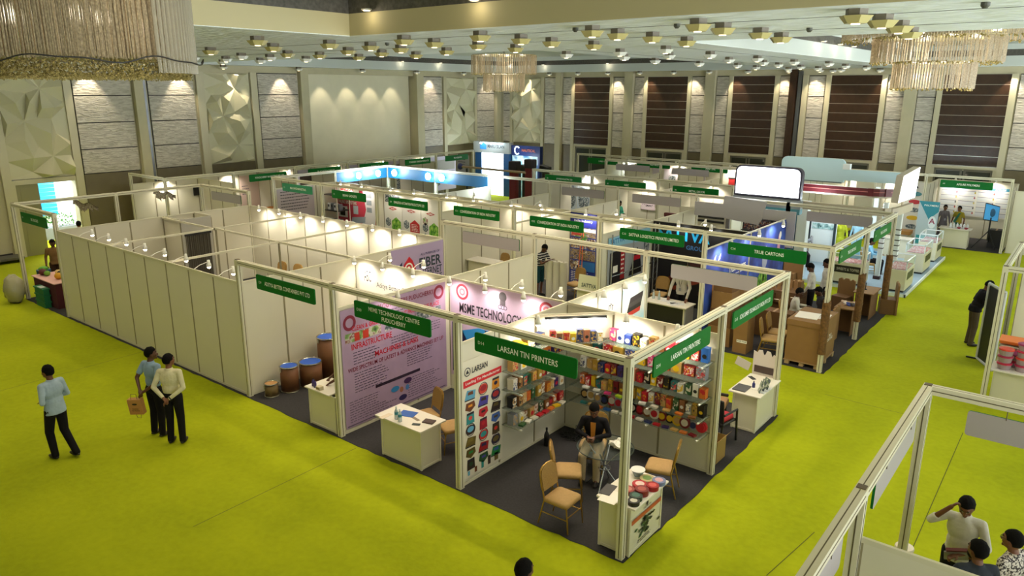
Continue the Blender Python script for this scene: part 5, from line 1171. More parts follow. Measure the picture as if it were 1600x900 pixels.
def cardtable(label, x0, y0, x1, y1, h, sides=1):
    t = thing('carton_table', label, 'table', ((x0+x1)/2, (y0+y1)/2, 0), 0, 'cardboard tables')
    MB().box(x0, y0, h-.03, x1, y1, h).build('top', M_card, t); a, b = x0+.06, x1-.06; c, d = y0+.06, y1-.06
    MB().box(a, c, 0, a+.02, d, h-.03).box(b-.02, c, 0, b, d, h-.03).build('side', M_card2, t); MB().box(a+.02, (c+d)/2-.01, 0, b-.02, (c+d)/2+.01, h-.03).build('brace', M_card2, t)
cardtable('cardboard table with crumpled samples beside the second wrapped post', -.62, 12.1, -.1, 12.95, .75); cardtable('cardboard table with a small pen stand by the third wrapped post', -.62, 13.95, -.08, 14.9, .78)
def cardchair(label, x, y, d):
    t = thing('carton_chair', label, 'chair', (x, y, 0), math.atan2(-d[0], d[1]), 'cardboard chairs')
    MB().box(-.22, -.2, 0, .22, .22, .45).build('seat', M_card2, t, world=False, bevel=.01)
    MB().prism([(-.25, -.24, 0), (.25, -.24, 0), (.25, -.24, .88), (.17, -.24, .93), (.1, -.24, .87), (.05, -.24, .93), (-.05, -.24, .93), (-.1, -.24, .87), (-.17, -.24, .93), (-.25, -.24, .88)], (0, .05, 0)).build('backrest', M_card, t, world=False)
cardchair('cardboard chair with notched back behind the crumpled samples', -1.05, 14.6, (-.2, -1)); cardchair('cardboard chair with notched back at the far right corner', .08, 15.15, (-.9, -.3)); cardchair('cardboard box seat before the seated man in white', -.62, 11.55, (-1, 0))
t = thing('crumpled_samples', 'heap of crumpled paper and blue wrappers on the cardboard table', 'samples', (-.32, 12.6, .75)); R = random.Random(21)
for i, cc in enumerate(('#c9ae90', '#e0d2c2', '#34489a', '#3f3a44', '#b89a80', '#5a78c0')):
    m = MB(); m.ell((-.5+.07*i+R.uniform(-.03, .03), 12.5+R.uniform(-.1, .25), .79), (.08, .08, .045), 8, 6); m.v = [(x+R.uniform(-.02, .02), y+R.uniform(-.02, .02), max(.751, z+R.uniform(-.02, .02))) for x, y, z in m.v]; m.build('scrap', K(cc), t)
t = thing('pen_stand', 'small dark stand on the cardboard table by the third wrapped post', 'stand', (-.4, 14.4, .78)); MB().lathe([(.05, 0), (.04, .02), (.012, .04), (.012, .18), (.03, .2)], (-.4, 14.4, .78), 12).build('stand', K('#2a2624'), t)
for i, (x0, y0, w, d, h, z, mm) in enumerate([(-2.85, 14.0, .7, .6, .6, 0, M_card2), (-2.72, 14.1, .36, .3, .38, .6, M_card), (-2.34, 14.02, .26, .26, .2, .6, M_card), (-2.78, 14.42, .58, .05, .7, .6, M_card)]):
    carton('brown carton in the display below the standing men, %s' % ('round base', 'upright one', 'small cube', 'tall board with white marks')[i], x0, y0, x0+w, y0+d, h, mm, z)
# wrapped posts
M_wrap = mat('corrugated_wrap', '#6b4a22', .85, noise=.35, nscale=18, bump=.8, bscale=20)
for i, (y, a, b) in enumerate(((9, .45, 1.68), (12, .5, 1.75), (15, .35, 1.7))):
    t = thing('post_wrap', 'brown corrugated card wrapped round the carton booth post, %s of three' % ('nearest', 'middle', 'farthest')[i], 'wrapping', (0, y, a), 0, 'wrapped posts')
    m = MB(); N = 12; R = random.Random(i)
    rings = [(a+(b-a)*k/9) for k in range(10)]; vs = []
    for k, z in enumerate(rings):
        for j in range(N): r = .092+R.uniform(-.006, .006); vs.append((r*math.cos(2*PI*j/N), y+r*math.sin(2*PI*j/N), z+(R.uniform(0, .09) if k == 9 else 0)))
    m.add(vs, [(k*N+j, k*N+(j+1) % N, (k+1)*N+(j+1) % N, (k+1)*N+j) for k in range(9) for j in range(N)]).build('wrap', M_wrap, t)
# logistics counter goods
for i, x in enumerate((-4.72, -4.55)): bottle(x, 9.78, .76, .035, .25, M_pet, mat('pale_cap', '#e6eef0', .4), 'clear water bottle on the logistics counter, %s of two' % ('left', 'right')[i], 'water bottles')
for i, (x, y) in enumerate(((-4.38, 9.8), (-4.15, 9.72), (-3.9, 9.76), (-4.02, 9.62))): slab('leaflet', 'white leaflet on the logistics counter, %s from the left' % ordi(i), 'leaflet', (x, y, .76), (.2, .26, .006), .2*i, K('#d9d9dc'))
MB().box(-3.655, 9.5, .02, -3.62, 9.98, .72).build('grey_end_panel', K('#9a9aa0'), c5)
t = thing('placard', 'cream placard lettered in grey on the white desk by the collage', 'placard', (-6.6, 9.45, .74)); MB().cbox((-6.6, 9.47, .95), (.75, .02, .42), (-.2, 0, 0)).build('board', K('#cfd0b0'), t); m = MB(); put_text(m, 'SATTVA', (-6.6, 9.45, .87), RX, (0, .2, 1), .12, .5, .02, .02); m.build('lettering', K('#55605a'), t)
t = thing('teal_box', 'small teal box on the desk beside the placard', 'box', (-6.27, 9.7, .74)); MB().box(-6.37, 9.66, .74, -6.2, 9.8, .86).build('box', K('#2a9a8e'), t); MB().box(-6.35, 9.67, .86, -6.22, 9.79, .87).build('lid', K('#dce6e2'), t)
for i in range(3):
    x = -8.55+.24*i; t = thing('fabric_roll', 'upright white vinyl roll beside the man in the striped shirt, %s of three' % ('left', 'middle', 'right')[i], 'roll', (x, 10.25, 0), 0, 'white vinyl rolls'); MB().lathe([(.12, 0), (.12, 1.2), (.03, 1.2)], (x, 10.25+.02*i, 0), 18).build('roll', K('#cfcabb', .35), t, smooth=False); MB().lathe([(.03, 1.2), (.03, 1.21)], (x, 10.25+.02*i, 0), 10).build('core', K('#8a7a60'), t)
t = thing('easel_ladder', 'small orange folding stand leaning on the cream wall behind the striped shirt', 'stand', (-8.2, 11.6, 0))
for s in (-.08, .08): MB().cyl((-8.3+s, 11.5, .0), (-8.45+s*.4, 11.9, 1.9), .015, n=6).build('leg', K('#b8552a'), t)
for k in range(4): MB().cyl((-8.4, 11.55+.09*k, .4+.4*k), (-8.26, 11.55+.09*k, .4+.4*k), .012, n=6).build('rung', K('#c8a03a'), t)
t = thing('garland', 'small green garland hung on the orange stand', 'garland', (-8.4, 11.8, 1.6)); m = MB(); R = random.Random(8)
for i in range(40): q = Vector((-8.35+R.gauss(0, .06), 11.78, 1.6+R.gauss(0, .08))); m.add([q, q+Vector((.05, 0, .02)), q+Vector((.02, .01, .06))], [(0, 1, 2)])
m.build('leaves', K('#3a7a2a'), t)
# left corner booth
t = thing('fruit_table', 'table with dark red cloth and pink top in the far left corner booth', 'table', (-19.9, .5, 0))
MB().box(-20.6, .1, 0, -19.0, .8, .76).build('cloth', K('#4a1620', .9), t); MB().box(-20.65, .06, .76, -18.98, .85, .785).build('top', K('#d8a8a0'), t)
for u, v in ((-20.5, .2), (-19.1, .2), (-20.5, .7), (-19.1, .7)): MB().box(u, v, 0, u+.04, v+.04, .76).build('leg', M_blackp, t)
def ball(nm, lab, x, y, z, r, c, cat='fruit'):
    t = thing(nm, lab, cat, (x, y, z)); MB().ell((x, y, z+r*.9), (r, r, r*.9), 12, 8).build('flesh', K(c), t, smooth=True); MB().cyl((x, y, z+r*1.7), (x+.01, y, z+r*2), .008, n=6).build('stem', K('#4a3a1c'), t)
ball('mango', 'yellow fruit on the dark red table', -19.5, .4, .785, .11, '#d8a020'); ball('green_melon', 'green melon on the dark red table', -20.2, .35, .785, .09, '#6a9a2a'); ball('pale_gourd', 'pale gourd at the back of the dark red table', -20.1, .62, .785, .09, '#d8b878'); ball('dark_pot', 'dark red pot on the dark red table', -20.4, .3, .785, .11, '#5a1c1c', 'pot')
ball('black_pot', 'black pot behind the yellow fruit', -19.85, .6, .785, .1, '#1c1614', 'pot')
t = thing('green_crate', 'stack of dark green plastic crates under the fruit table', 'crate', (-19.75, -.0, 0))
for k in range(3): MB().box(-20.05, -.1, k*.2, -19.4, .06, k*.2+.18).box(-20.08, -.12, k*.2+.15, -19.37, .08, k*.2+.19).build('crate', K('#0f6a44'), t)
t2 = slab('paper_sheet', 'white paper on the green crates', 'paper', (-19.7, -.03, .6), (.3, .14, .004), 0, K('#cfd8cf'))
t = thing('plastic_sack', 'big wrinkled translucent plastic sack beside the corner booth post', 'sack', (-20.75, -.35, 0)); m = MB(); R = random.Random(4); m.ell((-20.8, -.4, .42), (.34, .28, .45), 18, 12); m.v = [(x+R.uniform(-.03, .03), y+R.uniform(-.03, .03), max(0, z+R.uniform(-.03, .03))) for x, y, z in m.v]; m.build('sack', mat('plastic_film', '#a49f80', .3, bump=.5, bscale=8), t, smooth=True)
t = thing('blue_bin', 'dark blue bin with green top beside the fruit table', 'bin', (-20.9, .5, 0)); MB().lathe([(.15, 0), (.2, .85), (.17, .85)], (-20.88, .5, 0), 16).build('bin', K('#1a4a6a'), t); MB().ell((-20.88, .5, .88), (.14, .14, .07), 10, 7).build('greens', K('#5aa030'), t)
def tag_line(label, y0, y1, x, x1, yb):
    t = thing('banner_remnant', label, 'torn banner', (x, y0, 2.3)); R = random.Random(int(x*7)); m = MB(); k = 0
    n = 9; pts = [(x+(x1-x)*i/n, y0+(yb-y0)*i/n, 2.42+.05*math.sin(i*1.3)) for i in range(n+1)]
    for i in range(n):
        a, b = Vector(pts[i]), Vector(pts[i+1]); h = R.uniform(.08, .36); m.quad(a, b, b-Vector((0, 0, h)), a-Vector((0, .02, h*R.uniform(.6, 1.1))))
    m.build('torn_strip', ramp_mat('torn_print', [(.35, '#5a4c40'), (.5, '#a89c94'), (.62, '#6a5a54'), (.7, '#c8bcb4')], 7), t); MB().tube(pts, .012, 5).build('cord', K('#4a3a2a'), t)
tag_line('torn crumpled banner strip hanging in the far left corner booth', 2.9, 0, -24.2, -22.2, 2.9); tag_line('torn crumpled banner strip tied to the frame post above the empty enclosure', 6.0, 0, -24.6, -22.9, 6.0)
pass
t = thing('wall_monitor', 'small dark monitor hung on the lit left wall row panel', 'monitor', (-26.6, 9, 1.9)); MB().box(-26.68, 8.75, 1.75, -26.62, 9.25, 2.1).build('screen', M_blackp, t); MB().cyl((-26.65, 9, 1.75), (-26.65, 9.05, .9), .008, n=5).build('cable', K('#2a2a2a'), t)
t = thing('orange_table', 'orange rounded table front in the left wall row', 'table', (-25.2, 11.6, 0)); MB().prism([(-24.9, 11.0+1.3*i/16, 0) for i in (0, 16)]+[(-24.9, 11.65+.65*math.cos(a), .75+.3*math.sin(a)) for a in [PI*i/12 for i in range(13)]], (-.5, 0, 0)).build('front', K('#c87a1c'), t); MB().box(-25.4, 11.1, .6, -25.39, 12.2, .7).build('brace', K('#8a5a1c'), t)
t = thing('display_rack', 'black open rack of small appliances between the teal sign and the red poster', 'rack', (-20.4, 11.5, 0))
for z in (.1, .75, 1.4, 2.05): MB().box(-20.8, 11.2, z, -19.95, 11.85, z+.03).build('shelf', M_blackp, t)
for u, v in ((-20.8, 11.2), (-19.97, 11.2), (-20.8, 11.83), (-19.97, 11.83)): MB().box(u, v, 0, u+.03, v+.03, 2.3).build('upright', K('#d8d4c8'), t)
for i in range(8):
    x, z = -20.7+.2*(i % 4), (.78, 1.43)[i//4]; a = thing('appliance', 'small %s appliance on the black rack, %s' % (('white', 'grey')[i % 2], ordi(i)), 'appliance', (x, 11.4, z), 0, 'small appliances'); MB().box(x, 11.3, z, x+.15, 11.5, z+.28).build('casing', K(('#d8d8d8', '#5a5f66')[i % 2]), a, bevel=.02); MB().box(x+.03, 11.296, z+.12, x+.12, 11.3, z+.22).build('display', M_blackp, a)
# right edge booth
t = thing('display_board', 'black display board with silver frame standing at the right aisle', 'board', (2.95, 12.05, 0), 0)
a, b = Vector((2.72, 12.35, 0)), Vector((3.12, 11.6, 0)); d = (b-a)
MB().prism([a, b, b+Vector((0, 0, 1.85)), a+Vector((0, 0, 1.85))], Vector((.02, .011, 0))).build('board', mat('board_black', '#0b0b0d', .5), t)
for p0, p1 in ((a, a+Vector((0, 0, 1.87))), (b, b+Vector((0, 0, 1.87))), (a, b), (a+Vector((0, 0, 1.87)), b+Vector((0, 0, 1.87)))): MB().cyl(p0+Vector((0, 0, .03)), p1+Vector((0, 0, .03)), .032, n=8).build('frame', K('#c4c6c8', .4), t)
MB().box(2.5, 12.3, 0, 2.95, 12.36, .03).build('foot', M_blackp, t)
M_tub = mat('tub_clear', '#b8a4a8', .2, alpha=.75)
cols_ = ['#c02848', '#b02a50', '#d83a2a', '#c02848', '#9a2a6a', '#c02848']
n = 0
for s, (x, y, hgt) in enumerate(((3.45, 9.45, 3), (3.75, 9.5, 4), (4.05, 9.55, 3), (3.62, 9.72, 2))):
    for k in range(hgt):
        r = .13; z = .8+k*.15; w = 'bottom' if k == 0 else 'top' if k == hgt-1 else 'second' if k == 1 else 'third'
        t = thing('plastic_tub', 'clear tub with %s lid, %s of the %s stack on the right edge counter' % ('red', w, ('left', 'second', 'right', 'back')[s]), 'tub', (x, y, z), 0, 'stacked plastic tubs')
        MB().lathe([(r*.85, 0), (r, .11)], (x, y, z), 16).build('tub', M_tub, t); MB().lathe([(r*1.08, .11), (r*1.08, .135), (r*.9, .145)], (x, y, z), 16).build('lid', K(cols_[(s+k) % 6], .35), t)
t = thing('orange_tray', 'flat orange tray propped high behind the plastic tubs', 'tray', (3.5, 10.1, 1.2)); MB().box(3.28, 9.9, 1.2, 3.95, 10.35, 1.25).build('tray', K('#e8702a', .4), t); MB().box(3.26, 9.88, 1.24, 3.97, 10.37, 1.265).build('rim', K('#f08038', .4), t)
t = thing('red_tray', 'flat pinkish red tray below the orange tray', 'tray', (3.5, 10.1, 1.0)); MB().box(3.3, 9.9, .98, 3.9, 10.3, 1.04).build('tray', K('#d04848', .4), t); MB().box(3.28, 9.88, 1.03, 3.92, 10.32, 1.05).build('rim', K('#e05a50', .4), t)
t = thing('tray_rack', 'white table rack holding the coloured trays', 'rack', (3.6, 10.1, 0)); MB().box(3.27, 9.88, .9, 3.98, 10.4, .93).box(3.27, 9.88, 1.14, 3.98, 10.4, 1.16).build('shelf', M_prof, t)
for u, v in ((3.27, 9.88), (3.95, 9.88), (3.27, 10.37), (3.95, 10.37)): MB().box(u, v, 0, u+.03, v+.03, 1.16).build('leg', M_prof, t)
t = thing('blue_tub', 'blue lidded tub at the right edge above the plastic tubs', 'tub', (4.1, 10.1, .93)); MB().lathe([(.12, 0), (.14, .35)], (4.15, 10.1, .93), 16).build('tub', M_tub, t); MB().lathe([(.15, .35), (.15, .4), (.1, .41)], (4.15, 10.1, .93), 16).build('lid', K('#2a4ab8'), t)
t = thing('waste_bin', 'small round white bin behind the near corner post at lower right', 'bin', (3.12, 2.15, 0)); MB().lathe([(.1, 0), (.115, .36), (.11, .38), (.03, .4)], (3.12, 2.15, 0), 22).build('bin', K('#dccfbc', .4), t); MB().lathe([(.115, .34), (.12, .36), (.115, .38)], (3.12, 2.15, 0), 22).build('rim', K('#c8bba6', .4), t)
# ================================================================ tin booth shelves
M_glass = mat('shelf_glass', '#66756a', .1, alpha=.3)
M_brk = mat('shelf_bracket', '#e2dfd2', .3)
LV = [.76, 1.07, 1.40, 1.73, 2.03]; LN = ['lowest', 'second', 'third', 'fourth', 'top']
for k, z in enumerate(LV):
    t = thing('glass_shelf', '%s glass shelf on the back wall of the tin booth' % LN[k], 'shelf', (-1.4, 2.8, z), 0, 'glass shelves')
    MB().box(-2.66 if k < 4 else -2.1, 2.62, z-.012, -.06, 2.975, z).build('glass', M_glass, t)
    for x in (-.12, -1.05, -2.05): MB().box(x-.012, 2.58, z-.035, x+.012, 2.97, z-.013).build('bracket', M_brk, t)
    t = thing('glass_shelf', '%s glass shelf on the left wall of the tin booth' % LN[k], 'shelf', (-2.8, 2.0, z), 0, 'glass shelves')
    MB().box(-2.975, 1.04, z-.012, -2.62, 2.975 if k < 4 else 2.1, z).build('glass', M_glass, t)
    for y in (1.1, 2.05): MB().box(-2.97, y-.012, z-.035, -2.58, y+.012, z-.013).build('bracket', M_brk, t)
t = thing('glass_shelf', 'triangular top glass shelf across the corner of the tin booth', 'shelf', (-2.6, 2.6, 2.03), 0, 'glass shelves')
MB().prism([(-2.975, 2.02, 2.018), (-2.62, 2.02, 2.018), (-2.1, 2.5, 2.018), (-2.02, 2.62, 2.018), (-2.02, 2.975, 2.018)], (0, 0, .012)).build('glass', mat('smoked_glass', '#8a8678', .1, alpha=.7), t); MB().box(-2.55, 2.5, 2.0, -2.5, 2.55, 2.017).build('bracket', M_brk, t)
CN = {'#c42030': 'red', '#7a1a22': 'maroon', '#d0702a': 'orange', '#e2b81e': 'yellow', '#20306a': 'navy', '#3a2a66': 'purple', '#1f6a6a': 'teal', '#2c5a34': 'green', '#ded6c4': 'cream', '#1c191a': 'black', '#8a5a34': 'brown', '#c8a060': 'tan', '#d23a78': 'pink', '#8d8f96': 'grey', '#c87a5a': 'salmon', '#2a62b0': 'blue', '#a8c82a': 'lime', '#b8923a': 'gold', '#ece8e0': 'white', '#4a2a20': 'dark brown'}
NC = {v: k for k, v in CN.items()}
RT = random.Random(31); accent = ['#ded6c4', '#c42030', '#e2b81e', '#1c191a', '#20306a', '#c8a060', '#ece8e0']
def tin_box(o, r, n, w, d, h, c, label, kind=0):
    """o: bottom centre against the wall side; r along the wall; n out of the wall"""
    o = Vector(o); r = Vector((*r, 0)); n = Vector((*n, 0)); up = Vector((0, 0, 1)); m = K(NC[c], .35)
    if kind == 'disc':
        t = thing('round_tin', label, 'tin', o, 0, 'tins on the glass shelves'); ra = h/2; lean = n*.04
        a = o+n*(d*.5)+up*(ra+.002); MB().cyl(a, a+n*.05+up*.006, ra, n=18).build('base', m, t); MB().cyl(a+n*.05+up*.006, a+n*.062+up*.007, ra*.62, n=16).build('lid_print', K(RT.choice(accent), .35), t)
        return
    t = thing('tin_box', label, 'tin', o, 0, 'tins on the glass shelves'); P = lambda u, v, z: o+r*u+n*v+up*z
    y0 = .06; b = MB()
    def bx(mb, u0, u1, v0, v1, z0, z1):
        q = [P(u, v, z) for z in (z0, z1) for u, v in ((u0, v0), (u1, v0), (u1, v1), (u0, v1))]; mb.add(q, [(0, 3, 2, 1), (4, 5, 6, 7), (0, 1, 5, 4), (1, 2, 6, 5), (2, 3, 7, 6), (3, 0, 4, 7)])
    s = w/2
    bx(b, -s*.97, s*.97, y0+.003, y0+d-.003, .001, h*.8); bo_ = b.build('base', m, t)
    l = MB(); bx(l, -s, s, y0, y0+d, h*.78, h); l.build('lid', m, t)
    a = RT.choice([x for x in accent if x != NC[c]]); f = MB(); q = RT.random()
    if q > .35:
        pm = ramp_mat('tin_print_%s_%d' % (c.replace(' ', '_'), int(q*6) % 3), [(0, NC[c]), (.45, NC[c]), (.55, a), (.75, RT.choice(accent)), (1, NC[c])], RT.uniform(22, 45), voronoi=True, rough=.35)
        f.add([P(u, y0+d+.0015, z) for u, z in ((-.47*w, .01), (.47*w, .01), (.47*w, h*.97), (-.47*w, h*.97))], [(0, 1, 2, 3)]); f.build('front_print', pm, bo_); return
    if q < .45: po = [(.32*w*math.cos(k*PI/6), h*.42+.3*min(w, h)*math.sin(k*PI/6)) for k in range(12)]
    elif q < .75: po = [(-.38*w, h*.2), (.38*w, h*.2), (.38*w, h*.55), (-.38*w, h*.6)]
    else: po = [(-.42*w, h*.1), (.1*w, h*.15), (.4*w, h*.6), (-.2*w, h*.7)]
    f.add([P(u, y0+d+.0015, z) for u, z in po], [tuple(range(len(po)))]); f.build('front_print', K(a, .35), bo_)
back = {4: 'pink white navy black white tan brown red maroon yellow red blue'.split(),
        3: 'tan teal red gold navy yellow pink orange tan red grey'.split(),
        2: 'white tan gold navy red maroon purple red salmon red black yellow maroon black teal white green white orange'.split(),
        1: 'orange red yellow teal tan gold maroon brown white gold yellow red white maroon tan orange green brown white gold black'.split(),
        0: 'black cream grey black red grey white black maroon brown cream maroon black yellow maroon grey red'.split()}
left = {4: 'brown yellow yellow tan black black navy'.split(), 3: 'tan cream maroon gold tan orange purple maroon'.split(), 2: 'cream brown teal green tan gold red maroon brown orange purple'.split(),
        1: 'black brown tan orange green gold brown orange tan purple cream'.split(), 0: 'grey cream brown tan brown green brown maroon orange red'.split()}
for k, z in enumerate(LV):
    cs = back[k]; x0, x1 = (-2.55, -.1) if k < 4 else (-1.98, -.1); n = len(cs); st = (x1-x0)/n
    for i, c in enumerate(cs):
        w = st*RT.uniform(.74, .9); x = x0+st*(i+.5); h = RT.uniform(.16, .23) if k else RT.uniform(.17, .2)
        if k == 4 and i == n-1: h = .25
        lab = '%s %s, %s back wall shelf, %s from the right end post' % (c, 'round tin standing on edge' if k == 0 else 'tin box', LN[k], ordi(n-1-i))
        tin_box((x, 2.975, z), (1, 0), (0, -1), w, RT.uniform(.1, .15), h, c, lab, 'disc' if k == 0 else 0)
    cs = left[k]; y0, y1 = (1.1, 2.6) if k < 4 else (1.1, 2.0); n = len(cs); st = (y1-y0)/n
    for i, c in enumerate(cs):
        w = st*RT.uniform(.76, .92); y = y0+st*(i+.5); h = RT.uniform(.12, .2) if k not in (1, 2) else RT.uniform(.15, .24)
        tin_box((-2.975, y, z), (0, 1), (1, 0), w, RT.uniform(.1, .16), h, c, '%s tin box on the %s shelf of the left wall, %s from the product poster' % (c, LN[k], ordi(i)))
dg = 'red brown orange yellow navy salmon navy cream'.split(); a, b = Vector((-2.78, 2.1)), Vector((-2.1, 2.78))
for i, c in enumerate(dg):
    p = a+(b-a)*((i+.5)/8); q = Vector((-.7071, .7071))*.12
    tin_box((p.x+q.x*.2, p.y+q.y*.2, 2.03), (.7071, .7071), (.7071, -.7071), .1, .1, RT.uniform(.16, .23), c, '%s tin box on the triangular corner shelf, %s from the left' % (c, ordi(i)))
# flat tins lying in front on the lower shelves
fl_b = [(0, 'teal tan orange blue white white red white navy red purple tan orange maroon'.split()), (1, 'white white pink lime black white cream tan orange brown'.split())]
for k, cs in fl_b:
    n = len(cs); x0, x1 = -2.45, -.15
    for i, c in enumerate(cs):
        x = x0+(x1-x0)*(i+.5)/n; t = thing('flat_tin', 'flat %s tin at the edge of the %s back shelf, %s from the corner' % (c, LN[k], ordi(i)), 'tin', (x, 2.68, LV[k]), RT.uniform(-.3, .3), 'flat tins on the shelf edge')
        MB().cbox((0, 0, .012), (.12, .075, .022)).build('base', K(NC[c], .35), t, world=False); MB().cbox((0, 0, .027), (.124, .079, .01)).build('lid', K(NC[c], .3), t, world=False)
cs = 'green white cream red red orange yellow cream'.split()
for i, c in enumerate(cs):
    y = 1.15+1.35*(i+.5)/8; t = thing('flat_tin', 'flat %s tin at the edge of the lowest left shelf, %s from the poster' % (c, ordi(i)), 'tin', (-2.68, y, LV[0]), RT.uniform(-.3, .3), 'flat tins on the shelf edge')
    MB().cbox((0, 0, .012), (.09, .13, .022)).build('base', K(NC[c], .35), t, world=False); MB().cbox((0, 0, .027), (.094, .134, .01)).build('lid', K(NC[c], .3), t, world=False)

# ================================================================ blue lit island and far stands
M_isl = mat('island_floor', '#8fa4b4', .5, noise=.05, nscale=4); M_lit = mat('lit_panel', '#ffffff', .5, emit=6, ecol='#f0f8ff')
M_ice = mat('ice_panel', '#c4e2ee', .4); M_iw = mat('island_white', '#e6eef0', .35); M_redf = mat('dark_red_fascia', '#5e1a20', .35); M_gr = mat('island_grey', '#8f959c', .45); M_soff = mat('soffit_beige', '#b9ae9a', .5)
t = thing('raised_platform', 'pale blue grey raised floor of the lit island stand', 'platform', (-2, 20.5, 0))
MB().box(-4.6, 17.3, 0, .12, 24.3, .09).build('deck', M_isl, t); MB().box(-4.62, 17.26, .0, .16, 17.3, .1).box(.12, 17.26, 0, .16, 24.34, .1).build('edge_trim', M_iw, t)
t = thing('lit_sign_box', 'large glowing white sign box with rounded upper corners, front of the island', 'sign', (-3.9, 16.2, 3.4))
def rbox(x0, x1, z0, z1, r, y): return [(x0, y, z0), (x1, y, z0), (x1, y, z1-r)]+[(x1-r+r*math.cos(a), y, z1-r+r*math.sin(a)) for a in (.4, .8, 1.2, PI/2)]+[(x0+r-r*math.sin(a), y, z1-r+r*math.cos(a)) for a in (0.001, .4, .8, 1.2, PI/2)]
MB().prism(rbox(-5.18, -3.0, 2.92, 3.92, .2, 16.05), (0, .22, 0)).build('casing', mat('casing_dark', '#3c3848', .4), t); MB().prism(rbox(-5.12, -3.06, 2.98, 3.87, .17, 16.04), (0, .01, 0)).build('lit_face', M_lit, t)
MB().box(-5.2, 16.05, 2.62, -2.97, 16.3, 2.9).build('grey_base', M_gr, t); MB().box(-4.1, 16.04, 2.45, -2.97, 16.3, 2.62).build('teal_band', K('#4d8a98'), t)
t = thing('ice_blue_signboard', 'pale blue panel with rounded top corners behind the glowing sign box', 'panel', (-4.2, 21, 3.4)); MB().prism(rbox(-5.35, -3.03, 3.02, 3.86, .2, 21.0), (0, .12, 0)).build('panel', M_ice, t); MB().box(-5.3, 20.99, 2.98, -3.1, 21.1, 3.02).build('edge', K('#5a6a74'), t)
t = thing('ice_blue_fascia', 'long low pale blue fascia to the right of the rounded panel', 'fascia', (-2, 21, 3.3)); MB().box(-3.03, 21.0, 3.1, -.9, 21.1, 3.5).build('fascia', M_ice, t); MB().box(-3.1, 20.95, 3.5, -2.85, 21.15, 3.7).build('white_block', M_iw, t)
t = thing('red_canopy_band', 'dark red curved fascia band with thin pale lines over the island', 'fascia', (-2.5, 19.5, 2.9))
ar = [(-4.6, 19.0)]+[(-1.7, 19.0)]+[(-1.7+.9*math.sin(a), 19.9-.9*math.cos(a)) for a in [PI/2*i/8 for i in range(1, 9)]]+[(-.8, 20.8)]
def band(pts, z0, z1, off):
    m = MB()
    for (xa, ya), (xb, yb) in zip(pts[:-1], pts[1:]): m.quad((xa, ya, z0), (xb, yb, z0), (xb, yb, z1), (xa, ya, z1))
    return m
o = band(ar, 2.86, 3.12, 0).build('fascia_band', M_redf, t); s = o.modifiers.new('thickness', 'SOLIDIFY'); s.thickness = .06
ar2 = [(x, y-.012) if i < 3 else (x+.008, y-.008) for i, (x, y) in enumerate(ar)]
band(ar2, 2.985, 3.005, 0).build('pale_line', K('#c87a70'), t); band(ar2, 3.11, 3.13, 0).build('pale_line', K('#cfc6c0'), t)
m = MB(); m.prism([(x, y, 2.80) for x, y in ar]+[(-.8, 21, 2.80), (-4.6, 21, 2.80)], (0, 0, .05)); m.build('soffit', M_soff, t)
t = thing('lit_side_sign', 'glowing white side panel tilted out over the right end of the island', 'sign', (-.2, 17.5, 3.5))
q = [Vector((-.25, 16.4, 3.05)), Vector((-.12, 18.1, 3.05)), Vector((-.1, 18.2, 4.0)), Vector((-.22, 16.55, 3.85))]
MB().prism(q, (-.2, .02, 0)).build('casing', M_soff, t); qc = sum(q, Vector())/4; MB().prism([p+(qc-p)*.03+Vector((.006, 0, 0)) for p in q], (.004, 0, 0)).build('lit_face', M_lit, t)
t = thing('canopy_soffit', 'beige sweeping underside strip along the front of the island canopy', 'soffit', (-1.5, 17, 2.8))
sp = [(-3.0, 16.3)]+[(-1.0, 16.3)]+[(-1.0+.75*math.sin(a), 17.05-.75*math.cos(a)) for a in [PI/2*i/6 for i in range(1, 7)]]+[(-.15, 18.2)]
for (xa, ya), (xb, yb) in zip(sp[:-1], sp[1:]): pass
o = band(sp, 2.62, 2.86, 0).build('soffit_band', M_soff, t); o.modifiers.new('thickness', 'SOLIDIFY').thickness = .12
for i, (x, y, nm, bands) in enumerate(((-3.3, 17.62, 'broad white column at the left of the island beside the dark blue panel', 0), (-1.07, 18.95, 'white column with dark bands beside the white showcase, nearer the camera', 6), (-.42, 17.95, 'slender white column with dark bands above the nearest corner showcase', 6), (-2.3, 23.2, 'white round column at the back of the island', 0))):
    t = thing('island_column', nm, 'column', (x, y, .09)); w = .17 if i == 0 else .075
    z0 = .09 if i != 2 else 1.0
    MB().box(x-w, y-w, z0, x+w, y+w, 2.7).build('shaft', M_iw, t, bevel=.02)
    for k in range(bands): MB().box(x-w-.004, y-w-.004, 1.15+k*.17, x+w+.004, y+w+.004, 1.18+k*.17).build('dark_band', K('#1c2024'), t)
    if i == 1: MB().box(x-w-.03, y-w-.03, .091, x+w+.03, y+w+.03, .2).build('plinth', K('#3a1a1c'), t)
t = thing('blue_backdrop', 'dark blue to teal tall panel beside the broad white column', 'panel', (-4.4, 17.9, 0)); MB().box(-4.1, 17.6, .09, -3.5, 17.75, 2.7).build('panel', ramp_mat('deep_teal_print', [(.3, '#0c1630'), (.5, '#14506e'), (.7, '#2a8aa4')], 1.1, 1), t); MB().box(-4.14, 17.59, .09, -4.1, 17.77, 2.7).build('edge', M_iw, t)
t = thing('striped_screen', 'cream wall panel with black horizontal slats behind the logistics booth', 'panel', (-6, 15.6, 0)); MB().box(-6.9, 15.7, 0, -5.1, 15.75, 2.4).build('panel', M_white, t)
for k in range(3): MB().box(-6.4, 15.66, 1.95+k*.14, -5.3, 15.7, 2.02+k*.14).build('black_slat', M_blackp, t)
MB().box(-5.2, 15.6, 0, -5.1, 15.7, 2.3).build('grey_post', K('#6a6664'), t)
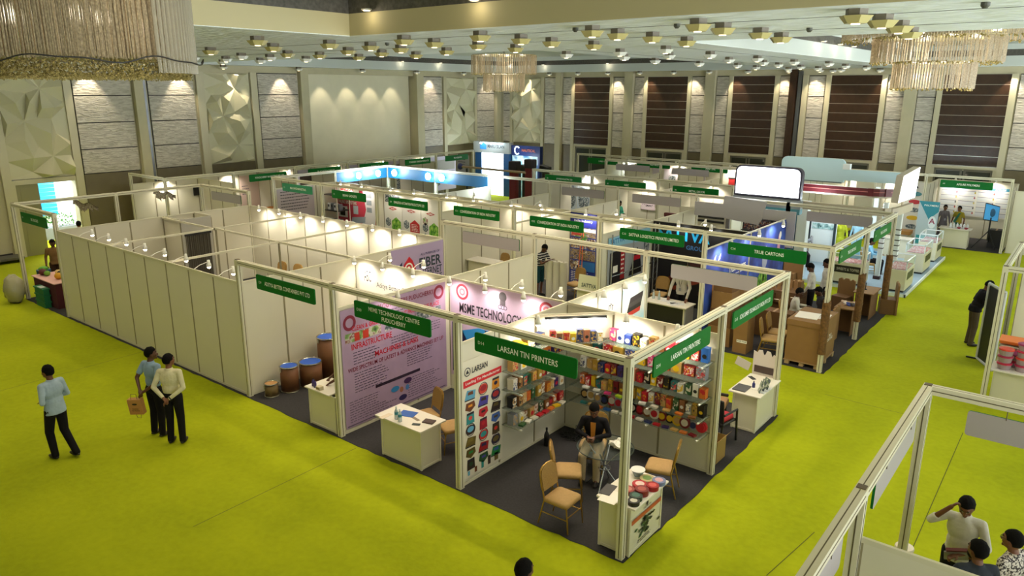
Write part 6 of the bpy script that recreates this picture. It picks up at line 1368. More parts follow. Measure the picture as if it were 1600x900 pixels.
t = thing('product_shelf_wall', 'dark shelf wall crowded with small colourful goods behind the angular sign back', 'display wall', (-4, 16.6, 0)); MB().box(-5.0, 16.6, 0, -3.7, 16.7, 2.4).build('back_panel', K('#15161c'), t)
o = MB().box(-4.9, 16.45, .3, -3.75, 16.6, 2.3).build('goods', ramp_mat('goods_print', [(0, '#16161c'), (.3, '#7a2a2a'), (.45, '#b09a80'), (.6, '#20202a'), (.8, '#3c4a6a'), (1, '#c8b8a8')], 26, voronoi=True), t)
for k in range(5): MB().box(-4.95, 16.35, .5+k*.4, -3.72, 16.6, .52+k*.4).build('shelf_board', K('#2a2c34'), t)
t = thing('blue_showcase', 'blue stacked light panel and figures seen behind the logistics wall', 'display', (-7.3, 15.9, 0))
MB().box(-7.75, 16.2, 0, -6.6, 16.3, 1.9).build('panel', ramp_mat('blue_fire_print', [(.3, '#0c1440'), (.5, '#1a3cb0'), (.6, '#3a9ae0'), (.7, '#702020')], 4), t); MB().box(-7.75, 16.15, 1.9, -6.6, 16.3, 2.02).build('red_cap', K('#5a2020'), t)
def showcase(label, x0, y0, x1, y1, h=.72, gl=.28, sgn=None):
    t = thing('glass_showcase', label, 'showcase', ((x0+x1)/2, (y0+y1)/2, .09), 0, 'glass topped showcases'); z = .09
    MB().box(x0+.03, y0+.03, z, x1-.03, y1-.03, z+.06).build('plinth', K('#2c2f33'), t); MB().box(x0, y0, z+.06, x1, y1, z+h).build('cabinet', MC_body, t, bevel=.008)
    MB().box(x0+.04, y0+.04, z+h, x1-.04, y1-.04, z+h+.02).build('goods_bed', ramp_mat('pink_goods', [(.3, '#b03a4a'), (.45, '#e0a0a8'), (.6, '#f2e4e4'), (.75, '#c85a68')], 22, voronoi=True), t)
    e = .03
    for xx, yy in ((x0, y0), (x1-e, y0), (x0, y1-e), (x1-e, y1-e)): MB().box(xx, yy, z+h, xx+e, yy+e, z+h+gl).build('glass_post', M_iw, t)
    m = MB(); zz = z+h+gl; m.box(x0, y0, zz, x1, y0+e, zz+e).box(x0, y1-e, zz, x1, y1, zz+e).box(x0, y0, zz, x0+e, y1, zz+e).box(x1-e, y0, zz, x1, y1, zz+e).build('top_rim', M_iw, t)
    MB().box(x0+e, y0+.008, z+h, x1-e, y0+.012, zz).box(x1-.012, y0+e, z+h, x1-.008, y1-e, zz).build('glass', mat('case_glass', '#b8d4d4', .05, alpha=.25), t)
    if sgn == 'r': MB().box(x1-.001, y0+.2, z+.38, x1+.006, y1-.2, z+.62).build('name_plate', K('#4a5034'), t)
    if sgn == 'f':
        MB().box(x0+.03, y0-.006, z+.38, x1-.03, y0+.001, z+.62).build('name_plate', K('#1c1714'), t); m = MB(); put_text(m, 'SWEETS & TOFFEE', ((x0+x1)/2+.1, y0-.008, z+.5), RX, (0, 0, 1), .09, .7, .01, .001); m.build('lettering', K('#c8c2b4'), t)
showcase('glass topped showcase at the near corner of the island', -.55, 17.5, .06, 18.75, sgn='r'); showcase('glass topped showcase, second along the island edge', -.6, 20.6, .02, 21.95, sgn='r'); showcase('glass topped showcase, farthest along the island edge', -.62, 23.0, .0, 24.2, sgn='r')
showcase('wide glass topped showcase with black name plate at the front of the island', -2.35, 17.5, -1.2, 18.25, sgn='f')
t = thing('island_desk', 'white desk behind the banded column on the island', 'desk', (-1.3, 23.4, .09)); MB().box(-1.8, 23.0, .09, -.9, 23.5, .8).build('body', MC_body, t); MB().box(-1.85, 22.95, .8, -.85, 23.55, .83).build('top', MC_top, t)
t = thing('white_partition', 'white low wall with a dark picture strip on the island', 'partition', (-3, 20.2, .09)); MB().box(-3.8, 20.3, .09, -2.9, 20.4, 1.6).build('panel', M_iw, t); MB().box(-3.75, 20.28, 1.35, -2.95, 20.3, 1.55).build('picture_strip', ramp_mat('teal_strip', [(.35, '#2a4a4c'), (.5, '#9ac0c0'), (.65, '#dce8e8')], 8), t); MB().box(-2.98, 20.24, .09, -2.9, 20.3, 1.6).build('edge_post', K('#26343a'), t); MB().box(-3.86, 20.28, .09, -3.8, 20.42, 1.6).build('edge_post', K('#17202c'), t)
for x, y in ((-3.2, 18.6), (-1.5, 19.2), (-.8, 22), (-3, 20.8)): add_light('POINT', 'island_downlight', (x, y, 2.55), 75, COOL, size=.08)
# polymer booth goods
t = thing('rollup_banner', 'teal and grey roll-up banner with large letter emblem left of the two women', 'banner', (-.85, 25.6, 0)); MB().box(-1.22, 25.6, .02, -.48, 25.62, 2.0).build('sheet', mat('banner_grey', '#a9b7bc', .5), t); MB().box(-1.24, 25.55, 0, -.46, 25.68, .08).build('base', M_tube, t)
p = Print((-1.22, 25.6, .02), RX); p.poly([(0, 1.98), (.74, 1.98), (.74, 1.6), (.42, 1.25)], K('#1f7c8c')); p.disc(.55, 1.15, .14, .25, K('#d6dcde'), 2); p.text('A', .55, 1.2, K('#8a2a4a'), .22, k=3, bold=.02); p.text('POLYMERS', .45, 1.82, white, .07, .5); p.rect(.05, .25, .4, .6, K('#2a8a94')); nm = names(p); p.build(t, nm)
for i in range(6): bottle(-.2+.12*i, 27.15, .8, .045, .24, K('#d8dcdc', .3), K(['#1c1c1c', '#6a7a8a', '#8a8a8a', '#b02a3a', '#5a6a7a', '#c8c8c8'][i]), 'small sample bottle on the polymer counter, %s from the left' % ordi(i), 'sample bottles')
for i in range(2): t = thing('red_bowl', 'small dark red bowl on the polymer counter, %s of two' % ('left', 'right')[i], 'bowl', (.12+.26*i, 27.05, .8)); MB().lathe([(.04, 0), (.08, .06), (.07, .06), (.03, .015)], (.12+.26*i, 27.05, .8), 14).build('bowl', K('#8a1a2a'), t); MB().lathe([(.08, .058), (.085, .065), (.078, .065)], (.12+.26*i, 27.05, .8), 14).build('rim', K('#a83a4a'), t)
t = thing('television', 'flat television showing a blue face on a black tripod in the polymer booth', 'television', (1.1, 27.5, 0))
a, b = Vector((.88, 27.45, 1.45)), Vector((1.36, 27.75, 1.38)); MB().prism([a+Vector((0, 0, -.25)), b+Vector((0, 0, -.25)), b+Vector((0, 0, .38)), a+Vector((0, 0, .45))], (-.02, .04, 0)).build('casing', M_blackp, t)
MB().prism([a+Vector((.01, -.005, -.22)), b+Vector((-.01, -.005, -.22)), b+Vector((-.01, -.005, .35)), a+Vector((.01, -.005, .42))], (.002, -.003, 0)).build('screen', mat('tv_screen', '#3a86b8', .2, emit=.5, ecol='#4a9ad0'), t)
MB().ell((1.15, 27.57, 1.5), (.1, .02, .17), 12, 8).build('screen_image', mat('tv_face', '#22557c', .3, emit=.15, ecol='#22557c'), t)
MB().cyl((1.12, 27.6, .35), (1.12, 27.6, 1.3), .03, n=8).build('pole', M_blackp, t)
for dx, dy in ((-.5, -.25), (.35, -.2), (.05, .45)): MB().cyl((1.12, 27.6, .75), (1.12+dx, 27.6+dy, .01), .02, n=8).build('leg', M_blackp, t)
carton('dark box behind the television tripod', 1.1, 27.9, 1.6, 28.4, .75, K('#1e1a1a'))
t = thing('folding_bed', 'tan folded stack on a low stand left of the roll-up banner', 'stack', (-1.9, 26.5, 0)); MB().box(-2.3, 26.2, .45, -1.5, 26.8, .6).build('stack', K('#a8763a'), t); MB().box(-2.9, 26.2, .5, -2.32, 26.8, .6).build('blue_top', K('#3a7aa8'), t)
for u, v in ((-2.85, 26.25), (-1.55, 26.25), (-2.85, 26.75), (-1.55, 26.75)): MB().cyl((u, v, 0), (u, v, .46), .02, n=6).build('leg', M_tube, t)
# goods along the far wall rows, far corner machines
for i in range(5):
    x = -10.6+.55*i; t = thing('hanging_goods', 'bright %s cloth goods on the far wall, %s from the left' % (['red', 'green', 'salmon', 'orange', 'red and green'][i], ordi(i)), 'goods', (x, 28.9, 1.2), 0, 'hanging cloth goods')
    MB().box(x, 28.85, .9+.1*(i % 2), x+.45, 28.95, 1.9+.15*(i % 3)).build('cloth', K(['#c02a2a', '#3f8a5a', '#d89080', '#e0702a', '#c03a3a'][i]), t); MB().box(x-.02, 28.84, 1.9+.15*(i % 3), x+.47, 28.96, 1.95+.15*(i % 3)).build('rod', M_tube, t)
for i, x in enumerate((-15.6, -14.3, -13.0)):
    t = thing('machine_poster', 'pale machine picture panel on the far wall, %s of three' % ('left', 'middle', 'right')[i], 'panel', (x, 28.9, .5)); MB().box(x, 28.9, .4, x+1.1, 28.95, 2.2).build('panel', K('#d8cdd4'), t); MB().box(x+.3, 28.89, 1.3, x+.7, 28.9, 1.8).build('picture', photo_b, t)
for i in range(2):
    x, y = -20.6+.9*i, 24.6+.6*i; t = thing('drill_machine', 'dark machine head on a stand in the far corner, %s of two' % ('left', 'right')[i], 'machine', (x, y, 0)); MB().cyl((x, y, 0), (x, y, 1.9), .09, n=10).build('stand', M_blackp, t); MB().cbox((x+.1, y, 2.05), (.6, .4, .4), (0, .2, 0)).build('head', M_blackp, t, bevel=.05); MB().box(x-.3, y-.3, 0, x+.3, y+.3, .12).build('base', K('#3a3a3c'), t)
t = thing('propeller_shaft', 'long brass propeller shaft held level before the far lit stands', 'machine', (-18.5, 20, 0)); MB().cyl((-20.4, 19.2, 2.62), (-16.6, 19.5, 2.55), .05, n=10).build('shaft', K('#a8927a', .3, metal=.6) if False else mat('brass_shaft', '#a8927a', .3, metal=.6), t); MB().ell((-20.4, 19.2, 2.62), (.14, .14, .16), 12, 8).build('hub', K('#2a2f6a'), t); MB().cyl((-16.9, 19.47, 0), (-16.9, 19.47, 2.5), .06, n=8).build('post', M_blackp, t); MB().cyl((-20.0, 19.23, 0), (-20.0, 19.23, 2.55), .05, n=8).build('post', M_blackp, t)
for i in range(2):
    x = -19.2+1.0*i; t = thing('machine_tower', 'tall dark red machine tower before the seascape stand, %s of two' % ('left', 'right')[i], 'machine', (x, 22, 0)); MB().box(x-.22, 21.8, 0, x+.22, 22.2, 2.5+.15*i).build('tower', K('#6a1620'), t, bevel=.05); MB().box(x-.25, 21.77, 2.3+.15*i, x+.25, 22.23, 2.75+.15*i).build('cap', K('#251a20'), t, bevel=.05); MB().box(x-.4, 21.5, 0, x+.4, 22.3, .5).build('base', K('#2a2326'), t)
t = thing('machine_block', 'low dark machine with cables right of the lit blue booth', 'machine', (-13.9, 16.9, 0)); MB().box(-15.0, 16.4, 0, -13.4, 17.4, 1.25).build('body', K('#23262c'), t, bevel=.04); MB().ell((-14.6, 16.8, 1.35), (.3, .3, .25), 12, 8).build('drum', K('#30343a'), t); MB().box(-15.2, 16.2, 0, -14.9, 16.5, .9).build('white_box', K('#d8dcdc'), t)
for i in range(6):
    x = -20.2+1.3*i; t = thing('display_item', 'small dark and white display piece inside the lit blue booth, %s from the left' % ordi(i), 'display', (x, 12.6, 0), 0, 'display pieces in the blue booth'); MB().box(x, 12.4, 0, x+.6, 12.9, 1.0).build('plinth', K('#d0d6da'), t); MB().cbox((x+.3, 12.65, 1.3), (.4, .35, .6), (.2, .1, .3*i)).build('piece', photo_b if i % 2 else K('#23305c'), t)
# ================================================================ people
SKIN = ['#6b4129', '#5a3522', '#7a4c32', '#4d2d1d']
M_eye = mat('eye_dark', '#120c0a', .3); M_eyew = mat('eye_white', '#d8d0c4', .3); M_lip = mat('lip', '#5c2a22', .5); M_hair = mat('black_hair', '#0a0807', .85, spec=.15, bump=.5, bscale=120)
def cloth(name, c, rough=.85): return mat('cloth_'+name, c, rough, noise=.1, nscale=6, bump=1., bscale=6.5, spec=.2)
def check_mat(name, a, b, sc=60):
    if name in MATS: return MATS[name]
    m = bpy.data.materials.new(name); m.use_nodes = True; nt = m.node_tree; bs = nt.nodes['Principled BSDF']; bs.inputs['Roughness'].default_value = .85
    tc = nt.nodes.new('ShaderNodeTexCoord'); w = nt.nodes.new('ShaderNodeTexChecker' if sc else 'ShaderNodeTexWave')
    if sc: w.inputs['Scale'].default_value = sc; w.inputs[1].default_value = (*lin(a), 1); w.inputs[2].default_value = (*lin(b), 1); nt.links.new(w.outputs[0], bs.inputs['Base Color'])
    else:
        w.bands_direction = 'Z'; w.inputs['Scale'].default_value = 4.2
        r = nt.nodes.new('ShaderNodeValToRGB'); e = r.color_ramp.elements; r.color_ramp.interpolation = 'CONSTANT'; e[0].color = (*lin(a), 1); e[1].position = .72; e[1].color = (*lin(b), 1)
        nt.links.new(w.outputs['Fac'], r.inputs[0]); nt.links.new(r.outputs[0], bs.inputs['Base Color'])
    nt.links.new(tc.outputs['Object'], w.inputs['Vector']); MATS[name] = m; return m
def cap(mb, p0, p1, r0, r1, n=10):
    mb.cyl(p0, p1, r0, r1, n); mb.ell(p0, (r0,)*3, n, 7); mb.ell(p1, (r1,)*3, n, 7)
def remesh(mb, name, mats, parent, vox, sm=3):
    o = mb.build(name, mats, parent, world=False)
    md = o.modifiers.new('r', 'REMESH'); md.mode = 'VOXEL'; md.voxel_size = vox; md.use_smooth_shade = True
    s = o.modifiers.new('s', 'SMOOTH'); s.factor = .5; s.iterations = sm
    dg = bpy.context.evaluated_depsgraph_get(); dg.update()
    me = bpy.data.meshes.new_from_object(o.evaluated_get(dg)); old = o.data
    o.modifiers.clear(); o.data = me; me.name = name; bpy.data.meshes.remove(old)
    me.materials.clear()
    for m in (mats if isinstance(mats, (list, tuple)) else [mats]): me.materials.append(m)
    me.polygons.foreach_set('material_index', [0]*len(me.polygons)); me.polygons.foreach_set('use_smooth', [True]*len(me.polygons))
    return o
V = Vector
def person(label, xy, d, shirt, pants, pose=None, H=1.70, z=0, skin=0, sleeve='long', vox=.014, hem=.9, shoe='#17120f', hair=None, female=False, name='person', skirt=None, fat=1., extra=None):
    po = dict(lean=0., hz=.95, L=((-.25, -.02, 1.13), (-.26, .06, .88)), R=((.25, -.02, 1.13), (.26, .06, .88)), LL=((-.1, .02, .5), (-.11, -.02, .09)), RL=((.1, .02, .5), (.11, -.02, .09)), yaw=0., pitch=0., twist=0., curl=.5, feet=True)
    po.update(pose or {}); s = H/1.72
    t = thing(name, label, 'person', (xy[0], xy[1], z), math.atan2(-d[0], d[1]))
    S = lambda p: V(p)*s
    hz = po['hz']; P = V((0, 0, hz))
    Rl = Matrix.Rotation(-po['lean'], 3, 'X') @ Matrix.Rotation(po['twist'], 3, 'Z')
    U = lambda x, y, zz: (P+Rl @ V((x, y, zz-.95)))*s       # upper-body point
    sw = .178 if not female else .16
    hd = U(0, .035, 1.60); nk = U(0, -.005, 1.45)
    Rh = Rl @ Matrix.Rotation(po['yaw'], 3, 'Z') @ Matrix.Rotation(-po['pitch'], 3, 'X')
    h = lambda x, y, zz: hd+Rh @ (V((x, y, zz))*s)
    sk = mat('skin_%d' % skin, SKIN[skin], .5, noise=.05, nscale=20)
    arms = []
    for sd, k in ((-1, 'L'), (1, 'R')):
        sh = U(sd*sw, 0, 1.395); e, w = S(po[k][0]), S(po[k][1]); arms.append((sd, sh, e, w))
    legs = []
    for sd, k in ((-1, 'LL'), (1, 'RL')):
        legs.append((sd, S((sd*.09, 0, hz-.03)), S(po[k][0]), S(po[k][1])))
    # body
    b = MB()
    b.ell(hd, (.078*s, .097*s, .117*s), 18, 12, Rh); b.ell(h(0, .03, -.055), (.052*s, .058*s, .06*s), 12, 8, Rh)
    b.ell(h(0, .078, -.092), (.026*s, .022*s, .022*s), 8, 6, Rh)
    cap(b, h(0, .085, .005), h(0, .106, -.03), .010*s, .016*s, 8); b.ell(h(0, .083, .035), (.055*s, .016*s, .014*s), 10, 6, Rh)
    for sd in (-1, 1): b.ell(h(sd*.076, -.002, -.012), (.012*s, .02*s, .032*s), 8, 6, Rh); b.ell(h(sd*.04, .066, -.03), (.022*s, .02*s, .02*s), 8, 6, Rh)
    cap(b, nk, h(0, -.012, -.06), .058*s, .05*s)
    b.ell(U(0, 0, 1.27), (.14*s*fat, .09*s*fat, .18*s), 14, 10, Rl); b.ell(U(0, 0, 1.08), (.12*s*fat, .085*s*fat, .16*s), 14, 10, Rl); b.ell(P*s, (.13*s*fat, .095*s*fat, .12*s), 14, 10)
    cap(b, U(-sw*.8, 0, 1.40), U(sw*.8, 0, 1.40), .05*s, .05*s)
    for sd, sh, e, w in arms:
        cap(b, sh, e, .042*s, .037*s); cap(b, e, w, .036*s, .026*s)
        dr = (w-e).normalized(); a = V((0, 0, 1)).cross(dr); a = a.normalized() if a.length > .2 else V((0, 1, 0)); nrm = dr.cross(a)
        nrm = nrm if nrm.z < 0 else -nrm; a = dr.cross(nrm).normalized()
        b.ell(w+dr*.045*s, (.04*s, .016*s, .05*s), 10, 8, Matrix((a, nrm, dr)).transposed())
        c = po['curl']
        for i in range(4):
            ln = (.066, .078, .072, .056)[i]*s; k0 = w+dr*.085*s+a*(.028-.0187*i)*s; d1 = (dr*math.cos(c*.6)+nrm*math.sin(c*.6)); d2 = (dr*math.cos(c*1.6)+nrm*math.sin(c*1.6))
            k1 = k0+d1*ln*.5; cap(b, k0-dr*.03*s, k1, .0095*s, .009*s, 6); cap(b, k1, k1+d2*ln*.5, .009*s, .0075*s, 6)
        side = a if sd < 0 else a
        k0 = w+dr*.03*s+a*.034*s; k1 = k0+(dr*.6+a*.7+nrm*.3).normalized()*.035*s; cap(b, k0, k1, .0115*s, .01*s, 6); cap(b, k1, k1+(dr+nrm*.5).normalized()*.032*s, .01*s, .008*s, 6)
    for sd, hp, kn, an in legs: cap(b, hp, kn, .065*s, .05*s); cap(b, kn, an, .046*s, .032*s); cap(b, an, an+V((0, .1*s, -.045*s)), .034*s, .026*s)
    o = remesh(b, 'body', [sk, M_eye, M_lip, M_eyew], t, vox, 2)
    inv = Rh.transposed(); mi = []
    for p in o.data.polygons:
        q = inv @ (V(p.center)-hd)/s; k = 0
        if q.y > .05:
            ex = abs(abs(q.x)-.031)
            if ex < .008 and abs(q.z-.012) < .009: k = 1
            elif ex < .013 and abs(q.z-.012) < .006: k = 3
            elif ex < .022 and abs(q.z-.036) < .006: k = 1
            elif abs(q.x) < .024 and abs(q.z+.065) < .008: k = 2
        mi.append(k)
    o.data.polygons.foreach_set('material_index', mi)
    # hair
    m = MB(); m.ell((0, 0, 0), (.09, .107, .112), 20, 14)
    out = []
    for x, y, zz in m.v:
        lim = -.075 if y < -.02 else (-.02 if y < .045 else .03)
        if female and y < -.02: lim = -.1
        if zz < lim: q = .86; x, y, zz = x*q, y*q, lim
        r = 1+.035*math.sin(x*90)*math.cos(y*80+zz*60)
        out.append(h(x*r, y*r-.014, zz*r+.024))
    m.v = [tuple(p) for p in out]
    if female: m.ell(h(0, -.115, -.03), (.045*s, .04*s, .05*s), 10, 8)
    m.build('hair', hair or M_hair, t, smooth=True, world=False)
    # trousers or skirt
    m = MB(); hz_top = hz+.05
    if skirt:
        m.lathe([(.15*s, hz*s+.03), (.18*s, hz*s-.1), (.2*s, .5*s), (.25*s, .06)], (0, 0, 0), 20, 1, .8); m.build('skirt', pants, t, smooth=True, world=False)
    else:
        m.ell(P*s, (.158*s*fat, .118*s*fat, .115*s), 16, 10)
        for sd, hp, kn, an in legs:
            short = po.get('shorts'); cap(m, hp, kn, .098*s, .074*s)
            if not short: cap(m, kn, an+V((0, 0, -.02)), .072*s, .06*s)
        remesh(m, 'trousers', pants, t, vox, 3)
    # shirt
    m = MB(); f = fat
    m.ell(U(0, 0, 1.27), (.172*s*f if not female else .15*s, .115*s*f, .2*s), 18, 12, Rl); m.ell(U(0, .005, 1.08), (.155*s*f, .115*s*f, .18*s), 18, 12, Rl)
    if hem < .93: m.lathe([(.172*f*s, (hz-.95+hem)*s), (.168*f*s, hz*s), (.15*f*s, (hz+.1)*s)], (0, 0, 0), 20, 1, .74)
    cap(m, U(-sw*.82, 0, 1.395), U(sw*.82, 0, 1.395), .06*s, .06*s); m.cyl(U(0, 0, 1.4), U(0, -.005, 1.475), .085*s, .062*s, 14)
    for sd, sh, e, w in arms:
        if sleeve == 'long': cap(m, sh, e, .055*s, .045*s); cap(m, e, e+(w-e)*.92, .045*s, .034*s)
        elif sleeve == 'mid': cap(m, sh, e, .056*s, .048*s); m.cyl(e, e+(w-e)*.3, .048*s, .046*s, 12)
        else: m.ell(sh, (.057*s,)*3, 12, 8); m.cyl(sh, sh+(e-sh)*.72, .058*s, .055*s, 12)
    remesh(m, 'shirt', shirt, t, vox, 3)
    if po['feet']:
        for sd, hp, kn, an in legs:
            m = MB(); fw = V((0, 1, 0)); c = an+V((0, .055*s, 0)); zz = max(.032, c.z-.055*s)
            m.ell((c.x, c.y, zz+.005), (.045*s, .13*s, .04*s), 14, 8); m.v = [(x, y, max(zz-.028, q)) for x, y, q in m.v]; m.build('shoe', K(shoe, .4), t, smooth=True, world=False)
    if extra: extra(t, U, h, S, arms)
    return t
SIT = dict(hz=.55, LL=((-.12, .42, .5), (-.12, .40, .09)), RL=((.12, .42, .5), (.12, .40, .09)))
blk = cloth('black', '#141216'); whs = cloth('white', '#cfcabb'); cre = cloth('cream', '#d3cba4'); lbl = cloth('paleblue', '#9fb0bd'); blu = cloth('blue', '#8aa2b8')
person('man in pale grey-blue shirt strolling alone on the green carpet at far left, arms folded', (-9.2, -3.6), (-.95, -.25), lbl, blk, dict(L=((-.25, -.08, 1.13), (-.1, .17, 1.05)), R=((.25, -.02, 1.13), (.06, .2, 1.08)), LL=((-.1, .1, .5), (-.1, .04, .09)), RL=((.1, .0, .5), (.11, -.22, .11)), yaw=.15, curl=.8), H=1.72, vox=.0105, hem=.86, fat=1.08)
def bagged(t, U, h, S, arms): pass
person('man in blue short-sleeved shirt holding a brown paper bag behind him', (-8.72, -2.1), (-.2, .98), blu, blk, dict(L=((-.27, -.12, 1.14), (-.06, -.24, .98)), R=((.27, -.12, 1.14), (.04, -.25, .96)), yaw=-.55, curl=.9), H=1.73, vox=.0105, hem=.93, sleeve='short', skin=1)
def watch(t, U, h, S, arms):
    e, w = arms[1][2], arms[1][3]; MB().cyl(e+(w-e)*.86, e+(w-e)*.93, .041, .04, 12).build('wrist_watch', M_blackp, t, world=False)
person('man in cream long-sleeved shirt standing with hands clasped behind his back', (-8.15, -2.05), (-.6, .8), cre, blk, dict(L=((-.27, -.1, 1.13), (-.05, -.22, .98)), R=((.27, -.1, 1.13), (.05, -.23, .96)), yaw=-.45, curl=.7), H=1.72, vox=.0105, hem=.94, skin=2, fat=1.05, extra=watch)
t = thing('paper_bag', 'brown paper carrier bag with dark print held behind the man in blue', 'bag', (-8.72, -2.42, .6)); bc = V((-8.78, -2.42, .68)); Rb = Euler((.1, -.05, .6)).to_matrix()
MB().cbox(bc, (.26, .1, .3), Rb).build('bag', K('#b8824a', .7), t); m = MB(); q = bc+Rb @ V((0, -.052, .02)); put_text(m, 'Exhibits\nfor home', q-Rb @ V((0, 0, .07)), Rb @ V((1, 0, 0)), Rb @ V((0, 0, 1)), None, .14, .02, .002); m.add([q+Rb @ V((.05*math.cos(a), 0, .04+.02*math.sin(a))) for a in [k*PI/6 for k in range(12)]], [tuple(range(12))]); m.build('print', K('#2a1c14'), t)
MB().tube([bc+Rb @ V((-.06, -.03, .15)), bc+Rb @ V((-.05, -.02, .25)), bc+Rb @ V((.05, -.02, .25)), bc+Rb @ V((.06, -.03, .15))], .005, 6).build('handle', K('#6a4a2a'), t); MB().tube([bc+Rb @ V((-.05, .0, -.15)), bc+Rb @ V((-.04, 0, -.24)), bc+Rb @ V((.03, 0, -.25)), bc+Rb @ V((.05, 0, -.15))], .004, 6).build('string', K('#6a5030'), t)
person('dark-haired person cut off at the bottom edge, only the head in view', (.45, -2.83), (.1, 1), blk, blk, H=1.72, vox=.012, skin=1)
def folder(t, U, h, S, arms):
    MB().cbox(S((-.02, .27, 1.06)), (.26, .04, .18), (-.5, .2, .3)).build('folder', K('#5a1a18'), t, world=False); MB().cbox(S((0, .28, 1.03)), (.25, .015, .17), (-.5, .2, .3)).build('papers', K('#8d8a84'), t, world=False)
person('man in white shirt at lower right scratching his head and holding a dark red folder', (3.78, 1.48), (-.02, -1), whs, blk, dict(lean=.12, R=((.33, .12, 1.30), (.14, .16, 1.56)), L=((-.27, .08, 1.12), (-.02, .3, 1.06)), pitch=.45, curl=.9), H=1.74, vox=.0095, sleeve='mid', hem=.84, extra=folder)
def beard(t, U, h, S, arms): MB().ell(h(0, .045, -.07), (.058, .058, .055), 12, 8).build('beard', M_hair, t, smooth=True, world=False)
person('bearded man in dark slate shirt with his back to us at lower right', (4.02, .48), (-.55, .83), cloth('slate', '#333842'), blk, dict(R=((.3, .05, 1.12), (.2, .28, 1.08)), L=((-.3, .06, 1.12), (-.16, .3, 1.1)), yaw=.35, curl=.8), H=1.70, vox=.0095, sleeve='long', extra=beard, fat=1.1)
def specs(t, U, h, S, arms):
    m = MB()
    for sd in (-1, 1): m.tube([h(sd*.032+.022*math.cos(a), .098, .012+.017*math.sin(a)) for a in [k*PI/6 for k in range(12)]], .0035, 5, True); m.cyl(h(sd*.055, .096, .015), h(sd*.08, 0, .015), .003, n=5)
    m.build('glasses', M_blackp, t, world=False)
person('man in black and white patterned shirt and glasses at the right edge', (4.3, .98), (-.9, .43), ramp_mat('patterned_shirt', [(.42, '#d8cfc6'), (.5, '#d8cfc6'), (.52, '#33282a'), (.7, '#33282a')], 42, 2), blk, dict(yaw=.1), H=1.68, vox=.0095, extra=specs, skin=2)
def redcloth(t, U, h, S, arms): MB().ell((-.2, .15, .92), (.06, .06, .16), 10, 8).build('red_cloth', K('#8a1420'), t, smooth=True, world=False)
person('man in black jacket stooping beside the black display board on the right aisle', (2.42, 13.4), (.85, .4), blk, cloth('greybrown', '#55483c'), dict(lean=.3, L=((-.25, .05, 1.15), (-.22, .25, 1.0)), R=((.25, .1, 1.15), (.2, .32, 1.05)), pitch=.3), vox=.013, extra=redcloth, fat=1.15, H=1.75)
def suit(t, U, h, S, arms):
    MB().prism([U(-.045, .105, 1.4), U(.045, .105, 1.4), U(.03, .128, 1.08), U(-.03, .128, 1.08)], U(0, .01, 1.2)-U(0, 0, 1.2)).build('shirt_front', K('#c8802c'), t, world=False)
    MB().cbox(S((0, .38, .80)), (.07, .13, .01), (.5, 0, 0)).build('phone', M_blackp, t, world=False)
person('man in black suit with orange shirt seated in the tin booth, looking at his phone', (-1.6, 1.82), (.38, -.92), blk, cloth('beige', '#b7a583'), dict(SIT, lean=.08, L=((-.27, .1, .78), (-.05, .32, .80)), R=((.27, .1, .78), (.05, .32, .80)), pitch=.5, curl=.9), vox=.0105, extra=suit, hem=.95)
person('person with dark arms reaching over the drum booth counter, mostly hidden by the post', (-6.38, .95), (-.45, -.9), cloth('charcoal', '#2c2a2e'), blk, dict(lean=.55, L=((-.2, .45, 1.02), (-.1, .72, .84)), R=((.2, .4, 1.02), (.18, .66, .84)), pitch=.2), vox=.012, sleeve='short', skin=1)
person('man in dark striped T-shirt and teal shorts bending over white vinyl rolls', (-8.95, 10.25), (1, -.05), check_mat('striped_shirt', '#20222a', '#c9c6c0', 0), cloth('teal', '#123c42'), dict(lean=.25, L=((-.22, .25, 1.12), (-.12, .42, 1.22)), R=((.22, .25, 1.12), (.12, .42, 1.22)), pitch=.5, shorts=True), vox=.013, sleeve='short', skin=1, hem=.95)
def lanyard(t, U, h, S, arms):
    MB().tube([U(-.06, .06, 1.44), U(-.03, .125, 1.25), U(0, .135, 1.12), U(.03, .125, 1.25), U(.06, .06, 1.44)], .006, 6).build('lanyard', M_blackp, t, world=False); MB().cbox(U(0, .145, 1.07), (.06, .01, .09)).build('badge', K('#8a8a92'), t, world=False)
person('man in white checked shirt with lanyard leaning on the logistics counter', (-4.12, 10.25), (.1, -1), check_mat('checked_shirt', '#cfcac0', '#b9b2aa', 70), blk, dict(lean=.1, L=((-.26, .1, 1.12), (-.25, .32, .85)), R=((.26, .1, 1.12), (.25, .32, .85))), H=1.72, vox=.012, extra=lanyard)
person('person in dark blue-green shirt standing behind the man with lanyard', (-3.62, 10.9), (-.2, -1), cloth('seablue', '#3d5560'), cloth('deepteal', '#14302c'), H=1.7, vox=.014, sleeve='short')
person('man in white striped shirt standing among cartons, head bowed, nearer of two', (-1.42, 12.75), (-.9, -.3), whs, blk, dict(L=((-.25, .1, 1.12), (-.15, .2, .9)), pitch=.5, lean=.08), vox=.012, skin=3, hem=.95); person('man in white shirt standing among cartons, farther of two, half hidden', (-1.22, 13.35), (-.85, -.5), whs, blk, dict(pitch=.3), vox=.012, skin=1, H=1.74)
person('man in white shirt seated at the cardboard table behind the big carton', (-1.45, 11.35), (.9, .35), whs, blk, dict(SIT, lean=.15, L=((-.25, .12, .78), (-.12, .36, .80)), R=((.25, .12, .78), (.12, .36, .80)), pitch=.25), vox=.012, skin=3)
person('dark-clothed person sitting face to face with the seated man in white', (-.85, 11.95), (-.8, -.6), cloth('darkgrey', '#3a3638'), blk, dict(SIT, lean=.2, pitch=.3), vox=.014, skin=3)
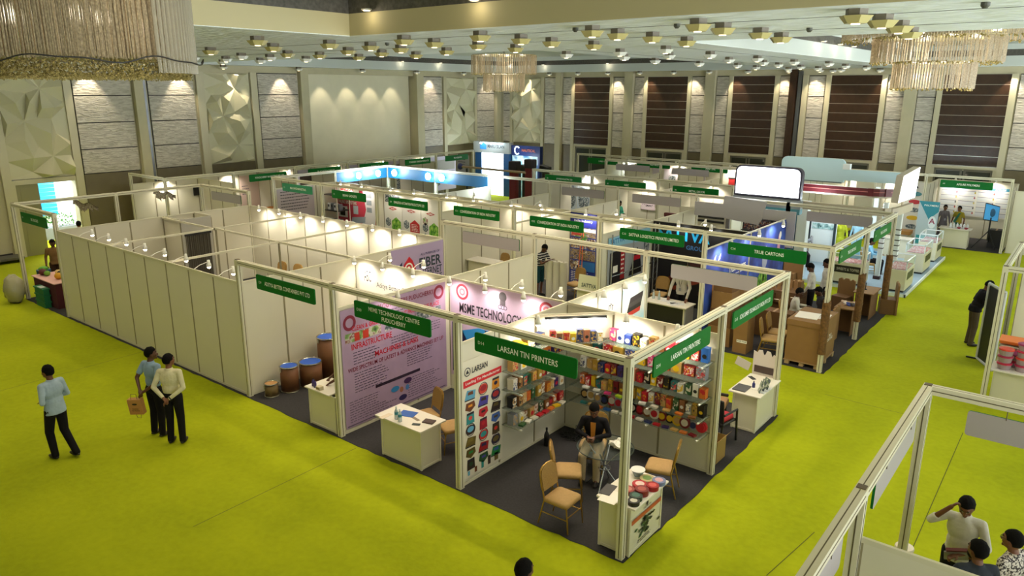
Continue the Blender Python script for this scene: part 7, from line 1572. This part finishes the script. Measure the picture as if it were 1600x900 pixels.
person('man in tan shirt behind the fruit table in the far left booth', (-21.25, 1.0), (.9, -.4), cloth('tan', '#8a6a44'), cloth('brown', '#4a3424'), dict(lean=.12, L=((-.22, .15, 1.1), (-.15, .35, .95)), pitch=.2), vox=.014, skin=1)
person('person in yellow shirt seen from behind near the open doorway', (-24.0, 2.9), (-1, .2), cloth('yellow', '#c9a860'), blk, vox=.017); person('dark-haired person behind the empty enclosure, only the head showing', (-22.9, 7.0), (0, 1), blk, blk, vox=.017)
person('person in teal top and red scarf seated beside the orange table', (-25.4, 10.6), (.9, -.2), cloth('turquoise', '#4a9aa0'), blk, SIT, vox=.018, hair=mat('red_scarf', '#b02430', .8), female=True)
person('woman in long teal tunic looking at a phone in the third row', (-11.9, 20.1), (.95, -.2), cloth('mint', '#3f9a80'), cloth('mint', '#3f9a80'), dict(L=((-.2, .08, 1.12), (-.05, .28, 1.15)), R=((.2, .08, 1.12), (.05, .28, 1.15)), pitch=.3), H=1.62, vox=.016, skirt=True, female=True, hem=.8)
person('brown-haired person in the aisle, only the back of the head showing', (-10.85, 17.0), (0, 1), cloth('tan', '#8a6a44'), blk, vox=.017, hair=mat('brown_hair', '#4a2c14', .6)); person('man in dark olive shirt facing us behind the logistics booth', (-6.45, 17.5), (.2, -1), cloth('olive', '#3c3a26'), blk, vox=.016, skin=1); person('person in black beside the blue stacked light panel', (-7.05, 17.3), (-1, .2), blk, blk, vox=.017, skin=3)
def scarf(t, U, h, S, arms): MB().prism([U(-.13, .12, 1.42), U(-.05, .13, 1.42), U(.16, .14, 1.0), U(.05, .15, .98)], U(0, .012, 1)-U(0, 0, 1)).build('sash', K('#1f6a52'), t, world=False)
person('woman in grey tunic with lanyard behind the polymer counter, left of two', (-.62, 28.05), (.5, -.85), cloth('greytunic', '#6a6266'), cloth('greytunic', '#6a6266'), dict(yaw=-.2), H=1.6, vox=.016, skirt=True, female=True, extra=lanyard); person('woman in yellow top and green sash behind the polymer counter, right of two', (-.08, 28.1), (-.3, -.95), cloth('mustard', '#9a8a2c'), cloth('greenskirt', '#2a5a4a'), H=1.6, vox=.016, skirt=True, female=True, extra=scarf, sleeve='short')
person('man in light blue shirt seated on the blue island by the banded column', (-1.55, 19.7), (1, .2), cloth('sky', '#7fb4d8'), blk, dict(SIT, L=((-.25, .1, .8), (-.1, .35, .78)), R=((.25, .1, .8), (.1, .35, .78))), vox=.016, z=.02); person('woman in yellow-green dress standing on the blue island', (-2.95, 21.1), (.4, -1), cloth('limey', '#a8b02a'), cloth('limey', '#a8b02a'), H=1.6, vox=.017, skirt=True, female=True, z=.09); person('person in pale blue sari beside the yellow-green dress on the island', (-2.5, 21.7), (-.3, -1), cloth('icecloth', '#9ac4dc'), cloth('icecloth', '#9ac4dc'), H=1.6, vox=.017, skirt=True, female=True, z=.09)
person('person in black trousers seated in the shade of the white column on the island', (-3.75, 19.5), (.5, -1), cloth('greyshirt', '#8a8a90'), blk, SIT, vox=.016, z=.02)
# ================================================================ light, camera, colour
w = bpy.data.worlds.new('hall_fill'); SC.world = w; w.use_nodes = True
nt = w.node_tree; bg = nt.nodes['Background']; tc = nt.nodes.new('ShaderNodeTexCoord'); sx = nt.nodes.new('ShaderNodeSeparateXYZ'); rp = nt.nodes.new('ShaderNodeValToRGB')
nt.links.new(tc.outputs['Generated'], sx.inputs[0]); mr = nt.nodes.new('ShaderNodeMapRange'); mr.inputs[1].default_value = -.12; mr.inputs[2].default_value = .12; nt.links.new(sx.outputs['Z'], mr.inputs[0])
e = rp.color_ramp.elements; e[0].color = (.90, .97, 1, 1); e[1].color = (.05, .046, .036, 1); nt.links.new(mr.outputs[0], rp.inputs[0]); nt.links.new(rp.outputs[0], bg.inputs[0]); bg.inputs[1].default_value = 7.0   # lower half brightened as added fill for the ceiling, standing in for unseen hall
# pods: one beam each
for (x, y) in pods:
    if x < -26.5 or y > 30.4: continue
    l = add_light('SPOT', 'pod_beam', (x, y, ZC-.25), 80 if x < 1 else 30, WARM, size=.06, spot=2.3, blend=.8); l.rotation_euler = (0, 0, 0)
for x, y, p in ((-3, -4, 80), (1.5, -4, 60), (6, -3, 25), (6, 3, 60), (7.5, 8, 90), (6, 14, 160), (-12, 22, 260), (-12, 14, 260), (-18, 12, 260), (-22, 20, 220), (2, 20, 260), (5, 24, 260), (-15, 27, 220), (-22, 27, 200)):
    l = add_light('SPOT', 'recess_lamp', (x, y, ZC+.8), p, NEUT, size=.35, spot=2.5, blend=.9)
for x, p in ((-6.4, 150), (-4.3, 160), (-2.2, 160), (-.1, 140), (2.0, 50), (4.1, 20)): add_light('SPOT', 'recess_beam', (x, 1.5, ZC+.42), p, WARM, size=.05, spot=1.75, blend=.7)
for y in (-1.75, -4.5, -7.5): add_light('SPOT', 'recess_beam', (-7.35, y, ZC+.42), 60, WARM, size=.05, spot=1.75, blend=.7)
# wall washers
for y in (16.9, 18.6, 20.2, 21.8): l = add_light('SPOT', 'wall_washer', (XL+.35, y, 7.15), 95, WARM, size=.03, spot=1.1, blend=.5); aim(l, (XL-.25, y, 4.6))
for y in (5.3, 9.1, 11.7, 14.2, 24.4, 29.6): l = add_light('SPOT', 'wall_washer', (XL+.5, y, 7.2), 170, WARM, size=.03, spot=1.15, blend=.5); aim(l, (XL, y, 5.0))
for x in (-25.0, -21.3, -18.6, -16.5, -13.8, -11.4, -8.9, -7.4, -4.2, .75, 2): l = add_light('SPOT', 'wall_washer', (x, YB-.5, 7.2), 170, WARM, size=.03, spot=1.15, blend=.5); aim(l, (x, YB, 5.0))
# daylight through the doorway
l = add_light('AREA', 'door_daylight', (-29.4, 3.9, 3.4), 300, (.9, .97, 1), size=1.2); aim(l, (-28.3, 3.9, 0))
l = add_light('AREA', 'shutter_daylight', (-29.5, 6.5, 3.6), 330, (.9, .97, 1), size=2.5); aim(l, (-31.8, 5.0, 1.5))
cam = bpy.data.cameras.new('camera'); co = bpy.data.objects.new('camera', cam); C.objects.link(co); SC.camera = co
yaw, pit, rol = -0.6696351732846952, 0.2628152420323249, 0.0031860200692744676
f = Vector((math.sin(yaw)*math.cos(pit), math.cos(yaw)*math.cos(pit), -math.sin(pit))); r = Vector((math.cos(yaw), -math.sin(yaw), 0)); u = r.cross(f)
r2 = math.cos(rol)*r+math.sin(rol)*u; u2 = -math.sin(rol)*r+math.cos(rol)*u
M4 = Matrix((r2, u2, -f)).transposed().to_4x4(); M4.translation = Vector((4.3849927296046065, -7.983295809150969, 6.3128204832085215)); co.matrix_world = M4
cam.sensor_width = 36; cam.lens = 1157.1084333656936*36/1600; cam.clip_end = 200; cam.clip_start = .05
vs = SC.view_settings; vs.view_transform = 'Standard'; vs.look = 'None'; vs.gamma = 1; vs.use_curve_mapping = False; vs.exposure = 0.2
SC.cycles.max_bounces = 5; SC.cycles.diffuse_bounces = 3; SC.cycles.glossy_bounces = 2; SC.cycles.transparent_max_bounces = 8; SC.cycles.sample_clamp_indirect = 4
SC.cycles.use_denoising = True; SC.cycles.use_light_tree = True
for o in SC.objects:
    if o.parent is None and 'label' in o and len(o['label'].replace('-', ' ').split()) > 16: print('LONG', o.name, o['label'])
